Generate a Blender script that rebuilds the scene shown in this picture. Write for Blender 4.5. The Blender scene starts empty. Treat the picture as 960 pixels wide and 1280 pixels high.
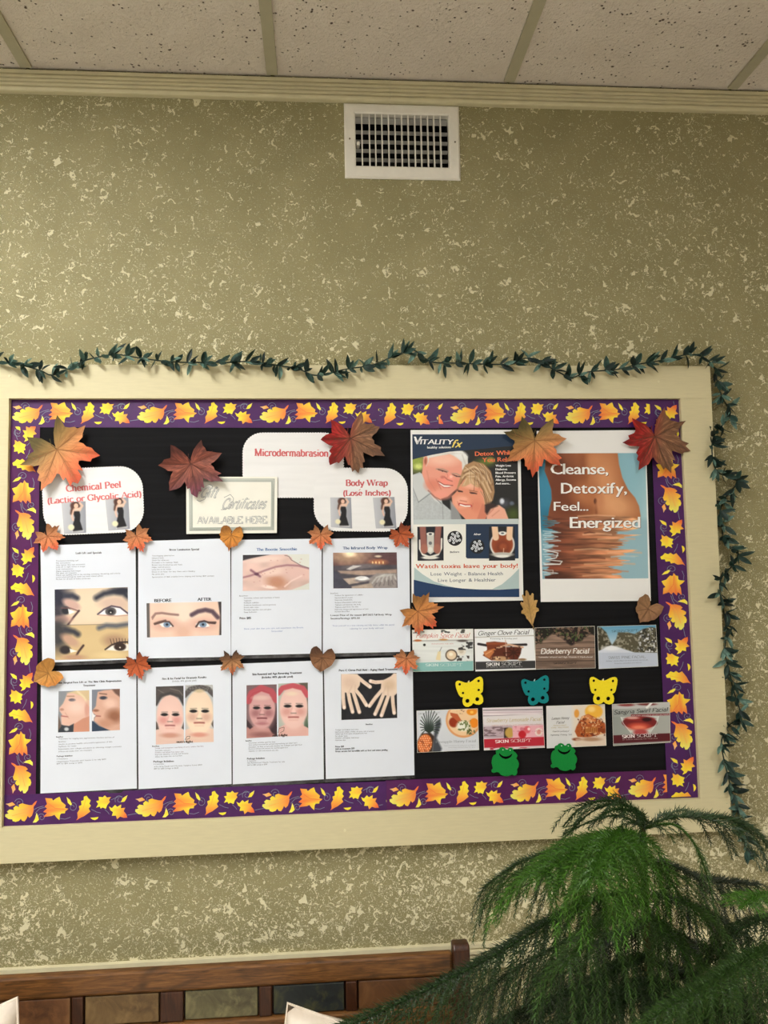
import bpy, bmesh, math, random
import numpy as np
from mathutils import Vector, Matrix

# ------------------------------------------------------------------ camera, world, lamps, exposure
SC = bpy.context.scene
COL = SC.collection
W_PX, H_PX, F_PX = 960, 1280, 1000.0
CAM_D, CAM_Z = 1.80, 1.68
YAW, PITCH, ROLL = math.radians(4.53), math.radians(4.24), math.radians(1.04)

def _rot(y, p, r):
    cy, sy, cp, sp, cr, sr = math.cos(y), math.sin(y), math.cos(p), math.sin(p), math.cos(r), math.sin(r)
    Rz = Matrix(((cy, sy, 0), (-sy, cy, 0), (0, 0, 1)))
    Rx = Matrix(((1, 0, 0), (0, cp, -sp), (0, sp, cp)))
    Ry = Matrix(((cr, 0, sr), (0, 1, 0), (-sr, 0, cr)))
    return Rz @ Rx @ Ry
RM = _rot(YAW, PITCH, ROLL)          # x right, y forward, z up  ->  world
CAM = Vector((0, -CAM_D, CAM_Z))
cd = bpy.data.cameras.new('camera')
cd.sensor_fit = 'VERTICAL'; cd.sensor_height = 36.0; cd.lens = F_PX / H_PX * 36.0
cd.clip_start = 0.02
cam = bpy.data.objects.new('camera', cd); COL.objects.link(cam)
B = Matrix(((1, 0, 0), (0, 0, -1), (0, 1, 0)))      # blender camera axes -> x right, y fwd, z up
cam.matrix_world = Matrix.Translation(CAM) @ (RM @ B).to_4x4()
SC.camera = cam
SC.view_settings.view_transform = 'Standard'
SC.view_settings.look = 'None'
SC.view_settings.gamma = 1.0
SC.view_settings.use_curve_mapping = False
SC.view_settings.exposure = -0.05
w = bpy.data.worlds.new('world'); SC.world = w; w.use_nodes = True
w.node_tree.nodes['Background'].inputs[0].default_value = (0.8, 0.85, 1.0, 1)
w.node_tree.nodes['Background'].inputs[1].default_value = 0.15

CEIL_Z = None                        # set below, from the measured ceiling line
# troffers: x centre, y centre, size x, size y, strength
TROFFERS = [(-0.70, -1.35, 0.58, 1.18, 26.0), (0.80, -2.6, 0.58, 1.18, 22.0), (-1.92, -3.0, 0.58, 1.18, 15.0)]

# ------------------------------------------------------------------ measuring helpers
def at(px, py, y=0.0):
    """the point on the vertical plane at depth y that lies on the sight line of a measured pixel"""
    d = RM @ Vector(((px - 480) / F_PX, 1.0, -(py - 640) / F_PX))
    t = (y - CAM.y) / d.y
    return CAM + d * t
def at_z(px, py, z):
    d = RM @ Vector(((px - 480) / F_PX, 1.0, -(py - 640) / F_PX))
    return CAM + d * ((z - CAM.z) / d.z)

def lin(c):
    c = c / 255.0
    return c / 12.92 if c <= 0.04045 else ((c + 0.055) / 1.055) ** 2.4
def C(r, g, b, k=1.0):
    return (lin(r) * k, lin(g) * k, lin(b) * k, 1.0)

# ------------------------------------------------------------------ materials
MATS = {}
def nodemat(name):
    m = bpy.data.materials.new(name); m.use_nodes = True
    nt = m.node_tree; b = nt.nodes['Principled BSDF']
    MATS[name] = m
    return m, nt, b
def L(nt, a, b): nt.links.new(a, b)
def N(nt, t, **kw):
    n = nt.nodes.new(t)
    for k, v in kw.items(): setattr(n, k, v)
    return n
def noise(nt, vec, scale, detail=3, rough=.5, dist=0.0):
    n = N(nt, 'ShaderNodeTexNoise'); n.inputs['Scale'].default_value = scale
    n.inputs['Detail'].default_value = detail; n.inputs['Roughness'].default_value = rough
    n.inputs['Distortion'].default_value = dist
    L(nt, vec, n.inputs['Vector']); return n.outputs['Fac']
def ramp(nt, fac, stops):
    r = N(nt, 'ShaderNodeValToRGB'); cr = r.color_ramp
    while len(cr.elements) < len(stops): cr.elements.new(0.5)
    for e, (p, c) in zip(cr.elements, stops): e.position = p; e.color = c if len(c) == 4 else (*c, 1)
    L(nt, fac, r.inputs['Fac']); return r.outputs['Color']
def g(v): return (v, v, v, 1)
def mix(nt, fac, a, b, mode='MIX'):
    m = N(nt, 'ShaderNodeMix', data_type='RGBA', blend_type=mode)
    for s, v in ((m.inputs[0], fac), (m.inputs[6], a), (m.inputs[7], b)):
        if isinstance(v, (int, float)): s.default_value = v
        elif isinstance(v, tuple): s.default_value = v
        else: L(nt, v, s)
    return m.outputs[2]
def mth(nt, op, a, b=0.0):
    m = N(nt, 'ShaderNodeMath', operation=op)
    for s, v in ((m.inputs[0], a), (m.inputs[1], b)):
        if isinstance(v, (int, float)): s.default_value = v
        else: L(nt, v, s)
    return m.outputs[0]
def bump(nt, b, h, strength=.3, dist=.001):
    n = N(nt, 'ShaderNodeBump'); n.inputs['Strength'].default_value = strength
    n.inputs['Distance'].default_value = dist
    L(nt, h, n.inputs['Height']); L(nt, n.outputs[0], b.inputs['Normal'])
def pos(nt): return N(nt, 'ShaderNodeNewGeometry').outputs['Position']
def objc(nt): return N(nt, 'ShaderNodeTexCoord').outputs['Object']
def vscale(nt, v, s):
    m = N(nt, 'ShaderNodeMapping'); m.inputs['Scale'].default_value = s; L(nt, v, m.inputs[0]); return m.outputs[0]

def simple(name, col, rough=.6, nscale=60, namp=.12, bscale=None, bstr=.2, spec=.5, metal=0, sc=(1, 1, 1)):
    """plain coloured surface with a little procedural variation and relief"""
    m, nt, b = nodemat(name)
    p = vscale(nt, objc(nt), sc)
    f = noise(nt, p, nscale, 4)
    d = tuple(c * (1 - namp) for c in col[:3]); e = tuple(min(1, c * (1 + namp)) for c in col[:3])
    L(nt, ramp(nt, f, [(.3, d), (.7, e)]), b.inputs['Base Color'])
    b.inputs['Roughness'].default_value = rough
    b.inputs['Specular IOR Level'].default_value = spec
    b.inputs['Metallic'].default_value = metal
    if bscale: bump(nt, b, noise(nt, p, bscale, 3), bstr)
    return m

def wall_mat():
    m, nt, b = nodemat('knockdown_wall')
    p = pos(nt)
    wob = N(nt, 'ShaderNodeTexNoise'); wob.inputs['Scale'].default_value = 55; wob.inputs['Detail'].default_value = 3
    L(nt, p, wob.inputs['Vector'])
    v = N(nt, 'ShaderNodeVectorMath', operation='MULTIPLY_ADD')
    L(nt, wob.outputs['Color'], v.inputs[0]); v.inputs[1].default_value = (.03, .03, .03); L(nt, p, v.inputs[2])
    pw = v.outputs[0]
    dens = noise(nt, p, 2.6, 3)                              # slow change of fleck density
    sep = N(nt, 'ShaderNodeSeparateXYZ'); L(nt, p, sep.inputs[0])
    low = mth(nt, 'MULTIPLY', mth(nt, 'SUBTRACT', 2.7, sep.outputs['Z']), .020)   # the spray lies thicker lower down
    low = mth(nt, 'MINIMUM', mth(nt, 'MAXIMUM', low, 0.0), .05)
    dd = mth(nt, 'ADD', mth(nt, 'MULTIPLY', mth(nt, 'SUBTRACT', dens, .43), .11), low)
    big = mth(nt, 'ADD', noise(nt, pw, 54, 2.2, .5, .8), dd)
    mid = mth(nt, 'ADD', noise(nt, pw, 125, 2.0, .55, 1.2), dd)
    sml = mth(nt, 'ADD', noise(nt, p, 290, 2, .5, .8), dd)
    fb = ramp(nt, big, [(.66, g(0)), (.672, g(1))])
    fm = ramp(nt, mid, [(.638, g(0)), (.652, g(1))])
    fs = ramp(nt, sml, [(.635, g(0)), (.67, g(.75))])
    fl = mix(nt, 1.0, mix(nt, 1.0, fb, fm, 'LIGHTEN'), fs, 'LIGHTEN')
    base = ramp(nt, noise(nt, p, 9, 4), [(.3, C(144, 137, 98)), (.7, C(156, 148, 108))])
    L(nt, mix(nt, fl, base, C(226, 219, 184)), b.inputs['Base Color'])
    b.inputs['Roughness'].default_value = .62
    b.inputs['Specular IOR Level'].default_value = .25
    h = mth(nt, 'ADD', fl, mth(nt, 'MULTIPLY', noise(nt, p, 420, 2), .25))
    bump(nt, b, h, .9, .0016)
    return m

def tile_mat():
    m, nt, b = nodemat('acoustic_tile')
    p = pos(nt)
    vo = N(nt, 'ShaderNodeTexVoronoi'); vo.inputs['Scale'].default_value = 85; L(nt, p, vo.inputs['Vector'])
    thr = noise(nt, p, 40, 2)
    pore = ramp(nt, mth(nt, 'SUBTRACT', vo.outputs['Distance'], mth(nt, 'MULTIPLY', mth(nt, 'SUBTRACT', thr, .47), .9)), [(.03, g(1)), (.10, g(0))])
    rough = noise(nt, p, 130, 3, .6)
    base = ramp(nt, noise(nt, p, 12, 3), [(.3, (.80, .72, .63)), (.7, (.86, .78, .69))])
    L(nt, mix(nt, pore, base, (.16, .12, .09, 1)), b.inputs['Base Color'])
    b.inputs['Roughness'].default_value = .95
    b.inputs['Specular IOR Level'].default_value = .1
    bump(nt, b, mth(nt, 'SUBTRACT', rough, mth(nt, 'MULTIPLY', pore, 1.2)), .9, .006)
    return m

def wood_mat(name, c1, c2, c3, axis_scale):
    m, nt, b = nodemat(name)
    p = vscale(nt, objc(nt), axis_scale)
    gr = noise(nt, p, 14, 5, .6, .8)
    kn = noise(nt, vscale(nt, objc(nt), (4, 4, 9)), 1.6, 2, .5, 1.5)
    c = ramp(nt, gr, [(.32, c1), (.5, c2), (.68, c3)])
    L(nt, mix(nt, ramp(nt, kn, [(.62, g(0)), (.78, g(.75))]), c, tuple(x * .35 for x in c1[:3]) + (1,)), b.inputs['Base Color'])
    b.inputs['Roughness'].default_value = .42
    bump(nt, b, gr, .12, .0006)
    return m

def slate_mat(name, c1, c2, c3):
    m, nt, b = nodemat(name)
    p = objc(nt)
    f = noise(nt, p, 14, 6, .62, .9)
    r = noise(nt, p, 45, 5, .6, .4)
    L(nt, mix(nt, ramp(nt, r, [(.55, g(0)), (.75, g(.6))]), ramp(nt, f, [(.32, c1), (.52, c2), (.7, c3)]), c3), b.inputs['Base Color'])
    b.inputs['Roughness'].default_value = .5
    bump(nt, b, f, .6, .003)
    return m

def attr_mat(name, rough=.55, spec=.4, bs=None, bstr=.2, sub=0):
    m, nt, b = nodemat(name)
    a = N(nt, 'ShaderNodeAttribute', attribute_name='Col')
    c = a.outputs['Color']
    if bs:
        f = noise(nt, objc(nt), bs, 3)
        c = mix(nt, .5, c, ramp(nt, f, [(.3, g(.82)), (.7, g(1))]), 'MULTIPLY')
        bump(nt, b, f, bstr)
    L(nt, c, b.inputs['Base Color'])
    b.inputs['Roughness'].default_value = rough
    b.inputs['Specular IOR Level'].default_value = spec
    return m

M_WALL = wall_mat(); M_TILE = tile_mat()
M_TRIM = simple('cream_trim_paint', C(220, 212, 176), .45, 30, .05)
M_FRAME = simple('cream_frame_paint', C(210, 200, 160), .5, 90, .035, 220, .12, sc=(.3, 1, 3))
M_TBAR = simple('ceiling_bar_metal', C(184, 178, 152), .5, 40, .04)
M_PLAIN = simple('plain_painted_wall', C(206, 204, 192), .8, 20, .05)
M_FLOOR = simple('pale_floor_tile', (.74, .71, .66, 1), .5, 6, .06)
M_BLACK = simple('black_backing_paper', (.0065, .0065, .0075, 1), .75, 25, .3, 60, .2, spec=.14, sc=(.15, 1, 5))
M_PRINT = attr_mat('printed_ink', .5, .35)
M_PRINT_GLOSS = attr_mat('glossy_printed_card', .3, .35)
M_PAPER = simple('white_copy_paper', C(222, 228, 238), .55, 7, .03, 26, .25, spec=.35)
M_POSTER = simple('white_poster_paper', C(236, 236, 234), .45, 6, .02, spec=.4)
M_OVAL = simple('white_construction_paper', C(232, 232, 232), .8, 30, .03, 55, .35, spec=.2, sc=(.25, 1, 2.5))
M_SLEEVE = simple('sleeve_plastic_edge', (.05, .05, .055, 1), .16, 40, .8, 50, .5, spec=.7)
M_CARDEDGE = simple('ivory_card', C(236, 234, 222), .5, 30, .02)
M_STRIP = simple('purple_strip_card', C(74, 30, 92), .42, 30, .12, spec=.35)
M_WHITE_METAL = simple('white_enamelled_metal', C(238, 234, 222), .35, 60, .03)
M_LOUVER = simple('grey_louver_metal', C(196, 194, 188), .4, 60, .06)
M_DARK = simple('dark_duct_void', (.004, .004, .004, 1), .9, 20, .1)
M_SCREW = simple('screw_metal', C(120, 112, 92), .4, 80, .1, metal=.6)
M_WOOD = wood_mat('brown_bench_wood', C(70, 44, 20), C(108, 70, 34), C(134, 92, 48), (1.2, 10, 14))
M_WOOD_DK = wood_mat('dark_bench_wood', C(44, 22, 10), C(62, 32, 15), C(78, 44, 22), (12, 10, 1.5))
M_LEAF = attr_mat('silk_leaf', .6, .3, 260, .3)
M_FOAM = attr_mat('craft_foam', .75, .2, 300, .08)
M_POT = simple('terracotta_pot', C(120, 62, 40), .7, 30, .1, 80, .2)
M_SOIL = simple('potting_soil', C(45, 32, 24), .95, 60, .4, 90, .8)

# ------------------------------------------------------------------ mesh builder
class MB:
    def __init__(s): s.v = []; s.f = []; s.c = []
    def add(s, vs, fs, col=None):
        o = len(s.v); s.v.extend(Vector(v) for v in vs); s.f.extend([tuple(i + o for i in f) for f in fs])
        if col is None: col = (.5, .5, .5, 1)
        if len(col) and isinstance(col[0], (int, float)): s.c.extend([col] * len(vs))
        else: s.c.extend(col)
    def box(s, lo, hi, col=None):
        x0, y0, z0 = lo; x1, y1, z1 = hi
        v = [(x0, y0, z0), (x1, y0, z0), (x1, y1, z0), (x0, y1, z0), (x0, y0, z1), (x1, y0, z1), (x1, y1, z1), (x0, y1, z1)]
        s.add(v, [(0, 3, 2, 1), (4, 5, 6, 7), (0, 1, 5, 4), (1, 2, 6, 5), (2, 3, 7, 6), (3, 0, 4, 7)], col)
    def quadbox(s, front, dy, col=None):
        """front: 4 points (clockwise from top-left), extruded dy into the wall"""
        fr = [Vector(p) for p in front]; bk = [p + Vector((0, dy, 0)) for p in fr]
        s.add(fr + bk, [(3, 2, 1, 0), (4, 5, 6, 7), (0, 1, 5, 4), (1, 2, 6, 5), (2, 3, 7, 6), (3, 0, 4, 7)], col)
    def tube(s, pts, r, n=6, col=None, caps=True):
        pts = [Vector(p) for p in pts]; rr = r if isinstance(r, (list, tuple)) else [r] * len(pts)
        vs = []; fs = []
        up = Vector((.13, .31, .94))
        for i, p in enumerate(pts):
            t = (pts[min(i + 1, len(pts) - 1)] - pts[max(i - 1, 0)]).normalized()
            a = t.cross(up)
            if a.length < 1e-4: a = t.cross(Vector((1, 0, 0)))
            a.normalize(); b = t.cross(a)
            for k in range(n):
                q = 2 * math.pi * k / n
                vs.append(p + (a * math.cos(q) + b * math.sin(q)) * rr[i])
        for i in range(len(pts) - 1):
            for k in range(n):
                k2 = (k + 1) % n
                fs.append((i * n + k, i * n + k2, (i + 1) * n + k2, (i + 1) * n + k))
        if caps:
            fs.append(tuple(range(n - 1, -1, -1))); fs.append(tuple((len(pts) - 1) * n + k for k in range(n)))
        s.add(vs, fs, col)
    def build(s, name, mat, parent=None, origin=None, smooth=False, bevel=0, seg=2):
        if origin is None: origin = parent.matrix_world_loc if False else (Vector(parent['_o']) if parent is not None and '_o' in parent else (parent.location.copy() if parent is not None else Vector((0, 0, 0))))
        o3 = Vector(origin)
        me = bpy.data.meshes.new(name)
        me.from_pydata([tuple(v - o3) for v in s.v], [], s.f)
        if s.c:
            a = me.color_attributes.new('Col', 'FLOAT_COLOR', 'POINT')
            arr = np.array([c if len(c) == 4 else (*c, 1) for c in s.c], dtype=np.float32)
            a.data.foreach_set('color', arr.ravel())
        for m in (mat if isinstance(mat, (list, tuple)) else [mat]): me.materials.append(m)
        if smooth: me.shade_smooth()
        ob = bpy.data.objects.new(name, me); COL.objects.link(ob)
        if parent is not None:
            ob.parent = parent
            ob.location = o3 - wloc(parent)
        else: ob.location = o3
        if bevel:
            md = ob.modifiers.new('bevel', 'BEVEL'); md.width = bevel; md.segments = seg; md.limit_method = 'ANGLE'
        return ob
def wloc(o):
    p = o.location.copy()
    while o.parent is not None: o = o.parent; p += o.location
    return p
_build = MB.build
def build(s, name, mat, parent=None, origin=None, **k):
    if origin is None: origin = wloc(parent) if parent is not None else Vector((0, 0, 0))
    return _build(s, name, mat, parent, origin, **k)
MB.build = build

def tag(o, label=None, cat=None, group=None, kind=None):
    if label: o['label'] = label
    if cat: o['category'] = cat
    if group: o['group'] = group
    if kind: o['kind'] = kind
    return o
def empty(name, loc, label, cat, group=None):
    o = bpy.data.objects.new(name, None); COL.objects.link(o); o.location = loc; o.empty_display_size = .05
    return tag(o, label, cat, group)
def cen(pts):
    s = Vector((0, 0, 0))
    for p in pts: s += Vector(p)
    return s / len(pts)

# ------------------------------------------------------------------ the room
TRIM_P = 0.016
zc = at(480, 97.5, -TRIM_P).z       # ceiling height, from the line where the top trim meets it
CEIL_Z = zc
X0, X1, Y0 = -3.05, 3.35, -4.3
def struct(name, mb, mat, parent=None, **k):
    o = mb.build(name, mat, parent, **k)
    if parent is None: o['kind'] = 'structure'
    return o
VO = [(444.2, 141.3), (560.4, 145.2), (561.5, 209.8), (444.8, 207.3)]      # the vent's opening, as measured
vp = [at(px, py, -.004) for px, py in VO]
VX0, VX1, VZ1, VZ0 = (vp[0].x + vp[3].x) / 2, (vp[1].x + vp[2].x) / 2, (vp[0].z + vp[1].z) / 2, (vp[2].z + vp[3].z) / 2
m_ = MB(); e_ = .003; ZZ = CEIL_Z + .12
m_.box((X0, 0, 0), (VX0 - e_, .1, ZZ)); m_.box((VX1 + e_, 0, 0), (X1, .1, ZZ)); m_.box((VX0 - e_, 0, 0), (VX1 + e_, .1, VZ0 - e_)); m_.box((VX0 - e_, 0, VZ1 + e_), (VX1 + e_, .1, ZZ))
struct('wall_back', m_, M_WALL)
m_ = MB(); m_.box((X0 - .1, Y0, 0), (X0, .1, CEIL_Z + .12)); struct('wall_left', m_, M_PLAIN)
m_ = MB(); m_.box((X1, Y0, 0), (X1 + .1, .1, CEIL_Z + .12)); struct('wall_right', m_, simple('tan_painted_wall', C(196, 168, 120), .8, 20, .05))
m_ = MB(); m_.box((X0 - .1, Y0 - .1, 0), (X1 + .1, Y0, CEIL_Z + .12)); struct('wall_front', m_, M_PLAIN)
m_ = MB(); m_.box((X0 - .1, Y0 - .1, -.05), (X1 + .1, .1, 0)); struct('floor', m_, M_FLOOR)

# ceiling: a slab above a hanging grid; every acoustic tile is a piece of its own
ZT = CEIL_Z + .004                  # underside of the tiles; the bars' flanges sit at CEIL_Z
m_ = MB(); m_.box((X0 - .1, Y0 - .1, CEIL_Z + .10), (X1 + .1, .1, CEIL_Z + .14)); ceil = struct('ceiling', m_, M_PLAIN)
bx = [at_z(px, py, CEIL_Z).x for px, py in ((31, 81), (340, 91), (637, 100), (917, 109))]
PITCHX = (bx[3] - bx[0]) / 3
xs = list(bx)
while xs[0] > X0: xs.insert(0, xs[0] - PITCHX)
while xs[-1] < X1: xs.append(xs[-1] + PITCHX)
ys = [0.0, -.72]
while ys[-1] > Y0: ys.append(ys[-1] - 1.22 if len(ys) > 1 else 0)
BW = .0125
random.seed(4)
shared = {}
def in_troffer(cx, cy):
    for i, (tx, ty, sx, sy, st) in enumerate(TROFFERS):
        if abs(cx - tx) < PITCHX / 2 and abs(cy - ty) < .61: return i
    return None
trof_cells = {}
for i in range(len(xs) - 1):
    a, b = max(xs[i], X0), min(xs[i + 1], X1)
    if b - a < .05: continue
    for j in range(len(ys) - 1):
        y1, y0 = ys[j], max(ys[j + 1], Y0)
        if y1 - y0 < .05: continue
        cx, cy = (a + b) / 2, (y0 + y1) / 2
        ti = in_troffer(cx, cy)
        if ti is not None: trof_cells[ti] = (a, b, y0, y1); continue
        m_ = MB(); ap, bp = a + .004, b - .004
        m_.box((ap, y0 + .004, ZT), (bp, y1 - .004, ZT + .015))
        key = (round(b - a, 3), round(y1 - y0, 3), round(y1, 2) == 0)
        if key in shared:
            o = bpy.data.objects.new('ceiling_tile', shared[key]); COL.objects.link(o)
            o.parent = ceil; o.location = (cx, cy, ZT)
        else:
            o = m_.build('ceiling_tile', M_TILE, ceil, origin=(cx, cy, ZT)); shared[key] = o.data
def bar(lo, hi, vertical):
    m = MB(); m.box(lo, hi)
    if vertical: m.box((.5 * (lo[0] + hi[0]) - .002, lo[1], hi[2]), (.5 * (lo[0] + hi[0]) + .002, hi[1], hi[2] + .03))
    return m.build('ceiling_bar', M_TBAR, ceil, origin=cen([lo, hi]))
for x in xs:
    if X0 < x < X1: bar((x - BW, Y0, CEIL_Z - .002), (x + BW, -TRIM_P, CEIL_Z + .0035), True)
for y in ys[1:]:
    if y > Y0: bar((X0, y - BW, CEIL_Z - .0015), (X1, y + BW, CEIL_Z + .003), False)

# fluted trim boards: one under the ceiling, one as chair rail
def fluted(name, x0, x1, ztop, h, profile):
    m = MB(); n = len(profile)
    v = [(x, -d, ztop - t * h) for x in (x0, x1) for (t, d) in profile]
    v += [(x, 0, ztop - t * h) for x in (x0, x1) for t in (0, 1)]
    f = [(i, i + 1, n + i + 1, n + i) for i in range(n - 1)]
    b0 = 2 * n
    f += [(b0, 0, n, b0 + 2), (n - 1, b0 + 1, b0 + 3, 2 * n - 1), tuple([b0] + list(range(n)) [::1] + [b0 + 1])[::-1],
          tuple([b0 + 2] + list(range(n, 2 * n)) + [b0 + 3])]
    m.add(v, f)
    return m.build(name, M_TRIM, None, origin=((x0 + x1) / 2, 0, ztop))
def prof():
    P = TRIM_P; pts = [(0, P * .75), (.16, P * .78), (.20, P * .5)]
    for k in range(3):
        c = .34 + k * .18
        pts += [(c - .095, P * .62), (c - .07, P * .95), (c + .045, P), (c + .08, P * .62)]
    pts += [(.80, P * .7), (.84, P), (.97, P * .98), (1, P * .8)]
    return pts
zt_bot = at(480, 130.5, 0).z
xj = at(487, 120, 0).x
for nm, a, b in (('trim_1', X0, xj - .0004), ('trim_2', xj + .0004, X1)):
    o = fluted(nm, a, b, CEIL_Z - .003, CEIL_Z - .003 - zt_bot, prof()); o['kind'] = 'structure'
zr = at(600, 1181, -TRIM_P).z
o = fluted('trim_3', X0, X1, zr, CEIL_Z - .003 - zt_bot, prof()); o['kind'] = 'structure'
m_ = MB(); m_.box((X0, -.014, 0), (X1, 0, .11)); struct('baseboard_back', m_, M_TRIM)

# air vent, let into the wall under the trim
vc = Vector(((VX0 + VX1) / 2, 0, (VZ0 + VZ1) / 2))
vent = empty('wall_vent', vc, 'white rectangular air vent grille high on the wall, just under the ceiling trim', 'vent')
vo = [at(px, py, -.006) for px, py in ((430.2, 127.6), (574, 132.4), (575.9, 225), (430.8, 221.4))]
ox0, ox1, oz1, oz0 = (vo[0].x + vo[3].x) / 2, (vo[1].x + vo[2].x) / 2, min((vo[0].z + vo[1].z) / 2, zt_bot - .0005), (vo[2].z + vo[3].z) / 2
def fr(x0, x1, z0, z1, y):
    return [(x0, y, z1), (x1, y, z1), (x1, y, z0), (x0, y, z0)]
m_ = MB(); lp = [fr(ox0, ox1, oz0, oz1, -.0002), fr(ox0, ox1, oz0, oz1, -.003), fr(ox0 + .004, ox1 - .004, oz0 + .004, oz1 - .004, -.0065), fr(VX0 - .003, VX1 + .003, VZ0 - .003, VZ1 + .003, -.0065), fr(VX0, VX1, VZ0, VZ1, -.0045), fr(VX0, VX1, VZ0, VZ1, .012)]
vs_ = [p for l_ in lp for p in l_]
m_.add(vs_, [(k * 4 + i, k * 4 + (i + 1) % 4, (k + 1) * 4 + (i + 1) % 4, (k + 1) * 4 + i) for k in range(5) for i in range(4)])
m_.build('vent_frame', M_WHITE_METAL, vent)
m_ = MB(); m_.box((VX0 - .002, .075, VZ0 - .002), (VX1 + .002, .08, VZ1 + .002))
for lo, hi in (((VX0 - .002, .013, VZ0 - .002), (VX0, .075, VZ1 + .002)), ((VX1, .013, VZ0 - .002), (VX1 + .002, .075, VZ1 + .002)), ((VX0, .013, VZ0 - .002), (VX1, .075, VZ0)), ((VX0, .013, VZ1), (VX1, .075, VZ1 + .002))): m_.box(lo, hi)
m_.build('duct', M_DARK, vent)
WV = VX1 - VX0; HV = VZ1 - VZ0
for fx in (252, 297, 333, 372, 412, 451, 491, 530, 570, 608, 648, 685, 725):
    x = VX0 + (fx - 213) / 559 * WV; m_ = MB(); m_.box((x - .0012, -.003, VZ0), (x + .0012, .010, VZ1)); m_.build('vent_fin', M_WHITE_METAL, vent, origin=(x, 0, vc.z))
for fy in (222, 292, 349, 404, 458):
    z = VZ1 - (fy - 205) / 315 * HV; m_ = MB(); h_ = .0042 if fy > 240 else .0095
    if fy > 500: h_ = .003
    v = [(VX0, .0115, z + h_ * .55), (VX0, .020, z - h_ * .5), (VX0, .021, z - h_ * .5 + .001), (VX0, .0125, z + h_ * .55 + .001)]
    v += [(VX1, b, c) for a_, b, c in v]
    m_.add(v, [(3, 2, 1, 0), (4, 5, 6, 7), (0, 1, 5, 4), (1, 2, 6, 5), (2, 3, 7, 6), (3, 0, 4, 7)]); m_.build('vent_louver', M_LOUVER, vent, origin=(vc.x, .018, z))
m_ = MB(); xl_ = VX0 + .006; zl_ = VZ1 - (385 - 205) / 315 * HV; m_.box((xl_ - .0035, -.005, zl_ - .0045), (xl_ + .0035, .012, zl_ + .0045)); m_.build('damper_lever', M_WHITE_METAL, vent, origin=(xl_, 0, zl_), bevel=.001)
for px, py in ((437.1, 173.4), (568.8, 177.6)):
    c_ = at(px, py, -.0065); m_ = MB(); m_.tube([c_ + Vector((0, .001, 0)), c_ + Vector((0, -.0012, 0))], .0021, 10); m_.build('screw', M_SCREW, vent, origin=c_)

# lamps in the ceiling: a frame, a glowing diffuser
def emis(name, col, s):
    m, nt, b = nodemat(name)
    b.inputs['Base Color'].default_value = (.8, .8, .8, 1)
    b.inputs['Emission Color'].default_value = col; b.inputs['Emission Strength'].default_value = s
    return m
for i, (tx, ty, sx, sy, st) in enumerate(TROFFERS):
    a, b, y0, y1 = trof_cells[i]
    lb = ['recessed ceiling light nearest the notice board, behind the viewer', 'recessed ceiling light at the back right of the room', 'recessed ceiling light at the back left of the room'][i]
    e = empty('ceiling_light', ((a + b) / 2, (y0 + y1) / 2, CEIL_Z), lb, 'light', 'recessed ceiling lights')
    m_ = MB(); t = .03
    m_.box((a + .013, y0 + .013, CEIL_Z), (a + t, y1 - .013, CEIL_Z + .06)); m_.box((b - t, y0 + .013, CEIL_Z), (b - .013, y1 - .013, CEIL_Z + .06))
    m_.box((a + t, y0 + .013, CEIL_Z), (b - t, y0 + t, CEIL_Z + .06)); m_.box((a + t, y1 - t, CEIL_Z), (b - t, y1 - .013, CEIL_Z + .06))
    m_.build('frame', M_WHITE_METAL, e)
    m_ = MB(); m_.box((a + t, y0 + t, CEIL_Z + .012), (b - t, y1 - t, CEIL_Z + .016))
    m_.build('diffuser', emis('lit_diffuser_%s' % 'abc'[i], (1.0, .985, .955, 1), st), e)
# ------------------------------------------------------------------ printing: glyphs, pictures, sheets
def _glyph_cache():
    """outlines of the built-in sans font, one flat mesh per character"""
    cache = {}
    chars = "ABCDEFGHIJKLMNOPQRSTUVWXYZabcdefghijklmnopqrstuvwxyz0123456789.,!?&%$()-+/'*"
    cu = bpy.data.curves.new('glyph', 'FONT'); cu.resolution_u = 2; cu.size = 1
    ob = bpy.data.objects.new('glyph', cu); COL.objects.link(ob)
    for ch in chars:
        cu.body = ch
        me = bpy.data.meshes.new_from_object(ob.evaluated_get(bpy.context.evaluated_depsgraph_get())) if False else None
        bpy.context.view_layer.update()
        dg = bpy.context.evaluated_depsgraph_get()
        me = bpy.data.meshes.new_from_object(ob.evaluated_get(dg))
        vs = [(v.co.x, v.co.y) for v in me.vertices]; fs = [tuple(p.vertices) for p in me.polygons]
        xs_ = [v[0] for v in vs] or [0, .1]
        cache[ch] = (vs, fs, min(xs_), max(xs_))
        bpy.data.meshes.remove(me)
    bpy.data.objects.remove(ob); bpy.data.curves.remove(cu)
    caph = max(v[1] for v in cache['H'][0])
    return cache, caph
GL, CAPH = _glyph_cache()

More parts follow.
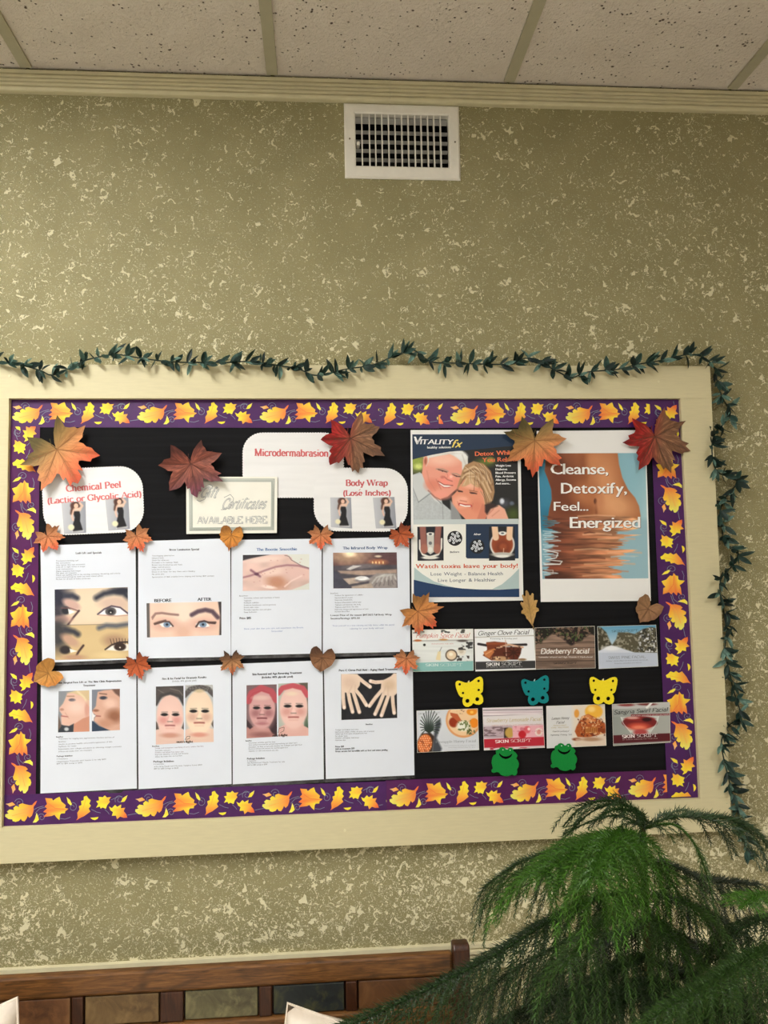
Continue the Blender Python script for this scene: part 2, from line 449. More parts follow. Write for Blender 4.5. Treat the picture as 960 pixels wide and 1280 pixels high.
# skeleton letters for serif and script faces: cap height 7, x height 4.6, pen strokes
def _arc(cx, cy, rx, ry, a0, a1, n=10):
    return [(cx + rx * math.cos(math.radians(a0 + (a1 - a0) * i / n)), cy + ry * math.sin(math.radians(a0 + (a1 - a0) * i / n))) for i in range(n + 1)]
S_ = lambda x, y0, y1: [(x, y0), (x, y1)]
SK = {
 'A': (5.6, [[(0, 0), (2.8, 7)], [(2.8, 7), (5.6, 0)], [(1, 2.4), (4.6, 2.4)]]),
 'B': (5, [S_(.8, 0, 7), [(.8, 7)] + _arc(2.4, 5.3, 1.9, 1.7, 90, -90) + [(.8, 3.6)], [(2.4, 3.6)] + _arc(2.5, 1.8, 2.2, 1.8, 90, -90) + [(.8, 0)]]),
 'C': (5.4, [_arc(3.1, 3.5, 3, 3.5, 50, 310, 14), [(5.05, 5), (5.05, 6.9)]]),
 'D': (5.8, [S_(.8, 0, 7), [(.8, 7)] + _arc(2.4, 3.5, 3, 3.5, 90, -90, 12) + [(.8, 0)]]),
 'E': (5, [S_(.8, 0, 7), [(.8, 7), (4.6, 7), (4.6, 5.8)], [(.8, 3.6), (3.6, 3.6)], [(.8, 0), (4.8, 0), (4.9, 1.3)]]),
 'F': (4.8, [S_(.8, 0, 7), [(.8, 7), (4.6, 7), (4.6, 5.8)], [(.8, 3.6), (3.6, 3.6)]]),
 'G': (5.8, [_arc(3.1, 3.5, 3, 3.5, 50, 325, 14), [(5.1, 0.4), (5.1, 2.9)], [(3.8, 2.9), (5.9, 2.9)], [(5.05, 5), (5.05, 6.9)]]),
 'H': (6, [S_(.9, 0, 7), S_(5.1, 0, 7), [(.9, 3.6), (5.1, 3.6)]]),
 'I': (2.6, [S_(1.3, 0, 7)]),
 'K': (5.6, [S_(.9, 0, 7), [(5, 7), (1, 3)], [(2.2, 4), (5.2, 0)]]),
 'L': (5, [S_(.9, 0, 7), [(.9, 0), (4.6, 0), (4.8, 1.6)]]),
 'M': (7.4, [S_(.9, 0, 7), [(.9, 7), (3.7, .3), (6.4, 7)], S_(6.4, 0, 7)]),
 'N': (6, [S_(.9, 0, 7), [(.9, 7), (5.1, 0)], S_(5.1, 0, 7)]),
 'O': (6, [_arc(3, 3.5, 2.8, 3.5, 0, 360, 18)]),
 'P': (5, [S_(.8, 0, 7), [(.8, 7)] + _arc(2.4, 5.1, 2.2, 1.9, 90, -90) + [(.8, 3.2)]]),
 'R': (5.6, [S_(.8, 0, 7), [(.8, 7)] + _arc(2.4, 5.2, 2.1, 1.8, 90, -90) + [(.8, 3.4)], [(2.5, 3.4), (5.2, 0)]]),
 'S': (4.6, [_arc(2.3, 5.2, 1.7, 1.8, 30, 270, 10) + _arc(2.3, 1.7, 1.8, 1.7, 90, -150, 10)]),
 'T': (5.4, [S_(2.7, 0, 7), [(.2, 5.6), (.4, 7), (5, 7), (5.2, 5.6)]]),
 'V': (5.6, [[(0, 7), (2.8, 0)], [(2.8, 0), (5.4, 7)]]),
 'W': (8.4, [[(0, 7), (2.2, 0)], [(2.2, 0), (4.2, 7)], [(4.2, 7), (6.2, 0)], [(6.2, 0), (8.2, 7)]]),
 'Y': (5.6, [[(0, 7), (2.8, 3.3)], [(2.8, 3.3), (5.4, 7)], S_(2.8, 0, 3.3)]),
 'a': (4.2, [_arc(2, 3.2, 1.3, 1.4, 150, 0, 6) + [(3.3, .8), (3.7, .1), (4.1, .3)], _arc(1.9, 1.3, 1.4, 1.3, 80, 370, 10)]),
 'b': (4.6, [S_(.8, 0, 7), _arc(2.4, 2.3, 1.7, 2.3, 120, -120, 10)]),
 'c': (3.9, [_arc(2.3, 2.3, 1.9, 2.3, 50, 315, 12)]),
 'd': (4.6, [S_(3.7, 0, 7), _arc(2.1, 2.3, 1.7, 2.3, 60, 300, 10)]),
 'e': (4.1, [[(.6, 2.6), (3.7, 2.6)] + _arc(2.2, 2.4, 1.6, 2.2, 10, 315, 12)]),
 'f': (3, [S_(1.3, 0, 5.4), _arc(2.3, 5.7, 1, 1.3, 180, 40, 6), [(.2, 4.5), (2.6, 4.5)]]),
 'g': (4.5, [_arc(2, 3, 1.4, 1.6, 0, 360, 12), [(1.1, 1.6), (1, .6), (3.5, .3)] + _arc(2.1, -.8, 1.8, 1.1, 30, -200, 10), [(3, 4.3), (4.3, 4.5)]]),
 'h': (4.8, [S_(.9, 0, 7), _arc(2.4, 3.1, 1.4, 1.5, 150, 0, 6) + [(3.8, 0)]]),
 'i': (2.2, [S_(1.1, 0, 4.6), [(1.1, 6.1), (1.1, 6.8)]]),
 'k': (4.6, [S_(.9, 0, 7), [(4, 4.5), (1, 1.8)], [(2, 2.6), (4.3, 0)]]),
 'l': (2.2, [S_(1.1, 0, 7)]),
 'm': (7.2, [S_(.9, 0, 4.6), _arc(2.3, 3.1, 1.3, 1.5, 150, 0, 6) + [(3.6, 0)], _arc(4.9, 3.1, 1.3, 1.5, 150, 0, 6) + [(6.2, 0)]]),
 'n': (4.8, [S_(.9, 0, 4.6), _arc(2.4, 3.1, 1.4, 1.5, 150, 0, 6) + [(3.8, 0)]]),
 'o': (4.4, [_arc(2.2, 2.3, 1.8, 2.3, 0, 360, 14)]),
 'p': (4.6, [S_(.8, -2.2, 4.6), _arc(2.4, 2.3, 1.7, 2.3, 120, -120, 10)]),
 'r': (3.5, [S_(.9, 0, 4.6), _arc(2.4, 3, 1.5, 1.6, 170, 50, 6)]),
 's': (3.6, [_arc(1.8, 3.4, 1.2, 1.2, 40, 270, 8) + _arc(1.8, 1.15, 1.3, 1.15, 90, -140, 8)]),
 't': (2.9, [S_(1.3, 1, 6), [(1.3, 1)] + _arc(2.1, .9, .8, .9, 180, 300, 5), [(.2, 4.5), (2.5, 4.5)]]),
 'u': (4.8, [S_(.9, 1.4, 4.6), _arc(2.3, 1.5, 1.4, 1.5, 180, 350, 7), S_(3.8, 0, 4.6)]),
 'v': (4.4, [[(.2, 4.6), (2.2, 0)], [(2.2, 0), (4, 4.6)]]),
 'w': (6.4, [[(.2, 4.6), (1.8, 0)], [(1.8, 0), (3.2, 4.4)], [(3.2, 4.4), (4.7, 0)], [(4.7, 0), (6.2, 4.6)]]),
 'x': (4.4, [[(.3, 4.6), (4, 0)], [(4, 4.6), (.3, 0)]]),
 'y': (4.4, [[(.2, 4.6), (2.2, 0)], [(4, 4.6), (1.5, -2), (.4, -2)]]),
 'z': (4, [[(.4, 4.4), (3.6, 4.4), (.4, .1), (3.7, .1)]]),
 '(': (2.6, [_arc(3.2, 2.6, 2.2, 4.6, 125, 235, 8)]),
 ')': (2.6, [_arc(-.4, 2.6, 2.2, 4.6, 55, -55, 8)]),
 '-': (3, [[(.5, 2.4), (2.6, 2.4)]]), ' ': (2.6, []), '.': (1.8, [[(.9, 0), (.9, .8)]]), '!': (2, [[(1, 0), (1, .8)], [(1, 2), (1, 7)]]),
 "'": (1.6, [[(.8, 7), (.8, 5.4)]]), '&': (5.6, [_arc(2.6, 5.6, 1.3, 1.4, -60, 240, 10) + [(5, 0)], _arc(2.4, 1.7, 2, 1.7, 110, 400, 10)]),
}
def skel_text(s, style='serif', wv=1.15, wh=.5, track=.35):
    """polygons of a pen-written line; returns (list of convex quads, width)"""
    quads = []; x = 0
    for ch in s:
        wd, strokes = SK.get(ch, SK.get(ch.lower(), (3, [])))
        for st in strokes:
            for (ax, ay), (bx_, by) in zip(st, st[1:]):
                dx, dy = bx_ - ax, by - ay; l = math.hypot(dx, dy)
                if l < 1e-6: continue
                vert = abs(dy) / l
                w_ = wh + (wv - wh) * vert if style != 'mono' else wv
                if style == 'serif' and dy > 0 and abs(dx) / l > .25 and ch in 'AVWvwyY': w_ = wh * 1.1
                nx, ny = -dy / l * w_ / 2, dx / l * w_ / 2
                ex, ey = dx / l * w_ * .28, dy / l * w_ * .28
                if len(st) == 2: ex = ey = 0
                quads.append([(x + ax + nx - ex, ay + ny - ey), (x + ax - nx - ex, ay - ny - ey), (x + bx_ - nx + ex, by - ny + ey), (x + bx_ + nx + ex, by + ny + ey)])
            if style == 'serif' and len(st) == 2 and abs(st[0][1] - st[1][1]) > 3:
                for (px_, py_) in st:
                    if ch in 'bdhkl' and py_ > 6: a, b = -1.0, .55
                    elif ch in 'inmrup' and py_ > 4: a, b = -1.0, .5
                    elif ch == 't': continue
                    else: a, b = -1.15, 1.15
                    sgn = -1 if py_ > 2 else 1
                    if (ch in 'VWvwyYA') and ((ch == 'A') != (py_ < 2)): continue
                    quads.append([(x + px_ + a, py_), (x + px_ + a, py_ + sgn * .75), (x + px_ + b, py_ + sgn * .75), (x + px_ + b, py_)])
        x += wd + track
    return quads, x - track

class Ink:
    """flat print: everything added here lands on one sheet, at the sheet's own surface plus a hair"""
    def __init__(s, depth, lift=.00025):
        s.mb = MB(); s.depth = depth; s.lift = lift; s.layer = 0; s.sub = 0
    def P(s, px, py):
        return at(px, py, s.depth(px, py) - s.lift - s.layer * .00008 - s.sub)
    def poly(s, pts, col):
        s.mb.add([s.P(*p) for p in pts], [tuple(range(len(pts)))], col)
    def tri(s, pts, col, cf=None):
        """any simple polygon, triangulated; cf(px,py) may give a colour per corner"""
        from mathutils.geometry import tessellate_polygon
        t = tessellate_polygon([[Vector((p[0], p[1], 0)) for p in pts]])
        cols = [cf(*p) for p in pts] if cf else col
        s.mb.add([s.P(*p) for p in pts], [tuple(x) for x in t], cols)
    def stroke(s, pts, wd, col):
        for (ax, ay), (bx_, by) in zip(pts, pts[1:]):
            l = math.hypot(bx_ - ax, by - ay)
            if l < 1e-6: continue
            nx, ny = -(by - ay) / l * wd / 2, (bx_ - ax) / l * wd / 2
            s.poly([(ax + nx, ay + ny), (ax - nx, ay - ny), (bx_ - nx, by - ny), (bx_ + nx, by + ny)], col)
    def text(s, txt, x0, y0, x1, y1, cap, col, bold=0, shear=0.0, track=.08, style='sans', **kw):
        """baseline from (x0,y0) to (x1,y1), cap height in px, stretched to fill the line"""
        dx, dy = x1 - x0, y1 - y0; ln = math.hypot(dx, dy); ux, uy = dx / ln, dy / ln
        vx, vy = uy, -ux                       # up
        if style == 'sans':
            items = []; x = 0
            for ch in txt:
                if ch == ' ': x += .28 + track; continue
                vs, fs, a, b = GL.get(ch, GL['o'])
                items.append((vs, fs, x - a)); x += (b - a) + track
            tw = x - track
            ky = cap / CAPH; kx = ln / tw
            for kk, ox in enumerate([0] if not bold else [-bold / 2, bold / 2]):
                s.sub = kk * .00003
                for vs, fs, xo in items:
                    q = []
                    for (vx_, vy_) in vs:
                        a_ = (vx_ + xo) * kx + ox + shear * vy_ * ky; b_ = vy_ * ky
                        q.append(s.P(x0 + a_ * ux + b_ * vx, y0 + a_ * uy + b_ * vy))
                    s.mb.add(q, fs, col)
            s.sub = 0
        else:
            quads, tw = skel_text(txt, style, **kw)
            ky = cap / 7.0; kx = ln / tw
            for iq, qd in enumerate(quads):
                s.sub = (iq % 4) * .00001
                s.mb.add([s.P(x0 + (a * kx + shear * b * ky) * ux + b * ky * vx, y0 + (a * kx + shear * b * ky) * uy + b * ky * vy) for a, b in qd], [(0, 1, 2, 3)], col)
            s.sub = 0
    def build(s, name, parent, mat=None):
        o = s.mb.build(name, mat or M_PRINT, parent); o['kind'] = 'stuff'; return o

def bil(c, u, v):
    """c: TL,TR,BR,BL in px"""
    return ((1 - v) * ((1 - u) * c[0][0] + u * c[1][0]) + v * ((1 - u) * c[3][0] + u * c[2][0]),
            (1 - v) * ((1 - u) * c[0][1] + u * c[1][1]) + v * ((1 - u) * c[3][1] + u * c[2][1]))
def sheet(name, corners, depth, mat, label=None, cat=None, group=None, nx=12, ny=14, thick=.0004, parent=None):
    """a piece of paper or card: front, back and rim, following depth(px,py)"""
    m = MB(); n = (nx + 1) * (ny + 1); vs = []
    for k in (0, 1):
        for j in range(ny + 1):
            for i in range(nx + 1):
                p = bil(corners, i / nx, j / ny)
                q = at(p[0], p[1], depth(*p)); q.y += k * thick; vs.append(q)
    fs = []
    I = lambda i, j: j * (nx + 1) + i
    for j in range(ny):
        for i in range(nx):
            fs.append((I(i, j), I(i, j + 1), I(i + 1, j + 1), I(i + 1, j)))
            fs.append(tuple(n + a for a in (I(i, j), I(i + 1, j), I(i + 1, j + 1), I(i, j + 1))))
    rim = [I(i, 0) for i in range(nx)] + [I(nx, j) for j in range(ny)] + [I(i, ny) for i in range(nx, 0, -1)] + [I(0, j) for j in range(ny, 0, -1)]
    for a, b in zip(rim, rim[1:] + rim[:1]): fs.append((a, b, b + n, a + n))
    m.add(vs, fs)
    c = bil(corners, .5, .5)
    o = m.build(name, mat, parent, origin=(None if parent is not None else at(c[0], c[1], depth(*c))), smooth=False)
    return tag(o, label, cat, group)

class Pic:
    """a printed photograph as a fine grid of coloured cells, painted in the coordinates of a zoomed crop (ox, oy, s)"""
    def __init__(s, corners, zoom, step=.8, base=(200, 200, 200)):
        s.c = corners
        wpx = math.dist(corners[0], corners[1]); hpx = math.dist(corners[0], corners[3])
        s.nx = max(2, int(wpx / step)); s.ny = max(2, int(hpx / step))
        U, V = np.meshgrid(np.linspace(0, 1, s.nx + 1), np.linspace(0, 1, s.ny + 1))
        s.U, s.V = U.ravel(), V.ravel()
        c = np.array(corners, float)
        s.px = (1 - s.V) * ((1 - s.U) * c[0, 0] + s.U * c[1, 0]) + s.V * ((1 - s.U) * c[3, 0] + s.U * c[2, 0])
        s.py = (1 - s.V) * ((1 - s.U) * c[0, 1] + s.U * c[1, 1]) + s.V * ((1 - s.U) * c[3, 1] + s.U * c[2, 1])
        ox, oy, sc = zoom; s.X = (s.px - ox) * sc; s.Y = (s.py - oy) * sc; s.sc = sc
        s.k = np.tile(np.array(base, float), (len(s.X), 1)); s.rng = np.random.RandomState(7)
    def put(s, m, col):
        m = np.clip(m, 0, 1)[:, None]; s.k = s.k * (1 - m) + np.array(col, float) * m
    def ell(s, cx, cy, rx, ry, col, soft=.25, rot=0, a=1):
        t = math.radians(rot); dx, dy = s.X - cx, s.Y - cy
        u = (dx * math.cos(t) + dy * math.sin(t)) / rx; v = (-dx * math.sin(t) + dy * math.cos(t)) / ry
        r = np.sqrt(u * u + v * v); s.put(a * np.clip((1 + soft / 2 - r) / max(soft, 1e-3), 0, 1), col)
    def poly(s, pts, col, soft=4, a=1):
        P = np.array(pts, float); n = len(P); d = np.full(len(s.X), 1e9); ins = np.zeros(len(s.X), bool)
        for i in range(n):
            x0, y0 = P[i]; x1, y1 = P[(i + 1) % n]
            ex, ey = x1 - x0, y1 - y0
            t = np.clip(((s.X - x0) * ex + (s.Y - y0) * ey) / (ex * ex + ey * ey + 1e-9), 0, 1)
            d = np.minimum(d, np.hypot(s.X - x0 - t * ex, s.Y - y0 - t * ey))
            cond = ((y0 > s.Y) != (y1 > s.Y))
            xi = x0 + (s.Y - y0) * ex / (ey if abs(ey) > 1e-9 else 1e-9)
            ins ^= cond & (s.X < xi)
        sd = np.where(ins, d, -d); s.put(a * np.clip(.5 + sd / soft, 0, 1), col)
    def line(s, pts, wd, col, soft=3, a=1):
        d = np.full(len(s.X), 1e9)
        for (x0, y0), (x1, y1) in zip(pts, pts[1:]):
            ex, ey = x1 - x0, y1 - y0
            t = np.clip(((s.X - x0) * ex + (s.Y - y0) * ey) / (ex * ex + ey * ey + 1e-9), 0, 1)
            d = np.minimum(d, np.hypot(s.X - x0 - t * ex, s.Y - y0 - t * ey))
        s.put(a * np.clip(.5 + (wd / 2 - d) / soft, 0, 1), col)
    def grad(s, x0, y0, x1, y1, c0, c1, a=1):
        ex, ey = x1 - x0, y1 - y0
        t = np.clip(((s.X - x0) * ex + (s.Y - y0) * ey) / (ex * ex + ey * ey), 0, 1)[:, None]
        c = np.array(c0, float) * (1 - t) + np.array(c1, float) * t
        s.k = s.k * (1 - a) + c * a
    def noise(s, fx, fy, seed=1, octv=2):
        out = np.zeros(len(s.X)); r = np.random.RandomState(seed); amp = 1; tot = 0
        for o in range(octv):
            G = r.rand(64, 64); x = s.X / fx * 2 ** o; y = s.Y / fy * 2 ** o
            xi = np.floor(x).astype(int); yi = np.floor(y).astype(int); xf = x - xi; yf = y - yi
            xf = xf * xf * (3 - 2 * xf); yf = yf * yf * (3 - 2 * yf)
            A = G[yi % 64, xi % 64]; B_ = G[yi % 64, (xi + 1) % 64]; C_ = G[(yi + 1) % 64, xi % 64]; D_ = G[(yi + 1) % 64, (xi + 1) % 64]
            out += amp * ((A * (1 - xf) + B_ * xf) * (1 - yf) + (C_ * (1 - xf) + D_ * xf) * yf); tot += amp; amp *= .5
        return out / tot
    def mottle(s, fx, fy, amt, seed=1):
        s.k *= (1 + amt * (s.noise(fx, fy, seed) - .5) * 2)[:, None]
    def mask_noise(s, fx, fy, thr, col, soft=.08, seed=1, a=1, within=None):
        m = np.clip((s.noise(fx, fy, seed) - thr) / soft, 0, 1) * a
        if within is not None: m = m * within
        s.put(m, col)
    def inside(s, x0, y0, x1, y1, soft=4):
        return np.clip((s.X - x0) / soft, 0, 1) * np.clip((x1 - s.X) / soft, 0, 1) * np.clip((s.Y - y0) / soft, 0, 1) * np.clip((y1 - s.Y) / soft, 0, 1)
    def build(s, name, parent, depth, lift=.00018, mat=None):
        k = np.clip(s.k, 0, 255) / 255.0
        k = np.where(k <= .04045, k / 12.92, ((k + .055) / 1.055) ** 2.4)
        vs = [at(x, y, depth(x, y) - lift) for x, y in zip(s.px, s.py)]
        nx, ny = s.nx, s.ny
        fs = [(j * (nx + 1) + i, (j + 1) * (nx + 1) + i, (j + 1) * (nx + 1) + i + 1, j * (nx + 1) + i + 1) for j in range(ny) for i in range(nx)]
        m = MB(); m.v = vs; m.f = fs; m.c = [(a, b, c, 1) for a, b, c in k.tolist()]
        return m.build(name, mat or M_PRINT, parent)
def Z(ox, oy, s, pts): return [(ox + x / s, oy + y / s) for x, y in pts]
# ------------------------------------------------------------------ notice board
FY, BY = -.030, -.016                  # faces of the frame and of the black backing
IN = [(11.3, 498), (850.6, 498), (875.5, 998.5), (2.0, 1035)]
wi = [at(*p, FY) for p in IN]
OR = at(887.6, 458.4, FY), at(915, 1038, FY)
zt = .5 * (at(320, 455, FY).z + OR[0].z); zb = .5 * (at(0, 1081, FY).z + at(640, 1050, FY).z)
xr_t, xr_b = OR[0].x, OR[1].x
xl = wi[0].x - (xr_t - wi[1].x)
board = empty('notice_board', ((xl + xr_t) / 2, 0, (zt + zb) / 2), 'wide wall-mounted notice board with a cream painted frame and black paper backing', 'notice board')
def rail(pts):
    m = MB(); m.quadbox([Vector(p) for p in pts], -FY, None); m.build('frame_rail', M_FRAME, board, origin=cen(pts), bevel=.0005)
V3 = lambda x, z: (x, FY, z)
rail([V3(xl, zt), V3(xr_t, zt), V3(xr_t, wi[1].z), V3(xl, wi[0].z)])
rail([V3(xl - .004, wi[3].z), V3(xr_b, wi[2].z), V3(xr_b, zb), V3(xl - .004, zb)])
rail([V3(xl, wi[0].z), V3(wi[0].x, wi[0].z), V3(wi[3].x, wi[3].z), V3(xl - .004, wi[3].z)])
rail([V3(wi[1].x, wi[1].z), V3(xr_t, wi[1].z), V3(xr_b, wi[2].z), V3(wi[2].x, wi[2].z)])
m_ = MB(); m_.quadbox([(wi[3].x - .002, BY, wi[0].z + .002), (wi[2].x + .002, BY, wi[0].z + .002), (wi[2].x + .002, BY, wi[2].z - .004), (wi[3].x - .002, BY, wi[3].z - .002)], .014)
m_.build('backing_paper', M_BLACK, board)
for px, py in ((431, 1038), (823, 477), (904, 868), (12, 470)):
    c = at(px, py, FY); m_ = MB(); m_.tube([c + Vector((0, .001, 0)), c + Vector((0, -.0012, 0))], .0028, 10); m_.build('screw', M_TRIM, board, origin=c)

# ---- printed border strips
ZO = (45., 72.)                        # the motif was measured in a 4x crop
def mz(pts): return [((x - ZO[0]) / 4, (y - ZO[1]) / 4) for x, y in pts]
Y_, O_, R_, G_ = C(255, 228, 62), C(252, 172, 66), C(242, 112, 62), C(238, 232, 110)
MOT = [
 ('oak', mz([(213,103),(207,118),(197,130),(197,150),(190,170),(178,180),(170,170),(165,182),(155,195),(143,192),(137,182),(128,192),(112,196),(98,192),(96,184),(78,182),(62,170),(62,160),(78,156),(70,148),(82,138),(104,142),(100,132),(112,122),(128,130),(126,118),(142,112),(160,118),(178,122),(190,122),(205,106)]), (G_, Y_, O_, R_), (-1, .1)),
 ('maple', mz([(252,92),(285,95),(290,105),(305,95),(322,88),(330,110),(340,118),(352,128),(348,140),(365,145),(350,155),(348,165),(330,165),(325,172),(322,195),(310,185),(298,170),(285,175),(245,178),(262,160),(243,155),(262,140),(250,130),(262,120)]), (R_, O_, Y_, O_), (-1, .2)),
 ('t', mz([(62,112),(80,110),(95,105),(110,118),(95,122),(82,125),(75,118)]), (C(244,190,130),) * 2 + (O_,) * 2, (-1, 0)),
 ('t', mz([(355,90),(372,105),(382,125),(375,130),(362,118)]), (G_, Y_, Y_, G_), (0, -1)),
 ('oak2', mz([(403,200),(410,188),(408,165),(418,150),(415,135),(428,130),(425,112),(438,108),(438,92),(452,88),(460,100),(472,110),(465,125),(473,135),(462,148),(470,162),(455,172),(440,182),(425,188),(412,195)]), (Y_, Y_, O_, R_), (0, -1)),
 ('sm', mz([(570,98),(560,112),(565,120),(552,135),(545,152),(530,145),(520,150),(515,140),(498,145),(508,128),(498,115),(512,112),(510,95),(530,98),(540,90),(550,100)]), (O_, Y_, Y_, Y_), (1, -.3)),
 ('t', mz([(650,92),(645,108),(635,122),(618,124),(628,105)]), (C(240,220,140), Y_, Y_, Y_), (0, -1)),
 ('sm', mz([(560,142),(575,150),(590,135),(600,145),(620,135),(618,152),(640,150),(632,165),(645,180),(650,196),(632,196),(615,190),(600,202),(595,185),(575,185),(580,168),(568,160)]), (R_, O_, Y_, Y_), (1, .6)),
 ('t', mz([(470,190),(490,190),(510,188),(505,197),(492,202),(480,198)]), (Y_,) * 4, (1, 0)),
 ('t', mz([(212,158),(220,175),(224,190),(210,202),(194,202),(205,185)]), (C(244,240,160), Y_, Y_, G_), (0, -1)),
]
def spiral(cx, cy, r, a0, turns=1.3, tail=None):
    p = []
    for i in range(15):
        t = i / 14; a = math.radians(a0) + t * turns * 2 * math.pi
        p.append((cx + r * (1 - .75 * t) * math.cos(a), cy + r * (1 - .75 * t) * math.sin(a)))
    return ([tail] if tail else []) + p
SWI = [mz(spiral(128, 112, 24, 200)), mz(spiral(236, 180, 20, 160)), mz(spiral(385, 138, 22, 260)), mz(spiral(610, 112, 22, 150)),
       mz([(195, 145), (215, 135), (245, 128)]), mz([(205, 160), (225, 140), (262, 132)]), mz([(325, 188), (350, 192), (375, 184)]), mz([(475, 152), (500, 165), (520, 170)]),
       mz([(570, 112), (600, 100), (625, 98)]), mz([(650, 185), (670, 182), (700, 178)]), mz([(540, 155), (555, 168), (562, 178)])]
def clipu(poly, lo, hi):
    for lim, sg in ((lo, 1), (hi, -1)):
        out = []
        for i in range(len(poly)):
            a, b = poly[i], poly[(i + 1) % len(poly)]
            ia, ib = (a[0] - lim) * sg >= 0, (b[0] - lim) * sg >= 0
            if ia: out.append(a)
            if ia != ib:
                t = (lim - a[0]) / (b[0] - a[0]); out.append((lim, a[1] + t * (b[1] - a[1])))
        poly = out
        if len(poly) < 3: return []
    return poly
SY = -.0168
UNIT = (at(168, 515, SY) - at(11.3, 515, SY)).length / 156.7
from mathutils.geometry import tessellate_polygon
def strip(label, corners, org, vert, ulo, uhi, yy, mat=M_STRIP):
    """corners px; org = px where the pattern starts; vert: pattern runs upwards"""
    dep = lambda px, py: yy + .0004 * math.sin(px * .06 + py * .05)
    s = sheet('border_strip', corners, dep, mat, label, 'border strip', None, nx=2 if vert else 30, ny=30 if vert else 2)
    o = at(*org, yy)
    wdt = ((at(*corners[1], yy) - at(*corners[0], yy)).length if vert else (at(*corners[3], yy) - at(*corners[0], yy)).length)
    if vert:
        a, b = at(*bil(corners, 0, 1), yy), at(*bil(corners, 0, 0), yy)
    else:
        a, b = at(*bil(corners, 0, 0), yy), at(*bil(corners, 1, 0), yy)
    eu = (b - a).normalized(); ev = Vector((1, 0, 0)) if vert else Vector((0, 0, -1))
    ev = (ev - eu * ev.dot(eu)).normalized()
    t0 = (o - a).dot(eu); o = a + eu * t0
    ulen = (b - a).length / UNIT
    u_start = -t0 / UNIT; u_end = u_start + ulen
    sv = wdt / 36.0
    m = MB(); ly = [0]
    def W(u, v, l):
        p = o + eu * (u * UNIT) + ev * (v * sv)
        p = p.copy(); d = p - CAM                      # the strip ripples a little: follow its surface
        q = RM.transposed() @ d; px = 480 + q.x / q.y * F_PX; py = 640 - q.z / q.y * F_PX
        p.y = dep(px, py) - .0003 - l * .00009; return p
    k0 = int(math.floor(u_start / 156.7)) - 1
    for k in range(k0, k0 + int(ulen / 156.7) + 4):
        for sw in SWI:
            pts = [(u + 156.7 * k, v) for u, v in sw]
            for (ax, ay), (bx_, by) in zip(pts, pts[1:]):
                if min(ax, bx_) < u_start + .5 or max(ax, bx_) > u_end - .5: continue
                l = math.hypot(bx_ - ax, by - ay) or 1
                nx, ny = -(by - ay) / l * .28, (bx_ - ax) / l * .28
                m.add([W(ax + nx, ay + ny, 0), W(bx_ + nx, by + ny, 0), W(bx_ - nx, by - ny, 0), W(ax - nx, ay - ny, 0)], [(0, 1, 2, 3)], C(128, 140, 158))
        for li, (nm, poly, pal, gd) in enumerate(MOT):
            us = [p[0] for p in poly]; vs_ = [p[1] for p in poly]
            cu, cv = (min(us) + max(us)) / 2, (min(vs_) + max(vs_)) / 2; ex = max(max(us) - min(us), max(vs_) - min(vs_)) / 2
            pts = clipu([(u + 156.7 * k, v) for u, v in poly], u_start + .3, u_end - .3)
            if len(pts) < 3: continue
            def cf(u, v):
                t = ((u - 156.7 * k - cu) * gd[0] + (v - cv) * gd[1]) / ex; t = 1 - (max(-1, min(1, t)) + 1) / 2
                x = t * 3; i = min(2, int(x)); f = x - i
                return tuple(pal[i][q] * (1 - f) + pal[i + 1][q] * f for q in range(3)) + (1,)
            tt = tessellate_polygon([[Vector((p[0], p[1], 0)) for p in pts]])
            m.add([W(u, v, 1 + (li % 3)) for u, v in pts], [tuple(q) for q in tt], [cf(*p) for p in pts])
            if nm in ('oak', 'maple', 'oak2'):               # midrib
                if nm == 'oak': rib = mz([(195, 128), (150, 155), (95, 168)])
                elif nm == 'oak2': rib = mz([(410, 190), (435, 150), (448, 105)])
                else: rib = mz([(350, 146), (300, 140), (258, 110)])
                rib = [(u + 156.7 * k, v) for u, v in rib]
                if min(r[0] for r in rib) > u_start and max(r[0] for r in rib) < u_end:
                    for (ax, ay), (bx_, by) in zip(rib, rib[1:]):
                        l = math.hypot(bx_ - ax, by - ay); nx, ny = -(by - ay) / l * .25, (bx_ - ax) / l * .25
                        m.add([W(ax + nx, ay + ny, 5), W(bx_ + nx, by + ny, 5), W(bx_ - nx, by - ny, 5), W(ax - nx, ay - ny, 5)], [(0, 1, 2, 3)], O_ if nm != 'maple' else R_)
    m.build('printed_leaves', M_PRINT, s)
    return s
M_STRIP2 = simple('purple_strip_card_warm', C(84, 26, 84), .42, 30, .12, spec=.35)
strip('purple border strip of printed autumn leaves along the top, left of the short piece', [(11.5, 498.6), (474, 499), (474, 535), (11.5, 534)], (11.3, 498), False, 0, 0, SY)
strip('short purple leaf strip filling the gap along the top edge', [(472.5, 499.5), (549, 499.5), (549, 535.5), (472.5, 535.5)], (394, 499), False, 0, 0, SY - .0009)
strip('purple border strip of printed autumn leaves along the top right', [(547.5, 499), (850.6, 499), (850.6, 534), (547.5, 535)], (558.5, 499), False, 0, 0, SY - .0018)
strip('purple border strip running down the left side of the board', [(12, 533), (50, 533), (44.5, 994), (5, 994)], (8, 679), True, 0, 0, SY - .0009, M_STRIP2)
strip('purple border strip running down the right side of the board', [(812, 500), (850.8, 500), (874.2, 997), (834.5, 997)], (816, 645), True, 0, 0, SY - .0027)
strip('purple border strip of printed leaves along the bottom left', [(4, 994), (483, 976.5), (483.5, 1014.2), (2.2, 1033.5)], (2.5, 994), False, 0, 0, SY - .0018)
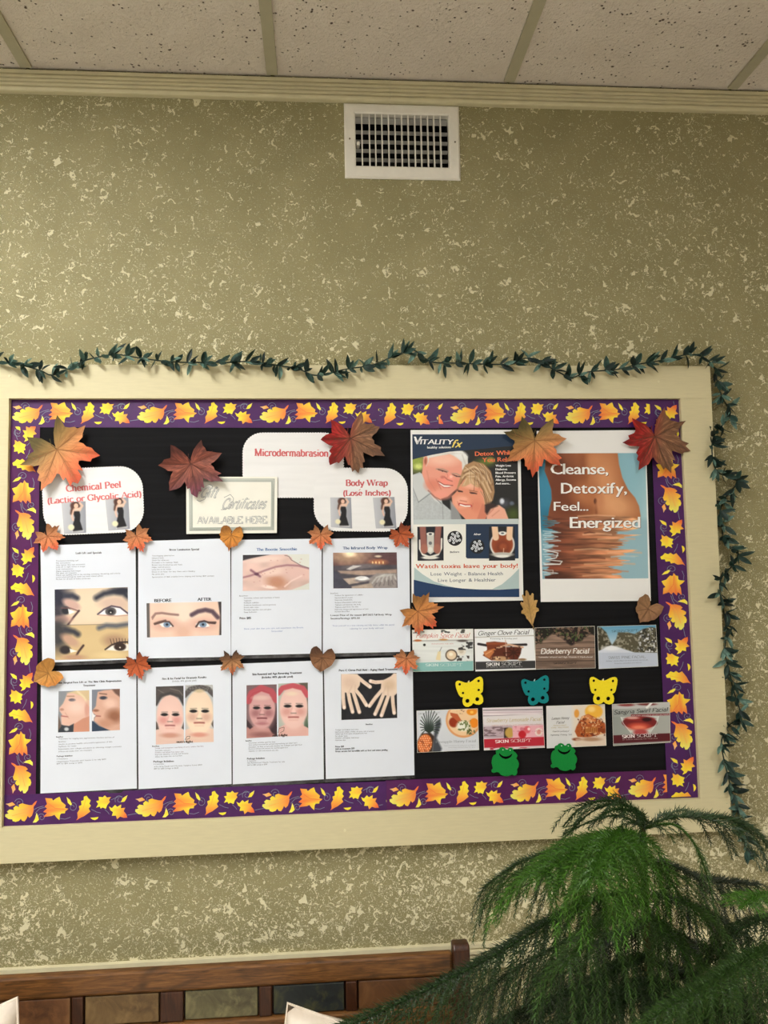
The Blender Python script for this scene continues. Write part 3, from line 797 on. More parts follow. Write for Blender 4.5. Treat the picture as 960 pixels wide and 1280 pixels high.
strip('purple border strip of printed leaves along the bottom right, behind the tree tip', [(482, 975.6), (836, 962.5), (838, 999.3), (482.5, 1014.4)], (482.5, 975), False, 0, 0, SY - .0009, M_STRIP2)

# ---- white scalloped cards with red serif headings
def rrect(x0, y0, x1, y1, r, rot, scal=1.1, per=3.3):
    cx, cy = (x0 + x1) / 2, (y0 + y1) / 2; pts = []
    for (ax, ay, a0) in ((x1 - r, y0 + r, -90), (x1 - r, y1 - r, 0), (x0 + r, y1 - r, 90), (x0 + r, y0 + r, 180)):
        for i in range(9):
            a = math.radians(a0 + 90 * i / 8); pts.append((ax + r * math.cos(a), ay + r * math.sin(a)))
    pts.append(pts[0]); out = []; acc = 0
    for (a, b) in zip(pts, pts[1:]):
        l = math.dist(a, b); n = max(1, int(l / (per / 4)))
        for i in range(n):
            t = i / n; x, y = a[0] + (b[0] - a[0]) * t, a[1] + (b[1] - a[1]) * t
            s_ = acc + l * t; k = abs(math.sin(math.pi * s_ / per)) * scal
            nx, ny = (b[1] - a[1]) / (l or 1), -(b[0] - a[0]) / (l or 1)
            out.append((x + nx * k, y + ny * k))
        acc += l
    t = math.radians(rot); c, s_ = math.cos(t), math.sin(t)
    return [(cx + (x - cx) * c - (y - cy) * s_, cy + (x - cx) * s_ + (y - cy) * c) for x, y in out]
def flat(name, pts, yy, thick, mat, label=None, cat=None, group=None, parent=None, holes=(), col=None):
    """a flat cut-out with real thickness, holes cut right through"""
    allp = [pts] + list(holes)
    tt = tessellate_polygon([[Vector((p[0], p[1], 0)) for p in lp] for lp in allp])
    f2 = [p for lp in allp for p in lp]; n = len(f2)
    front = [at(p[0], p[1], yy) for p in f2]; back = [q + Vector((0, thick, 0)) for q in front]
    m = MB(); fs = []
    for t in tt:
        a, b, c = [f2[i] for i in t]
        ar = (b[0] - a[0]) * (c[1] - a[1]) - (b[1] - a[1]) * (c[0] - a[0])
        t = tuple(t) if ar < 0 else tuple(t)[::-1]          # image y runs down: face the room
        fs.append(t); fs.append(tuple(i + n for i in t[::-1]))
    k = 0
    for lp in allp:
        for i in range(len(lp)):
            a, b = k + i, k + (i + 1) % len(lp); fs.append((a, b, b + n, a + n))
        k += len(lp)
    m.add(front + back, fs, col)
    o = m.build(name, mat, parent, origin=(None if parent is not None else cen(front)))
    return tag(o, label, cat, group)
RED = C(206, 100, 102)
def lady(corners, zoom, par, dep, sx):
    """grey studio photo of a woman in a long black gown"""
    P = Pic(corners, zoom, .55, (176, 178, 184))
    P.grad(sx(0, 0)[0], 0, sx(1, 0)[0], 0, (196, 198, 203), (150, 153, 162))
    q = lambda pts: [sx(a, b) for a, b in pts]; s = sx(1, 0)[0] - sx(0, 0)[0]
    P.poly(q([(.44, .30), (.72, .28), (.76, .42), (.74, .62), (.86, .93), (.40, .97), (.42, .72), (.52, .50)]), (22, 20, 24), s * .05)
    P.ell(*sx(.56, .12), s * .2, s * .17, (84, 52, 42), .4)
    P.line(q([(.48, .14), (.42, .28), (.40, .36)]), s * .13, (84, 52, 42), s * .08)
    P.ell(*sx(.60, .13), s * .09, s * .10, (228, 188, 164), .4)
    P.line(q([(.56, .24), (.72, .25)]), s * .14, (232, 196, 172), s * .08)
    P.line(q([(.74, .26), (.86, .14), (.76, .05)]), s * .08, (228, 190, 166), s * .06)
    P.line(q([(.48, .27), (.40, .45), (.44, .58)]), s * .07, (228, 190, 166), s * .06)
    P.ell(*sx(.34, .80), s * .13, s * .12, (232, 226, 190), .5)
    P.line(q([(.40, .95), (.86, .93)]), s * .06, (240, 240, 240), s * .05, .7)
    P.build('photo', par, dep)
def unit(c, z):
    ox, oy, k = z
    return lambda u, v: ((bil(c, u, v)[0] - ox) * k, (bil(c, u, v)[1] - oy) * k)
def oval(label, box, rot, r, yy, texts, photos):
    o = flat('scalloped_card', rrect(*box, r, rot), yy, .0005, M_OVAL, label, 'card')
    dep = lambda px, py: yy
    I = Ink(dep)
    for t in texts: I.text(*t, style='serif', wv=1.65, wh=.7)
    if 'Body Wrap' in label: I.stroke([(448.6, 613.2), (450.6, 611.4)], .8, RED)
    I.build('heading', o)
    for c in photos: lady(c, (0, 0, 5), o, dep, unit(c, (0, 0, 5)))
    return o
PY = -.0192
oval('white scalloped card headed Microdermabrasion, partly under the brown and red leaf', (304, 541.5, 429, 621.5), 0, 24, PY,
     [('Microdermabrasion', 318.5, 569.8, 410.5, 570.6, 8.6, RED)], [])
oval('white scalloped card reading Chemical Peel, with two photos of a woman in black', (54, 585, 178.5, 666.5), -2.4, 28, PY,
     [('Chemical Peel', 83.3, 614.6, 151.5, 609.2, 8.0, C(214, 112, 112)), ('(Lactic or Glycolic Acid)', 59.4, 629.8, 177, 620.8, 7.4, C(214, 120, 120))],
     [[(76.7, 628), (107, 626.5), (107.8, 666), (80.2, 667.5)], [(131.2, 623), (160.4, 621.5), (162.5, 661), (135.5, 663.5)]])
oval('white scalloped card reading Body Wrap, overlapping the Microdermabrasion card', (393, 585.5, 509, 663.5), .6, 28, PY - .0012,
     [('Body Wrap', 432.5, 607.2, 484.6, 607, 7.4, C(196, 92, 96)), ('(Lose Inches)', 428.8, 619.6, 488.6, 619.2, 6.8, C(196, 92, 96))],
     [[(412.7, 621.8), (438.8, 622), (440.2, 660.6), (413.6, 659)], [(466, 622), (493, 621.2), (495.6, 660.3), (469.8, 660.6)]])

# ---- gift certificate sign
gy = PY - .0040
gift = sheet('gift_certificate_sign', [(232.7, 596), (346.7, 596), (346, 666.2), (233, 667.4)], lambda a, b: gy, M_CARDEDGE, 'ivory sign reading Gift Certificates Available Here, silver double border', 'sign', nx=2, ny=2, thick=.003)
I = Ink(lambda a, b: gy)
GB = C(176, 182, 172)
def ring(I, o, i_, col):
    for k in range(4): I.poly([o[k], i_[k], i_[(k + 1) % 4], o[(k + 1) % 4]], col)
ring(I, [(236.2, 598.2), (343.4, 598.2), (342.6, 662.6), (236.6, 663.8)], [(240.6, 602.2), (339, 602.4), (338.4, 658.4), (241, 659.4)], GB)
ring(I, [(237.4, 599.4), (342.2, 599.4), (341.6, 661.4), (237.8, 662.6)], [(238.2, 600.2), (341.4, 600.2), (340.8, 660.6), (238.6, 661.8)], C(206, 208, 200))
GT = C(158, 160, 158)
I.layer = 1
def script2(I, txt, x0, y0, x1, y1, cap, col, hole, shear=.5, w=1.3):
    I.text(txt, x0, y0, x1, y1, cap, col, style='script', wv=w, wh=w * .7, shear=shear, track=-.1); I.layer += 1
    I.text(txt, x0, y0, x1, y1, cap, hole, style='script', wv=w * .42, wh=.12, shear=shear, track=-.1); I.layer -= 1
HOL = C(226, 226, 218)
script2(I, 'Gift', 250, 621.5, 270, 622, 12.5, GT, HOL, .45, 1.5)
script2(I, 'Certificates', 277, 636, 331, 635.4, 12.5, GT, HOL, .45, 1.5)
I.stroke([(246, 625), (249, 627), (256, 624), (262, 614), (266, 608), (262, 605.5), (255, 609), (249, 617)], .7, GT)
I.stroke([(276, 637), (282, 637), (290, 632), (292, 623), (288, 618), (280, 622)], .7, GT)
I.text('AVAILABLE HERE', 247, 654.6, 333.5, 654, 8.6, GT, style='serif', wv=1.9, wh=.9)
I.layer = 2
I.text('AVAILABLE HERE', 247, 654.4, 333.5, 653.8, 8.2, HOL, style='serif', wv=.7, wh=.2)
I.build('lettering', gift)

# ---- foam cut-outs
BF = [(340,50),(343,38),(352,31),(365,30),(384,40),(400,50),(415,54),(424,42),(433,54),(450,48),(468,38),(485,32),(500,30),(510,36),(515,50),(513,75),(508,95),(504,115),(498,128),(482,138),(490,148),(494,166),(491,188),(480,200),(462,204),(442,198),(427,186),(414,198),(392,204),(374,199),(364,185),(362,166),(366,150),(373,140),(355,132),(347,115),(343,95),(339,72)]
BH = [(366, 54, 8.5), (487, 56, 8.5), (376, 112, 8), (477, 112, 8), (394, 166, 13), (457, 167, 13)]
def cutout(name, label, outline, holes, cen0, cpx, rot, k, col, yy, cat, group=None):
    t = math.radians(rot); c, s_ = math.cos(t), math.sin(t)
    def T(x, y): a, b = (x - cen0[0]) * k, (y - cen0[1]) * k; return (cpx[0] + a * c - b * s_, cpx[1] + a * s_ + b * c)
    hs = []
    for h in holes:
        if len(h) == 3: hs.append([T(h[0] + h[2] * math.cos(2 * math.pi * i / 14), h[1] + h[2] * math.sin(2 * math.pi * i / 14)) for i in range(14)][::-1])
        else: hs.append([T(*p) for p in h[0]][::-1])
    o = flat(name, [T(*p) for p in outline], yy, .002, M_FOAM, label, cat, group, holes=hs, col=col)
    return o, T
for lb, cp, rt, col in (('yellow foam butterfly tilted above the pineapple card', (589, 865.6), -11, C(248, 226, 40)),
                        ('teal foam butterfly tilted above the strawberry card', (671, 863.8), -10, C(18, 132, 134)),
                        ('yellow foam butterfly hanging level above the lemon honey card', (754.5, 863.6), 0, C(250, 228, 42))):
    o, T = cutout('foam_butterfly', lb, BF, BH, (427, 118), cp, rt, 1 / 5.053, col, PY - .0068, 'butterfly', 'foam butterflies')
    m_ = MB(); c = at(*T(425, 47), PY - .0072); m_.tube([c + Vector((.001, 0, .002)), c + Vector((-.001, -.001, -.002))], .0008, 6, C(240, 240, 240)); m_.build('pin', M_FOAM, o)
FR = [(95,530),(98,512),(106,498),(121,490),(117,474),(124,464),(137,460),(144,451),(158,447),(172,452),(180,462),(190,462),(198,452),(212,450),(221,458),(224,470),(238,480),(249,495),(246,506),(240,512),(253,528),(259,545),(256,565),(247,580),(250,598),(244,612),(232,619),(218,611),(204,618),(188,623),(168,621),(150,614),(138,600),(124,598),(108,604),(96,600),(93,588),(102,578),(98,560),(94,545)]
MOUTH = [(140,484),(150,494),(165,502),(182,503),(200,498),(214,486),(219,488),(212,504),(196,516),(178,520),(158,514),(143,502),(136,488)]
for lb, cp, k in (('green foam frog hanging under the strawberry card', (631.9, 952.2), 1.045 / 5.053), ('green foam frog hanging under the lemon honey card', (705.2, 946.4), 1 / 5.053)):
    o, T = cutout('foam_frog', lb, FR, [(MOUTH,)], (177, 535), cp, 1 if k > .2 else 0, k, C(16, 134, 56), PY - .0068, 'frog', 'foam frogs')
    for e in ((160, 463), (203, 464)):
        m_ = MB(); c = at(*T(*e), PY - .0068); m_.tube([c, c + Vector((0, -.0012, 0))], .0011, 8, C(206, 226, 206)); m_.build('pin', M_FOAM, o)

# ---- silk autumn leaves
HALF = [(0,1.0),(5,.84),(10,.86),(13,.70),(18,.74),(23,.60),(29,.54),(33,.64),(37,.76),(42,.77),(49,.97),(54,.82),(60,.82),(63,.66),(70,.64),(77,.53),(83,.60),(89,.68),(98,.84),(103,.70),(110,.66),(117,.53),(127,.56),(136,.62),(145,.72),(150,.58),(158,.40),(168,.16),(180,.05)]
OAK = [(0,1.0),(5,.98),(9,.78),(14,.72),(20,.86),(26,.86),(30,.66),(37,.56),(44,.72),(52,.73),(60,.52),(72,.44),(84,.56),(96,.56),(106,.40),(122,.36),(140,.44),(152,.46),(164,.5),(180,.72)]
RND = [(0,1.04),(6,.86),(14,.78),(22,.80),(30,.72),(40,.76),(50,.70),(60,.74),(72,.70),(84,.74),(96,.72),(108,.76),(120,.78),(132,.80),(145,.74),(158,.55),(170,.28),(180,.12)]
HRT = [(0,1.0),(8,.88),(18,.80),(30,.78),(45,.76),(60,.78),(75,.80),(90,.82),(105,.86),(120,.92),(132,.92),(144,.84),(156,.62),(168,.34),(180,.18)]
VN = {'maple': [0, 49, -49, 98, -98], 'oak': [0], 'round': [0, 40, -40, 80, -80], 'heart': [0, 45, -45, 90, -90]}
def silk_leaf(kind, px, py, r, deg, pal, gdir, label, yy=None, aspect=1.0, seed=1, curl=.14, group=None, glitter=False, stem=.5, skew=0):
    R = random.Random(seed); yy = PY - .006 if yy is None else yy
    half = {'maple': HALF, 'oak': OAK, 'round': RND, 'heart': HRT}[kind]
    out = []
    for sgn in (1, -1):
        seq = half if sgn == 1 else half[-2:0:-1]
        for a, q in seq:
            j = 1 + R.uniform(-.07, .07)
            out.append((sgn * a, q * j))
    # densify
    dn = []
    for i in range(len(out)):
        a, b = out[i], out[(i + 1) % len(out)]
        pa = (a[1] * math.cos(math.radians(a[0])), a[1] * math.sin(math.radians(a[0])) * aspect)
        pb = (b[1] * math.cos(math.radians(b[0])), b[1] * math.sin(math.radians(b[0])) * aspect)
        dn += [pa, ((pa[0] + pb[0]) / 2, (pa[1] + pb[1]) / 2)]
    t = math.radians(deg); ct, st = math.cos(t), math.sin(t)
    c0 = at(px, py, yy); mpp = (c0 - CAM).length / F_PX; Rm = r * mpp
    ph = R.uniform(0, 6)
    def hgt(a, b):
        rr = math.hypot(a, b); th = math.atan2(b, a)
        h = curl * rr * rr * (.55 + .45 * math.sin(2 * th + ph)) + .02
        dv = min(abs((math.degrees(th) - v + 180) % 360 - 180) for v in VN[kind])
        h += .05 * rr * min(dv / 25, 1)                    # the blade is folded along its veins
        return h
    gx, gy_ = math.cos(math.radians(gdir)), math.sin(math.radians(gdir))
    def pt(a, b, lift=0):
        ix, iy = a * ct - b * st, a * st + b * ct            # image axes
        return c0 + Vector((ix * Rm, -(hgt(a, b) + .03) * Rm - lift, -iy * Rm)), ix * gx + iy * gy_
    def colr(g_, a, b):
        x = max(0, min(.9999, (g_ + .42) / 1.2)) * (len(pal) - 1); i = min(len(pal) - 2, int(x)); f = x - i
        c = [pal[i][q] * (1 - f) + pal[i + 1][q] * f for q in range(3)]
        k = R.uniform(.76, 1.12)
        th = math.degrees(math.atan2(b, a)); dv = min(abs((th - v + 180) % 360 - 180) for v in VN[kind])
        if dv < 7: k *= .8
        if glitter and R.random() < .22: k *= 1.8
        return tuple(min(1, v * k) for v in c) + (1,)
    rings = [.12, .3, .48, .66, .83, 1.0]; n = len(dn)
    vs, cs = [], []
    p, g_ = pt(0, 0); vs.append(p); cs.append(colr(g_, 0, 0))
    for q in rings:
        for a, b in dn:
            p, g_ = pt(a * q, b * q); vs.append(p); cs.append(colr(g_, a * q, b * q))
    nb = len(vs)
    fs = [(0, 1 + (i + 1) % n, 1 + i) for i in range(n)]
    for k in range(len(rings) - 1):
        for i in range(n):
            i2 = (i + 1) % n; fs.append((1 + k * n + i, 1 + k * n + i2, 1 + (k + 1) * n + i2, 1 + (k + 1) * n + i))
    m = MB()
    back = [v + Vector((0, .0004, 0)) for v in vs]
    m.add(vs + back, fs + [tuple(i + nb for i in f[::-1]) for f in fs] + [(1 + (len(rings) - 1) * n + i, 1 + (len(rings) - 1) * n + (i + 1) % n, nb + 1 + (len(rings) - 1) * n + (i + 1) % n, nb + 1 + (len(rings) - 1) * n + i) for i in range(n)], cs + cs)
    o = m.build('silk_leaf', M_LEAF, None, origin=c0, smooth=False)
    tag(o, label, 'leaf', group)
    mv = MB(); vc = tuple(v * .5 for v in pal[len(pal) // 2][:3]) + (1,)
    for v in VN[kind]:
        e = {'maple': {0: .9, 49: .85, 98: .7}, 'oak': {0: .92}, 'round': {0: .95, 40: .65, 80: .6}, 'heart': {0: .9, 45: .65, 90: .65}}[kind][abs(v)]
        a = math.radians(v); ps = [pt(e * q * math.cos(a), e * q * math.sin(a) * aspect, .0004)[0] for q in (0, .35, .7, 1)]
        mv.tube(ps, [.0007, .0006, .0004, .0002], 4, vc)
        if kind in ('maple', 'oak'):
            for q in ((.35, .55, .75) if kind == 'maple' else (-.45, -.2, .05, .3, .55)):
                for sg in (1, -1):
                    a0 = (e * q * math.cos(a), e * q * math.sin(a) * aspect); a1 = a + sg * .8; ll = .2 if kind == 'maple' else .36
                    mv.tube([pt(a0[0], a0[1], .0003)[0], pt(a0[0] + ll * math.cos(a1), a0[1] + ll * math.sin(a1) * aspect, .0003)[0]], [.0004, .0002], 3, vc)
    if kind == 'oak': mv.tube([pt(-.7, 0, .0004)[0], pt(0, 0, .0004)[0]], .0006, 4, vc)
    mv.build('vein', M_LEAF, o)
    if stem:
        ms = MB(); s0 = -.62 if kind == 'oak' else 0
        ps = [pt(s0 - stem * q, .05 * math.sin(q * 3), -.0002)[0] for q in (0, .5, 1)]
        ms.tube(ps, [.0009, .0008, .0011], 5, tuple(v * .55 for v in pal[0][:3]) + (1,)); ms.build('stalk', M_LEAF, o)
    return o
tan_, olive, org, rorg, brn, dbrn = C(206, 160, 104), C(128, 118, 66), C(238, 150, 84), C(232, 98, 56), C(134, 90, 62), C(70, 44, 34)
ORG1 = [C(96, 86, 48), C(160, 126, 74), C(216, 148, 92), C(228, 128, 80), C(224, 94, 56)]
MAR = [C(72, 34, 26), C(120, 62, 46), C(134, 76, 60), C(112, 58, 52), C(104, 50, 66)]
BRR = [C(144, 28, 26), C(140, 50, 38), C(128, 88, 62), C(124, 88, 62), C(116, 80, 58)]
SMO = [C(150, 100, 64), C(206, 138, 92), C(226, 134, 84), C(232, 96, 62)]
RUS = [C(130, 62, 36), C(184, 90, 48), C(200, 100, 56), C(206, 92, 56)]
GLD = [C(150, 96, 40), C(214, 144, 62), C(226, 150, 66), C(196, 116, 50)]
BRN = [C(92, 62, 44), C(134, 92, 62), C(150, 106, 74), C(140, 98, 68)]
DKO = [C(74, 52, 40), C(126, 88, 60), C(196, 140, 92), C(206, 110, 70)]
TAN = [C(196, 156, 96), C(190, 150, 84), C(206, 164, 100), C(176, 126, 76)]
for a in (
  ('maple', 72, 562, 51, 58, ORG1, 40, 'large maple leaf fading from olive to orange, overlapping the Chemical Peel card'),
  ('maple', 239, 580, 45, 79, MAR, 75, 'large dark maroon maple leaf at the corner of the gift certificate sign'),
  ('maple', 438, 548, 47, 78, BRR, 8, 'brown and red maple leaf at the top, above the Body Wrap card'),
  ('maple', 668, 551, 46, 96, ORG1, 72, 'orange maple leaf with an olive top, between the two posters'),
  ('maple', 818, 546, 47, 72, BRR, 8, 'brown and red maple leaf at the top right corner of the board'),
  ('maple', 60, 670, 21, 55, SMO, 75, 'small orange maple leaf at the left, under the Chemical Peel card'),
  ('maple', 171, 670, 21, 66, SMO, 75, 'small orange maple leaf between the eye photo sheet and the before and after sheet'),
  ('round', 289.5, 669, 19, 100, GLD, 85, 'golden rounded leaf under the gift certificate sign'),
  ('maple', 401, 668, 20, 92, SMO, 85, 'small orange maple leaf under the left end of the Body Wrap card'),
  ('maple', 500, 667, 20, 60, RUS, 80, 'small rust maple leaf under the right end of the Body Wrap card'),
  ('maple', 522, 764, 32, 40, [C(150, 104, 54), C(210, 140, 76), C(214, 138, 84), C(228, 96, 60)], 60, 'medium orange maple leaf at the lower left corner of the couple poster'),
  ('oak', 662, 763.5, 25, -97, TAN, 60, 'tan oak leaf standing upright between the two posters'),
  ('heart', 810, 761, 19, 125, [C(150, 112, 78), C(160, 118, 82), C(140, 100, 70)], 60, 'brown heart-shaped leaf at the lower right corner of the torso poster'),
  ('heart', 61, 841, 19, 150, [C(178, 124, 58), C(206, 148, 76), C(214, 138, 62)], 70, 'golden heart-shaped leaf at the left edge, between the two rows of sheets'),
  ('maple', 171, 829, 20, 70, RUS, 80, 'small rust maple leaf below the eye photo sheet'),
  ('maple', 289.5, 824, 19, 85, DKO, 85, 'small dark brown and orange maple leaf below the before and after sheet'),
  ('heart', 403, 822, 18, 100, BRN, 85, 'dark brown heart-shaped leaf between the middle sheets'),
  ('maple', 508, 823, 20, 95, SMO, 100, 'small orange maple leaf at the right end between the two rows of sheets'),
):
    big = a[3] > 30
    silk_leaf(a[0], a[1], a[2], a[3], a[4], a[5], a[6], a[7], yy=PY - (.0055 if a[7].find('maroon') < 0 else .0085), seed=int(a[1]), curl=.16 if big else .12,
              group='silk autumn leaves', glitter=(a[5] in (BRR, MAR)), stem=.0 if a[0] == 'heart' and a[1] < 500 else .28, aspect=.78 if a[0] == 'oak' else 1.0)
# ------------------------------------------------------------------ paper sheets in clear sleeves
SKIN, SKIN2, SKIN3 = (236, 200, 178), (214, 168, 144), (176, 128, 108)
INKB, INKG, BLU = C(50, 52, 60), C(84, 86, 94), C(84, 118, 168)
def wave(seed, base, amp=.0006):
    R = random.Random(seed); a, b, c, d = [R.uniform(-3, 3) for _ in range(4)]
    return lambda px, py: base - amp * (1 + .6 * math.sin(px * .07 + a) + .4 * math.sin(py * .09 + b) * math.cos(px * .05 + c))
def doc(label, cn, seed, photos=()):
    R = random.Random(seed)
    dep = wave(seed, PY - .0004, .0004)
    o = sheet('paper_sheet', cn, dep, M_PAPER, label, 'sheet', 'printed sheets on the board', nx=10, ny=12)
    # clear sleeve: its dark glossy welt shows below and at the sides
    e = 1.0; (tl, tr, br, bl) = cn
    sl = [(tl[0] - e, tl[1] - .6), (tr[0] + e, tr[1] - .6), (br[0] + e, br[1] + 4.2), (bl[0] - e, bl[1] + 4.4)]
    sheet('plastic_sleeve', sl, lambda x, y: PY + .0009, M_SLEEVE, parent=o, nx=2, ny=2, thick=.0002)
    return o, dep
def body(I, z, lines, col=INKG, cap=1.55, bold=0):
    """lines: (text, x0, x1, y0, y1) baselines in crop coordinates"""
    ox, oy, s = z
    for t in lines:
        tx, x0, x1, y0, y1 = t[:5]; k = t[5] if len(t) > 5 else cap
        I.text(tx, ox + x0 / s, oy + y0 / s, ox + x1 / s, oy + y1 / s, k, t[6] if len(t) > 6 else col, bold=t[7] if len(t) > 7 else bold, track=.07)

# --- 1 eyes photo sheet
z = (30, 660, 6.4)
o, dep = doc('sheet with a large double photo of eyes, top row at the far left', [(50.6, 682), (169.4, 678), (170.2, 824), (52.8, 828.6)], 11)
I = Ink(dep)
body(I, z, [('Lash Lift and Specials', 415, 620, 208, 204, 2.4, INKB, .25), ('Permanent-looking curl', 258, 435, 268, 264), ('No extensions', 258, 370, 285, 283), ('Safe, lighter than lash extensions', 258, 488, 303, 294),
  ('Lasts six to eight weeks or longer', 258, 490, 318, 311), ('Low maintenance', 258, 392, 334, 331), ('Makes eyelashes look longer', 258, 455, 352, 346), ('No glue, no mascara', 258, 420, 366, 363),
  ('Makes eye opening even in the morning, swimming, showering, and activity', 258, 770, 383, 366), ('Looks natural and long for weeks and weeks without upkeep', 258, 630, 399, 387), ('Perfect for all kinds of lashes and brows', 258, 530, 415, 408)])
I.build('printed_text', o)
q1 = Z(*z, [(245, 492), (830, 473), (836, 1042), (250, 1056)])
P = Pic(q1, z, .62, (214, 190, 164))
P.ell(540, 640, 260, 230, (232, 212, 184), 1.4); P.ell(250, 560, 120, 120, (44, 46, 62), 1.0); P.ell(250, 700, 60, 90, (60, 56, 66), .9)
P.line([(330, 545), (385, 540), (425, 560)], 40, (58, 60, 74), 26); P.ell(380, 610, 75, 34, (206, 170, 158), .6, 25); P.ell(335, 660, 34, 32, (42, 44, 52), .5)
P.poly([(352, 645), (410, 672), (360, 690)], (246, 244, 242), 6); P.line([(300, 640), (370, 640), (440, 665)], 8, (120, 84, 84), 8); P.line([(440, 662), (395, 715), (350, 775)], 15, (74, 50, 56), 10)
P.ell(300, 730, 80, 30, (206, 164, 150), .8)
P.line([(580, 560), (640, 525), (720, 510), (800, 520), (835, 560)], 44, (52, 54, 66), 34); P.ell(790, 500, 90, 26, (40, 42, 56), 1)
P.ell(720, 600, 120, 46, (214, 186, 168), .8)
P.poly([(590, 690), (640, 650), (700, 626), (770, 640), (830, 690), (740, 700)], (244, 242, 244), 8); P.line([(590, 690), (640, 650), (700, 624), (770, 636), (840, 690)], 12, (74, 58, 76), 8)
P.ell(694, 668, 44, 34, (84, 80, 82), .3); P.ell(694, 670, 22, 18, (28, 28, 34), .4); P.ell(694, 676, 6, 5, (240, 240, 240), .5); P.line([(600, 696), (740, 704), (830, 698)], 6, (190, 140, 130), 8)
P.put(np.clip((P.Y - (778 - (P.X - 245) * .02)) / 5, 0, 1), (208, 180, 134))
lo = np.clip((P.Y - 775) / 8, 0, 1)
P.line([(248, 778), (835, 768)], 5, (120, 104, 92), 5)
P.ell(560, 920, 200, 110, (214, 188, 140), 1.2); P.ell(270, 850, 80, 130, (62, 62, 66), 1.0); P.line([(330, 812), (400, 830), (430, 850)], 44, (60, 60, 68), 30)
P.ell(370, 900, 80, 36, (196, 158, 134), .7, 30); P.ell(330, 975, 44, 34, (48, 42, 44), .5); P.poly([(365, 965), (425, 985), (372, 998)], (240, 236, 232), 6)
P.line([(475, 940), (440, 985), (405, 1045)], 17, (64, 42, 44), 10); P.ell(400, 1035, 90, 22, (190, 150, 120), .9)
P.line([(600, 800), (660, 780), (740, 785), (835, 770)], 34, (92, 96, 106), 30); P.ell(720, 900, 90, 50, (178, 144, 114), .9)
P.poly([(650, 975), (700, 945), (760, 925), (836, 930), (836, 980), (760, 985)], (238, 232, 226), 8); P.line([(650, 972), (700, 936), (760, 914), (836, 912)], 12, (46, 34, 34), 8)
for k in range(7): P.line([(700 + k * 22, 925), (690 + k * 24, 882 + abs(3 - k) * 2)], 4, (40, 30, 34), 5)
P.ell(768, 950, 48, 32, (52, 36, 30), .3); P.ell(768, 956, 7, 5, (230, 220, 210), .5); P.ell(700, 1020, 130, 30, (226, 202, 150), 1)
P.build('photo', o, dep)

# --- 2 before and after brow sheet
z = (160, 660, 6.4)
o, dep = doc('sheet with a wide photo of blue eyes marked BEFORE and AFTER', [(172.8, 676.6), (287.6, 673), (288.6, 821), (172.8, 823.2)], 12)
I = Ink(dep)
body(I, z, [('Brow Lamination Special', 332, 568, 181, 177, 2.4, INKB, .25), ('Tint/shaping alternative', 192, 370, 228, 224), ('Natural look', 192, 286, 246, 244), ('Great for all brows', 192, 328, 264, 262), ('Provides a no makeup finish', 192, 400, 283, 279),
  ('Brows stay brushed up and fixed', 192, 432, 301, 297), ('Helps control brows', 192, 338, 319, 317), ('Lasts five to six weeks', 192, 345, 337, 334), ('Done in an hour for less than micro blading', 192, 535, 356, 350), ('No down time', 192, 290, 375, 373),
  ('Special price of $60, includes brow shaping and tinting ($30 savings)', 192, 688, 397, 387), ('BEFORE', 212, 347, 593, 590, 3.8, INKB, .5), ('AFTER', 557, 667, 583, 581, 3.8, INKB, .5)])
I.build('printed_text', o)
q = Z(*z, [(148, 602), (747, 589), (747, 857), (152, 876)])
P = Pic(q, z, .62, (238, 204, 184))
P.ell(440, 680, 120, 160, (246, 220, 202), 1.2); P.ell(440, 830, 70, 60, (226, 184, 162), 1); P.ell(300, 770, 110, 50, (222, 178, 160), .9); P.ell(600, 770, 120, 50, (226, 182, 164), .9)
P.poly([(140, 595), (172, 595), (176, 880), (140, 880)], (98, 92, 90), 10); P.poly([(720, 585), (752, 585), (752, 870), (730, 870), (736, 700)], (58, 50, 54), 12)
P.line([(195, 715), (220, 685), (270, 680), (340, 690), (400, 695)], 17, (150, 116, 108), 12); P.line([(195, 730), (218, 692)], 10, (160, 126, 116), 8)
P.line([(510, 695), (560, 668), (620, 655), (675, 668), (718, 715)], 34, (92, 72, 84), 16)
for (cx, s_) in ((312, 1), (600, -1)):
    P.poly([(cx - 60, 768), (cx - 20, 752), (cx + 25, 752), (cx + 55, 785), (cx + 10, 798), (cx - 40, 790)], (244, 240, 238), 8)
    P.ell(cx, 772, 29, 24, (130, 152, 178), .3); P.ell(cx, 772, 11, 10, (40, 46, 60), .4)
P.line([(215, 770), (250, 760), (290, 748), (330, 750), (360, 785)], 12, (86, 62, 58), 8); P.line([(212, 765), (250, 752), (300, 740)], 14, (96, 70, 64), 10)
P.line([(545, 790), (570, 752), (610, 744), (650, 758), (695, 762)], 14, (64, 46, 48), 8); P.line([(640, 755), (700, 755)], 14, (84, 62, 60), 10)
P.line([(290, 800), (350, 795)], 5, (210, 160, 150), 6, .6); P.line([(545, 795), (640, 798)], 5, (190, 130, 130), 6, .6)
P.build('photo', o, dep)

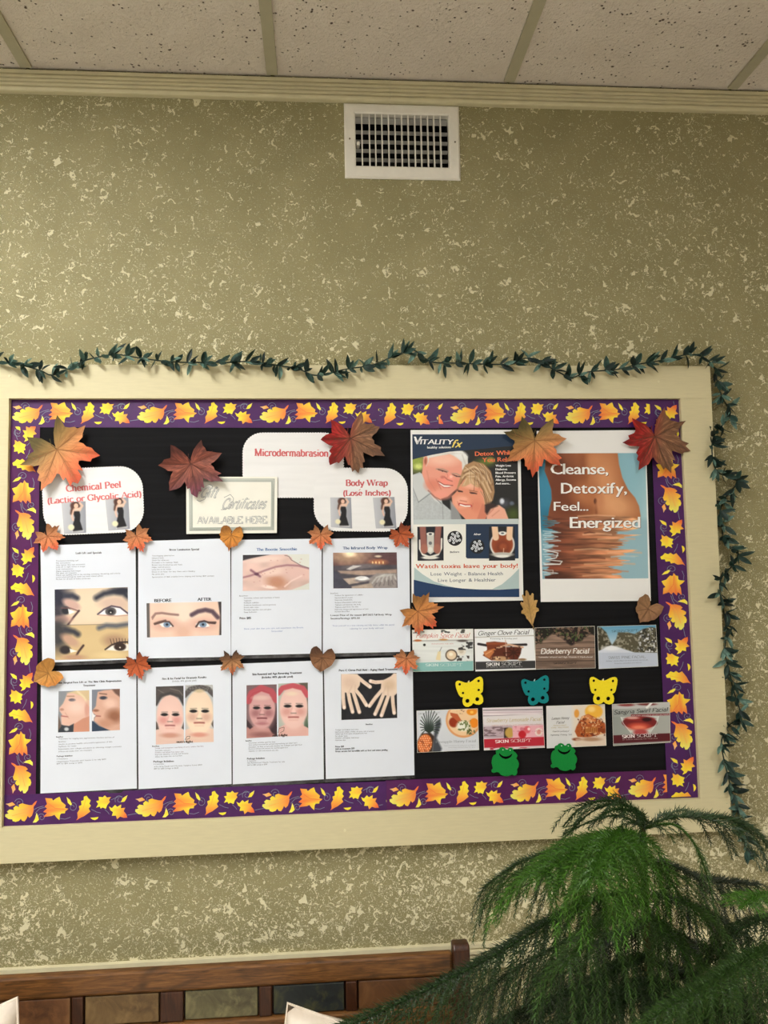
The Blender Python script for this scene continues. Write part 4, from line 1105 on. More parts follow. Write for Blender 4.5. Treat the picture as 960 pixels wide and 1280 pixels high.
# --- 3 smoothie sheet
z = (280, 660, 7.11)
o, dep = doc('sheet titled The Bootie Smoothie in blue, top row third from left', [(289.2, 674.9), (402, 673.4), (402, 816.8), (289, 819.5)], 13)
I = Ink(dep)
body(I, z, [('The Bootie Smoothie', 290, 648, 204, 198, 3.6, BLU, .45), ('Benefits:', 137, 212, 609, 607), ('Smoothes, softens and resurfaces of butts', 178, 494, 628, 622), ('Tightens', 178, 242, 652, 650), ('Reduces cellulite', 178, 308, 671, 668),
  ('Reduces breakouts and in-growns', 178, 460, 692, 686), ('Evens skin tone', 178, 308, 712, 709), ('Provides together care and glow', 178, 420, 733, 728), ('Deep hydration', 178, 292, 754, 751), ('Price $85', 140, 240, 811, 808, 2.6, INKB, .4),
  ('Show your skin that you care and experience the Bootie', 178, 705, 903, 890, 1.9, C(120, 142, 190)), ('Smoothie!', 422, 520, 924, 922, 1.9, C(120, 142, 190))])
I.build('printed_text', o)
q = Z(*z, [(167, 240), (757, 232), (757, 548), (167, 560)])
P = Pic(q, z, .62, (222, 190, 180))
P.poly([(160, 232), (430, 232), (330, 252), (240, 272), (160, 292)], (50, 48, 54), 8)
P.mottle(120, 60, .08, 3); P.ell(360, 280, 160, 24, (238, 212, 202), .9, -6); P.ell(470, 480, 90, 60, (196, 142, 116), 1.1, 10); P.ell(420, 390, 120, 34, (236, 208, 196), 1, -5); P.ell(650, 400, 110, 60, (226, 190, 182), 1)
P.line([(160, 442), (230, 425), (290, 405), (370, 375), (460, 345), (560, 330), (660, 335), (757, 360)], 12, (150, 100, 112), 16)
P.line([(240, 375), (290, 410), (320, 430)], 16, (132, 84, 100), 18); P.ell(290, 410, 20, 12, (104, 66, 84), .7)
P.poly([(560, 232), (760, 230), (760, 355), (700, 340), (610, 285), (600, 262), (570, 248)], (222, 224, 216), 6); P.line([(540, 244), (575, 250), (600, 285), (680, 330), (757, 356)], 5, (110, 90, 96), 6)
P.poly([(760, 485), (680, 520), (590, 552), (760, 552)], (214, 216, 208), 8); P.ell(400, 525, 60, 14, (244, 222, 214), .9, 8); P.line([(540, 520), (600, 470), (690, 425)], 10, (240, 214, 206), 12)
for k in range(26): P.ell(P.rng.uniform(230, 720), P.rng.uniform(270, 540), 7, 5, (196, 140, 132), .8, 0, .5)
P.build('photo', o, dep)

# --- 4 infrared wrap sheet
z = (395, 660, 5.82)
o, dep = doc('sheet titled The Infrared Body Wrap over a dim spa room photo', [(403.6, 673.7), (511.4, 671.3), (513, 814.6), (403.6, 817)], 14)
I = Ink(dep)
body(I, z, [('The Infrared Body Wrap', 196, 520, 156, 152, 3.4, C(74, 98, 136), .45), ('Benefits:', 106, 160, 480, 478), ('Reduce the appearance of cellulite', 138, 342, 495, 490), ('Improve blood oxygen', 138, 266, 512, 510), ('Improves metabolism', 138, 264, 529, 526),
  ('Reduces inflammation and/or pain', 138, 328, 547, 543), ('Tightens and detoxes the body', 138, 326, 564, 560), ('Tighten and firms the skin', 138, 308, 581, 577), ('Improves energy and appearance of skin', 138, 380, 597, 593), ('Increase blood flow', 138, 244, 613, 611),
  ('Lowest Price of the season $147.50/2 Full Body Wrap', 106, 550, 641, 635, 2.1, INKB, .2), ('Session/Savings $92.50', 106, 318, 664, 661, 2.1, INKB, .2), ('Treat yourself to a true relaxing and fully detox while this special', 120, 570, 716, 708, 1.7, C(110, 130, 176)), ('relaxing for your body and soul', 246, 490, 737, 732, 1.7, C(110, 130, 176))])
I.build('printed_text', o)
q = Z(*z, [(124, 180), (587, 177), (594, 436), (126, 440)])
P = Pic(q, z, .62, (82, 62, 66))
P.grad(0, 180, 0, 270, (96, 70, 74), (92, 62, 64)); P.ell(240, 195, 120, 60, (206, 172, 140), 1.5); P.ell(245, 188, 40, 22, (255, 236, 200), 1)
P.ell(450, 250, 60, 22, (190, 120, 84), 1); P.ell(452, 206, 24, 8, (224, 204, 180), .8)
for x in (412, 436, 460, 488): P.ell(x, 252, 5, 10, (255, 220, 160), .8)
P.poly([(120, 275), (590, 268), (600, 440), (120, 440)], (78, 74, 82), 12); P.ell(330, 280, 120, 18, (112, 104, 108), .8, -4); P.poly([(220, 300), (270, 272), (330, 275), (250, 306)], (206, 202, 200), 6)
P.poly([(160, 312), (330, 308), (588, 300), (588, 330), (340, 345), (180, 330)], (172, 148, 134), 12); P.poly([(590, 330), (590, 440), (400, 440), (380, 370), (440, 330)], (150, 142, 140), 14)
P.poly([(190, 370), (290, 360), (330, 350), (390, 378), (300, 400), (240, 410)], (190, 172, 158), 8); P.ell(335, 372, 52, 20, (222, 222, 224), .3); P.ell(335, 382, 56, 14, (96, 88, 90), .5, 0, .6); P.ell(335, 366, 46, 15, (236, 236, 236), .3)
for k in range(6): P.line([(410 + k * 34, 400 - k * 6), (440 + k * 26, 360 - k * 3), (500 + k * 14, 338)], 9, (206, 206, 202), 10, .8); P.line([(425 + k * 34, 425 - k * 4), (455 + k * 24, 380)], 6, (92, 84, 86), 8, .7)
P.poly([(120, 300), (160, 330), (250, 425), (260, 440), (120, 440)], (70, 70, 84), 10); P.poly([(260, 425), (400, 400), (420, 440), (260, 440)], (176, 160, 146), 10)
P.mottle(30, 20, .12, 5); P.build('photo', o, dep)

# --- 5 face lift sheet
z = (30, 820, 6.4)
o, dep = doc('sheet with two side-face photos, bottom row at the far left', [(51.2, 839.6), (170.2, 836), (171, 985.6), (50.6, 991.8)], 15)
I = Ink(dep)
body(I, z, [('Non Surgical Face Lift at The Skin Clinic Rejuvenation', 268, 778, 222, 205, 2.3, INKB, .35), ('Treatment', 474, 570, 243, 240, 2.3, INKB, .35), ('Benefits:', 258, 312, 653, 651, 1.7, INKB, .2), ('Treatment for sagging skin, pigmentation, fine lines and loss of', 276, 722, 668, 654), ('firmness', 276, 335, 691, 688),
  ('Works to produce healthy and youthful appearance of skin', 276, 706, 712, 690), ('Significant for results', 276, 418, 729, 724), ('Rejuvenates your collagen and elastin by delivering oxygen treatment', 276, 780, 750, 728), ('Affects and results after one treatment', 276, 542, 770, 757),
  ('Package Includes:', 262, 388, 808, 802, 1.8, INKB, .2), ('3 Treatments', 262, 350, 829, 826), ('1 Rejuvenation Treatment and 1 Vitamin C for only $349', 262, 656, 851, 830), ('$149 for $150 savings or $499', 262, 466, 867, 858)])
I.build('printed_text', o)
q = Z(*z, [(277, 282), (522, 274), (524, 604), (272, 612)])
P = Pic(q, z, .6, (140, 144, 150))
P.poly([(345, 300), (420, 285), (530, 285), (530, 600), (380, 600), (300, 545), (295, 490), (305, 470), (285, 440), (283, 415), (312, 380), (330, 340)], (226, 186, 168), 8)
P.poly([(340, 296), (420, 276), (530, 274), (530, 360), (490, 345), (455, 320), (400, 300)], (214, 190, 150), 8)
P.line([(430, 285), (480, 330), (520, 400)], 14, (230, 212, 176), 14); P.ell(385, 352, 26, 12, (70, 72, 88), .6); P.line([(345, 322), (400, 322)], 8, (170, 128, 104), 8); P.ell(420, 410, 70, 50, (238, 204, 190), 1.2)
P.line([(300, 480), (350, 486)], 9, (176, 104, 100), 7); P.ell(303, 428, 16, 10, (188, 140, 122), .7); P.line([(330, 455), (360, 500)], 6, (198, 150, 132), 8, .6); P.ell(505, 430, 20, 60, (214, 160, 144), .8)
P.poly([(272, 545), (320, 555), (360, 560), (400, 540), (396, 612), (272, 612)], (52, 58, 66), 8); P.ell(340, 585, 18, 14, (200, 204, 206), .7); P.poly([(400, 545), (470, 500), (526, 480), (526, 612), (396, 612)], (206, 146, 122), 8); P.poly([(272, 460), (296, 540), (300, 560), (272, 600)], (110, 92, 84), 8)
P.build('photo', o, dep)
q = Z(*z, [(543, 270), (767, 262), (767, 592), (543, 604)])
P = Pic(q, z, .6, (126, 132, 144))
P.poly([(590, 288), (640, 275), (770, 262), (770, 600), (680, 600), (610, 555), (560, 520), (565, 492), (580, 478), (550, 455), (548, 438), (575, 400), (580, 350)], (214, 170, 150), 8)
P.ell(635, 335, 30, 14, (58, 62, 76), .6); P.line([(605, 300), (660, 306)], 9, (120, 88, 76), 8); P.ell(690, 380, 50, 36, (232, 196, 178), 1); P.ell(725, 480, 60, 50, (150, 100, 76), 1.1); P.line([(560, 478), (610, 482)], 9, (160, 96, 90), 7)
P.ell(575, 436, 24, 10, (150, 100, 80), .8); P.ell(650, 540, 60, 34, (196, 146, 122), 1); P.poly([(543, 515), (600, 560), (690, 596), (543, 606)], (50, 66, 88), 8); P.poly([(700, 262), (770, 262), (770, 330), (730, 300)], (110, 82, 72), 14)
P.poly([(543, 440), (560, 470), (575, 476), (560, 492), (556, 520), (543, 520)], (236, 236, 238), 6); P.build('photo', o, dep)

def face(P, cx, cy, rx, ry, skin, hair=None, lips=(196, 128, 124), shade=(206, 156, 140), eyes='mask'):
    P.ell(cx, cy, rx, ry, skin, .12); P.ell(cx, cy + ry * .2, rx * .8, ry * .7, tuple(min(255, v + 8) for v in skin), 1.1)
    P.ell(cx - rx * .5, cy + ry * .22, rx * .34, ry * .18, shade, 1.2); P.ell(cx + rx * .5, cy + ry * .22, rx * .34, ry * .18, shade, 1.2)
    P.line([(cx - rx * .62, cy - ry * .16), (cx - rx * .2, cy - ry * .17)], ry * .05, tuple(v * .72 for v in skin), ry * .05)
    P.line([(cx + rx * .2, cy - ry * .17), (cx + rx * .62, cy - ry * .16)], ry * .05, tuple(v * .72 for v in skin), ry * .05)
    P.ell(cx - rx * .42, cy - ry * .05, rx * .27, ry * .07, (28, 26, 28), .5); P.ell(cx + rx * .42, cy - ry * .05, rx * .27, ry * .07, (28, 26, 28), .5)
    P.line([(cx - rx * .09, cy - ry * .05), (cx - rx * .15, cy + ry * .22)], rx * .06, shade, rx * .1, .7)
    P.ell(cx, cy + ry * .2, rx * .14, ry * .1, tuple(min(255, v + 12) for v in skin), .8); P.line([(cx - rx * .18, cy + ry * .28), (cx + rx * .18, cy + ry * .28)], ry * .045, tuple(v * .66 for v in skin), ry * .05)
    P.line([(cx - rx * .34, cy + ry * .47), (cx, cy + ry * .46), (cx + rx * .34, cy + ry * .47)], ry * .09, lips, ry * .05); P.line([(cx - rx * .34, cy + ry * .46), (cx + rx * .34, cy + ry * .46)], ry * .025, tuple(v * .62 for v in lips), ry * .03)
    P.line([(cx - rx * .3, cy + ry * .6), (cx + rx * .3, cy + ry * .6)], ry * .04, shade, ry * .08, .6)
# --- 6 fire and ice sheet
z = (165, 820, 7.11)
o, dep = doc('sheet with two face photos in dark headbands, bottom row second from left', [(172, 835.5), (288.8, 830.6), (289.4, 980), (173.2, 986.4)], 16)
I = Ink(dep)
body(I, z, [('Fire & Ice Facial for Dramatic Results', 270, 660, 212, 196, 2.5, INKB, .35), ('(Includes 40% glycolic peel)', 358, 572, 231, 224, 1.9), ('Benefits:', 180, 242, 808, 807, 1.7, INKB, .2), ('Deeply and transparent resurfacing of pore, reduces fine lines', 206, 636, 826, 806, 1.6, C(120, 90, 110)), ('Smooths texture', 206, 340, 846, 842),
  ('Exfoliates and softens from clearer tone', 206, 458, 864, 855, 1.6, C(120, 90, 110)), ('Improves elasticity of body and firmness', 206, 500, 882, 870), ('Affects the results after one treatment', 206, 446, 902, 890), ('Package Includes:', 192, 372, 946, 941, 2.2, INKB, .35), ('4 treatments', 192, 284, 966, 964),
  ('4 Fire & Ice Facials and 2 Dynamic Vampires from: $449', 196, 622, 990, 972), ('$99 for $150 Savings on $549', 196, 412, 1008, 1001)])
q = Z(*z, [(212, 272), (458, 264), (462, 772), (212, 788)])
P = Pic(q, z, .6, (198, 200, 204))
P.poly([(212, 420), (250, 350), (340, 320), (430, 360), (470, 420), (470, 260), (212, 265)], (70, 66, 66), 8); P.ell(330, 330, 110, 60, (84, 78, 76), .6); P.line([(230, 300), (300, 340), (380, 335)], 6, (140, 134, 128), 10, .6); P.line([(340, 290), (420, 310), (450, 350)], 6, (150, 142, 134), 10, .6)
P.poly([(205, 660), (250, 640), (420, 640), (470, 660), (470, 800), (205, 800)], (228, 196, 182), 10); P.poly([(212, 580), (232, 600), (240, 650), (212, 655)], (50, 46, 46), 8); P.poly([(440, 640), (470, 560), (470, 660)], (50, 46, 46), 8)
face(P, 338, 530, 118, 188, (230, 194, 182), lips=(206, 134, 130), shade=(220, 156, 148)); P.line([(215, 430), (260, 350), (340, 330), (420, 355), (462, 430)], 26, (66, 62, 64), 14); P.ell(338, 705, 80, 22, (196, 132, 110), .9, 0, .7)
P.build('photo', o, dep)
q = Z(*z, [(472, 258), (718, 256), (726, 764), (474, 770)])
P = Pic(q, z, .6, (190, 192, 194))
P.poly([(465, 660), (520, 640), (690, 640), (730, 650), (730, 780), (465, 780)], (230, 198, 180), 10); P.poly([(700, 600), (730, 560), (730, 650)], (50, 46, 46), 8)
face(P, 598, 500, 124, 200, (236, 212, 186), lips=(204, 130, 118), shade=(218, 176, 156)); P.line([(468, 350), (520, 295), (600, 276), (680, 295), (728, 345)], 46, (84, 80, 80), 10); P.mask_noise(10, 8, .5, (140, 136, 134), .2, 3, .6, P.inside(468, 250, 728, 320)); P.ell(600, 310, 40, 16, (206, 186, 150), .9)
P.ell(598, 700, 70, 20, (216, 140, 124), .9, 0, .8)
P.build('photo', o, dep)
I.layer = 3
I.text('nutri-light', 165 + 398 / 7.11, 820 + 772 / 7.11, 165 + 542 / 7.11, 820 + 770 / 7.11, 2.8, C(30, 26, 26), bold=.5)
I.stroke(Z(*z, [(470, 745), (490, 715), (515, 712), (510, 735), (480, 742)]), .5, C(40, 34, 34))
I.build('printed_text', o)

# --- 7 red headband sheet
z = (280, 820, 7.11)
o, dep = doc('sheet with two face photos in red headbands, bottom row third from left', [(290.6, 830), (403.2, 825.6), (404.8, 974), (291, 980.4)], 17)
I = Ink(dep)
body(I, z, [('Skin Renewal and Age Reversing Treatment', 252, 692, 172, 156, 2.5, INKB, .35), ('(Includes 40% glycolic peel)', 336, 612, 198, 190, 2.3, INKB, .3), ('Benefits:', 193, 245, 760, 758, 1.7, INKB, .2), ('Smoothes wrinkles and fine lines', 220, 456, 778, 768), ('More enriched moisturized skin and improving resurfacing your deeper layers', 220, 650, 797, 776),
  ('Diminishes the lines to face and stimulate the Collagen and Lipid floor', 220, 694, 816, 793), ('Restores softness and texture for youthful appearance', 220, 568, 832, 818), ('Appears to take and smooth you skin', 220, 482, 850, 842), ('Package Includes:', 206, 362, 920, 914, 2.1, INKB, .35), ('4 treatments', 206, 285, 938, 936),
  ('Skin Renewal and 1 Vitamin Treatment for only', 208, 540, 956, 944), ('$149 for $140 savings on $589', 208, 384, 975, 968)])
q = Z(*z, [(200, 260), (468, 252), (472, 716), (200, 732)])
P = Pic(q, z, .6, (120, 96, 100))
P.poly([(195, 640), (250, 620), (400, 640), (480, 600), (480, 740), (195, 740)], (190, 138, 132), 12); P.poly([(200, 560), (260, 630), (230, 650), (200, 620)], (60, 44, 50), 10); P.poly([(430, 560), (472, 420), (475, 720), (430, 690), (400, 640)], (58, 40, 46), 14)
face(P, 338, 470, 116, 178, (206, 158, 156), lips=(150, 84, 92), shade=(170, 116, 118)); P.line([(218, 400), (245, 330), (330, 285), (420, 315), (462, 390)], 56, (182, 82, 92), 10); P.line([(220, 380), (260, 330), (340, 305), (410, 330)], 5, (170, 66, 78), 8)
P.ell(330, 372, 70, 20, (222, 188, 180), 1); P.ell(338, 600, 50, 14, (180, 120, 124), 1); P.ell(340, 700, 90, 24, (150, 100, 98), 1)
P.build('photo', o, dep)
q = Z(*z, [(482, 246), (745, 236), (750, 708), (484, 716)])
P = Pic(q, z, .6, (176, 186, 176))
P.poly([(480, 640), (540, 610), (700, 600), (755, 640), (755, 720), (480, 720)], (224, 176, 166), 12); P.poly([(660, 236), (750, 236), (750, 560), (730, 500), (735, 320)], (96, 92, 80), 12); P.poly([(715, 560), (740, 520), (750, 640), (710, 620)], (70, 96, 76), 10)
face(P, 618, 455, 124, 190, (230, 192, 182), lips=(206, 128, 122), shade=(218, 160, 150)); P.line([(484, 330), (520, 285), (610, 262), (700, 285), (742, 350)], 46, (194, 86, 96), 10); P.ell(600, 335, 50, 18, (236, 212, 190), 1)
P.build('photo', o, dep)
I.layer = 3
I.text('nutri-light', 280 + 432 / 7.11, 820 + 718 / 7.11, 280 + 566 / 7.11, 820 + 712 / 7.11, 3.2, C(30, 22, 24), bold=.5)
I.stroke(Z(*z, [(480, 685), (490, 645), (535, 632), (532, 665), (500, 682)]), .5, C(40, 30, 30))
I.build('printed_text', o)

# --- 8 hands sheet
z = (395, 810, 7.11)
o, dep = doc('sheet with a photo of two hands on black, bottom row, rightmost sheet', [(404.8, 824.8), (515.6, 821.1), (518, 969), (407.4, 973.8)], 18)
I = Ink(dep)
body(I, z, [('Pure C Citrus Peel Anti - Aging Hand Treatment', 205, 725, 208, 196, 2.5, INKB, .4), ('Benefits:', 443, 502, 684, 682, 1.7, INKB, .2), ('Younger and brighter and softer', 172, 380, 733, 728), ('Improves skin collagen, wrinkles, sun spots, relief of sunspots', 172, 518, 752, 744), ('Lightens age, brown spots and pigmentation, look', 172, 455, 769, 762),
  ('For all skin types', 172, 280, 789, 786), ('Smoother and brighter, feels better', 172, 382, 806, 802), ('Hydrates skin', 172, 262, 825, 823), ('Price: $50', 172, 248, 884, 881, 2, INKB, .3), ('Add on treatment $20', 172, 342, 905, 898, 2, INKB, .3), ('Great service for incredible soft at first and minor peeling', 172, 636, 926, 912, 2, INKB, .3)])
I.build('printed_text', o)
q = Z(*z, [(222, 232), (716, 222), (722, 622), (226, 640)])
P = Pic(q, z, .58, (32, 32, 38)); P.mottle(40, 60, .3, 2)
HS, HD = (232, 208, 188), (206, 176, 154)
P.poly([(222, 225), (370, 232), (395, 275), (390, 330), (365, 370), (330, 400), (240, 395), (222, 370)], HS, 7)
for pts in ([(375, 262), (420, 300), (480, 345)], [(350, 370), (400, 430), (448, 508)], [(330, 390), (355, 470), (385, 570)], [(285, 390), (300, 470), (325, 568)], [(240, 380), (242, 450), (250, 530)]):
    P.line(pts, 33, HS, 6); P.line([(pts[1][0] + 9, pts[1][1]), (pts[2][0] + 9, pts[2][1])], 8, HD, 8, .5); P.ell(pts[2][0], pts[2][1] - 4, 11, 13, (246, 228, 216), .5)
P.poly([(690, 225), (722, 225), (722, 400), (690, 430), (600, 420), (575, 370), (580, 310), (560, 300), (620, 275), (665, 250)], HS, 7)
for pts in ([(590, 300), (530, 305), (485, 295)], [(590, 370), (530, 440), (475, 515)], [(600, 410), (565, 500), (525, 588)], [(645, 420), (610, 520), (582, 600)], [(680, 430), (685, 500), (695, 578)]):
    P.line(pts, 32, HS, 6); P.line([(pts[1][0] + 9, pts[1][1]), (pts[2][0] + 9, pts[2][1])], 8, HD, 8, .5); P.ell(pts[2][0], pts[2][1] - 4, 11, 13, (246, 228, 216), .5)
P.ell(300, 310, 60, 50, (222, 194, 174), 1); P.ell(650, 330, 50, 46, (216, 188, 160), 1); P.line([(320, 340), (290, 400)], 8, HD, 12, .6); P.line([(350, 330), (345, 390)], 8, HD, 12, .6); P.line([(640, 340), (640, 420)], 8, HD, 12, .6); P.line([(620, 340), (600, 400)], 8, HD, 12, .6)
P.build('photo', o, dep)

# ------------------------------------------------------------------ couple poster
z = (500, 530, 5.647)
cn = [(513.2, 537.6), (650, 537.2), (654.3, 750.6), (514.4, 753.2)]
dep = wave(31, PY - .0004, 0)
o = sheet('poster', cn, dep, M_POSTER, 'white-bordered poster of a smiling grey-haired couple above foot bath pictures', 'poster', nx=8, ny=10)
q = [(515.4, 543), (647.6, 542.6), (649.3, 736 - 79.6 + 0), (516.6, 656.6)]
q = [(515.4, 543), (646.6, 542.6), (648.4, 650.2), (516.6, 651)]
P = Pic(q, z, .55, (34, 34, 34))
# ground: dark trees, green blur behind
P.ell(120, 270, 60, 70, (150, 168, 70), 1.2); P.ell(130, 300, 30, 20, (214, 224, 130), 1); P.ell(600, 270, 60, 30, (96, 110, 44), 1.3); P.ell(640, 255, 26, 20, (150, 150, 60), 1); P.ell(800, 640, 50, 50, (66, 82, 30), 1.4); P.ell(735, 560, 40, 30, (70, 72, 82), 1.2)
P.ell(720, 545, 16, 20, (214, 220, 232), .8); P.ell(790, 560, 16, 14, (96, 104, 120), .9)
SH = (186, 192, 194)
P.poly([(85, 360), (140, 340), (180, 370), (290, 520), (300, 560), (420, 660), (430, 690), (85, 690)], SH, 6); P.mottle(10, 10, .05, 9)
P.poly([(150, 350), (180, 372), (290, 530), (280, 560), (240, 535), (200, 480)], (214, 216, 216), 6); P.poly([(90, 360), (150, 350), (215, 475), (130, 550), (95, 470)], (204, 208, 208), 6)
P.line([(130, 552), (215, 490), (290, 560)], 5, (120, 124, 128), 6); P.line([(88, 445), (130, 550)], 4, (130, 134, 138), 6); P.line([(300, 560), (305, 690)], 4, (150, 154, 158), 7); P.poly([(355, 540), (400, 580), (440, 680), (360, 680)], (148, 150, 152), 12)
# man
P.poly([(165, 250), (200, 225), (330, 195), (420, 230), (450, 290), (440, 380), (405, 455), (330, 520), (280, 532), (230, 500), (180, 420), (155, 350), (160, 300)], (236, 160, 138), 6)
P.ell(300, 250, 110, 44, (250, 196, 174), 1); P.ell(320, 410, 50, 30, (246, 150, 134), 1); P.ell(230, 430, 50, 40, (228, 140, 118), 1); P.ell(410, 420, 36, 46, (238, 152, 130), 1); P.ell(300, 500, 60, 30, (240, 160, 140), 1)
P.poly([(165, 235), (200, 222), (330, 196), (385, 190), (440, 192), (478, 230), (480, 280), (465, 300), (440, 330), (436, 270), (400, 235), (350, 212), (260, 228), (205, 240), (200, 270), (185, 300)], (228, 226, 220), 6)
P.ell(430, 220, 48, 30, (240, 240, 238), .6, 20); P.line([(440, 220), (465, 290)], 6, (190, 186, 178), 10, .7); P.ell(180, 262, 16, 34, (226, 150, 124), .4, 5); P.ell(180, 262, 8, 22, (170, 96, 76), .8)
P.line([(258, 318), (300, 318), (338, 335)], 9, (186, 150, 132), 8); P.line([(270, 322), (305, 332), (330, 340)], 8, (92, 58, 52), 6); P.line([(362, 350), (400, 352), (430, 368)], 9, (186, 150, 132), 8); P.line([(370, 356), (400, 370), (425, 372)], 8, (88, 54, 50), 6)
P.ell(352, 378, 28, 34, (244, 158, 140), .7, -20); P.line([(312, 372), (335, 392), (368, 404)], 7, (190, 104, 88), 8); P.ell(300, 375, 14, 10, (214, 124, 108), .9)
P.poly([(272, 408), (310, 432), (365, 436), (330, 450), (290, 440)], (250, 246, 240), 4); P.line([(268, 404), (310, 428), (372, 434)], 5, (150, 60, 54), 5); P.line([(278, 425), (310, 448), (350, 448)], 6, (206, 98, 92), 6); P.line([(255, 390), (268, 420), (290, 460)], 5, (198, 112, 94), 7, .7)
P.line([(200, 470), (245, 515), (285, 535), (340, 515), (400, 465)], 7, (150, 84, 70), 9, .8)
# woman
HB, HL, HDK = (176, 136, 96), (226, 198, 160), (108, 74, 50)
P.poly([(440, 330), (460, 290), (520, 262), (590, 280), (640, 330), (660, 400), (668, 480), (655, 540), (600, 575), (560, 520), (540, 430), (490, 380), (440, 420), (400, 460)], HB, 8)
P.poly([(410, 465), (440, 400), (480, 380), (540, 420), (585, 470), (600, 560), (590, 650), (560, 680), (470, 680), (420, 630), (370, 560), (365, 510)], (232, 152, 122), 6)
P.ell(430, 550, 50, 40, (244, 176, 150), 1); P.ell(540, 580, 36, 40, (226, 140, 112), 1); P.ell(500, 430, 50, 24, (244, 184, 156), 1); P.poly([(580, 560), (640, 600), (600, 680), (540, 680)], (216, 132, 106), 8)
for a in ([(455, 330), (520, 300), (590, 330), (640, 420)], [(470, 350), (540, 330), (600, 390), (640, 480)], [(480, 372), (540, 370), (590, 430), (640, 540)], [(440, 380), (470, 350), (520, 350)]): P.line(a, 11, HL, 10, .85)
for a in ([(450, 350), (520, 315), (600, 360), (650, 470)], [(490, 385), (550, 400), (590, 470), (610, 560)], [(560, 290), (630, 350), (655, 430)], [(430, 420), (460, 370)]): P.line(a, 6, HDK, 9, .8)
P.poly([(430, 440), (470, 378), (520, 385), (560, 440), (545, 450), (500, 420), (460, 440)], (206, 166, 124), 10); P.line([(500, 385), (520, 420)], 5, HL, 7); P.line([(470, 385), (450, 430)], 5, HL, 7)
P.line([(408, 468), (440, 478)], 9, (110, 66, 54), 6); P.line([(495, 482), (540, 492)], 9, (110, 66, 54), 6); P.ell(425, 476, 16, 5, (60, 38, 36), .7); P.ell(515, 488, 18, 5, (60, 38, 36), .7); P.line([(490, 468), (545, 478)], 5, (160, 104, 76), 6)
P.ell(448, 530, 24, 14, (246, 178, 152), .8); P.line([(425, 540), (470, 548)], 6, (188, 100, 80), 7, .8); P.line([(420, 566), (460, 575), (500, 578)], 18, (196, 76, 72), 6); P.line([(426, 570), (460, 580), (494, 580)], 10, (250, 246, 238), 4)
P.line([(405, 548), (415, 580)], 5, (196, 112, 88), 7, .6); P.line([(515, 560), (508, 600)], 5, (196, 112, 88), 7, .6)
P.poly([(615, 620), (650, 580), (700, 572), (740, 600), (770, 680), (610, 680)], (238, 176, 152), 8); P.line([(620, 640), (660, 600)], 7, (196, 120, 98), 8, .7); P.line([(650, 650), (700, 610)], 6, (206, 132, 110), 8, .7); P.ell(625, 570, 18, 16, (90, 62, 50), .8); P.poly([(600, 570), (660, 560), (690, 580), (640, 600), (615, 640), (600, 620)], (60, 42, 40), 12)
R2 = np.random.RandomState(3)
for k in range(26):                                     # loose strands of her hair, his brow
    a0 = R2.uniform(0, 1); x0, y0 = 455 + 150 * a0, 300 + 20 * math.sin(a0 * 6) + R2.uniform(-14, 14)
    pts_ = [(x0, y0), (x0 + 35 + R2.uniform(-10, 20), y0 + 20 + 40 * a0), (x0 + 30 + 40 * a0, y0 + 90 + R2.uniform(0, 60))]
    P.line([(min(px_, 655 - (520 - min(520, py_)) * .06), py_) for px_, py_ in pts_], 3.2, [HL, HDK, (238, 218, 186), (146, 106, 70)][k % 4], 5, .7)
for k in range(10): P.line([(560 + k * 9, 470 + k * 4), (590 + k * 7, 520 + k * 2), (600 + k * 5, 565 - k)], 3, [HL, HDK][k % 2], 5, .6)
for k in range(9): P.line([(270 + k * 22, 214 - k), (300 + k * 20, 204 + k)], 3, (204, 200, 194), 5, .6)
P.line([(262, 326), (300, 336), (332, 346)], 3, (250, 200, 178), 5, .6); P.line([(366, 366), (426, 380)], 3, (250, 200, 178), 5, .6)
P.ell(300, 333, 5, 4, (40, 30, 32), .6); P.ell(398, 367, 5, 4, (40, 30, 32), .6)
P.line([(330, 345), (338, 366), (330, 384)], 4, (204, 122, 104), 6, .7); P.ell(360, 372, 10, 10, (252, 196, 178), .9)
P.line([(190, 330), (205, 400), (250, 470)], 5, (206, 128, 106), 10, .5)
# dark panel behind the list, navy sweep at the top
P.build('photo', o, dep)
NAVY = C(30, 50, 76)
I = Ink(dep); I.layer = 2
top = [(515.4, 543), (646.6, 542.6), (646.9, 557.5)] + Z(*z, [(735, 160), (620, 172), (480, 184), (350, 195), (240, 215), (160, 232), (100, 248)]) + [(515.6, 574.4)]
I.tri(top, NAVY)
I.tri([(515.9, 650.8), (648.4, 650), (649.5, 738), (517.2, 746.6 - 10)], C(236, 236, 228))
I.layer = 3; I.tri(Z(500, 640, 5.647, [(94, 54), (837, 48), (838, 84), (95, 88)]), C(196, 206, 206))
z3 = (500, 640, 5.647); I.layer = 4
I.tri(Z(*z3, [(100, 390), (160, 440), (240, 490), (330, 520), (440, 545), (100, 485)]), C(176, 196, 196)); I.tri(Z(*z3, [(840, 400), (780, 460), (720, 510), (650, 545), (840, 545)]), C(176, 196, 196))
I.layer = 5
I.tri(Z(*z3, [(97, 478), (200, 502), (320, 525), (440, 540), (560, 547), (700, 548), (842, 541), (842, 600), (97, 602)]), C(30, 58, 96))
I.tri(Z(*z3, [(465, 85), (835, 85), (837, 328), (475, 328), (465, 318)]), NAVY)
WH = C(240, 240, 240)
I.layer = 6
I.text('VITALITY', 517.2, 555.2, 566, 555.4, 6.0, WH, bold=.6, shear=.18, track=.03); I.text('V', 516.8, 555.2, 526.5, 555.2, 9.4, WH, bold=1.1, shear=.1)
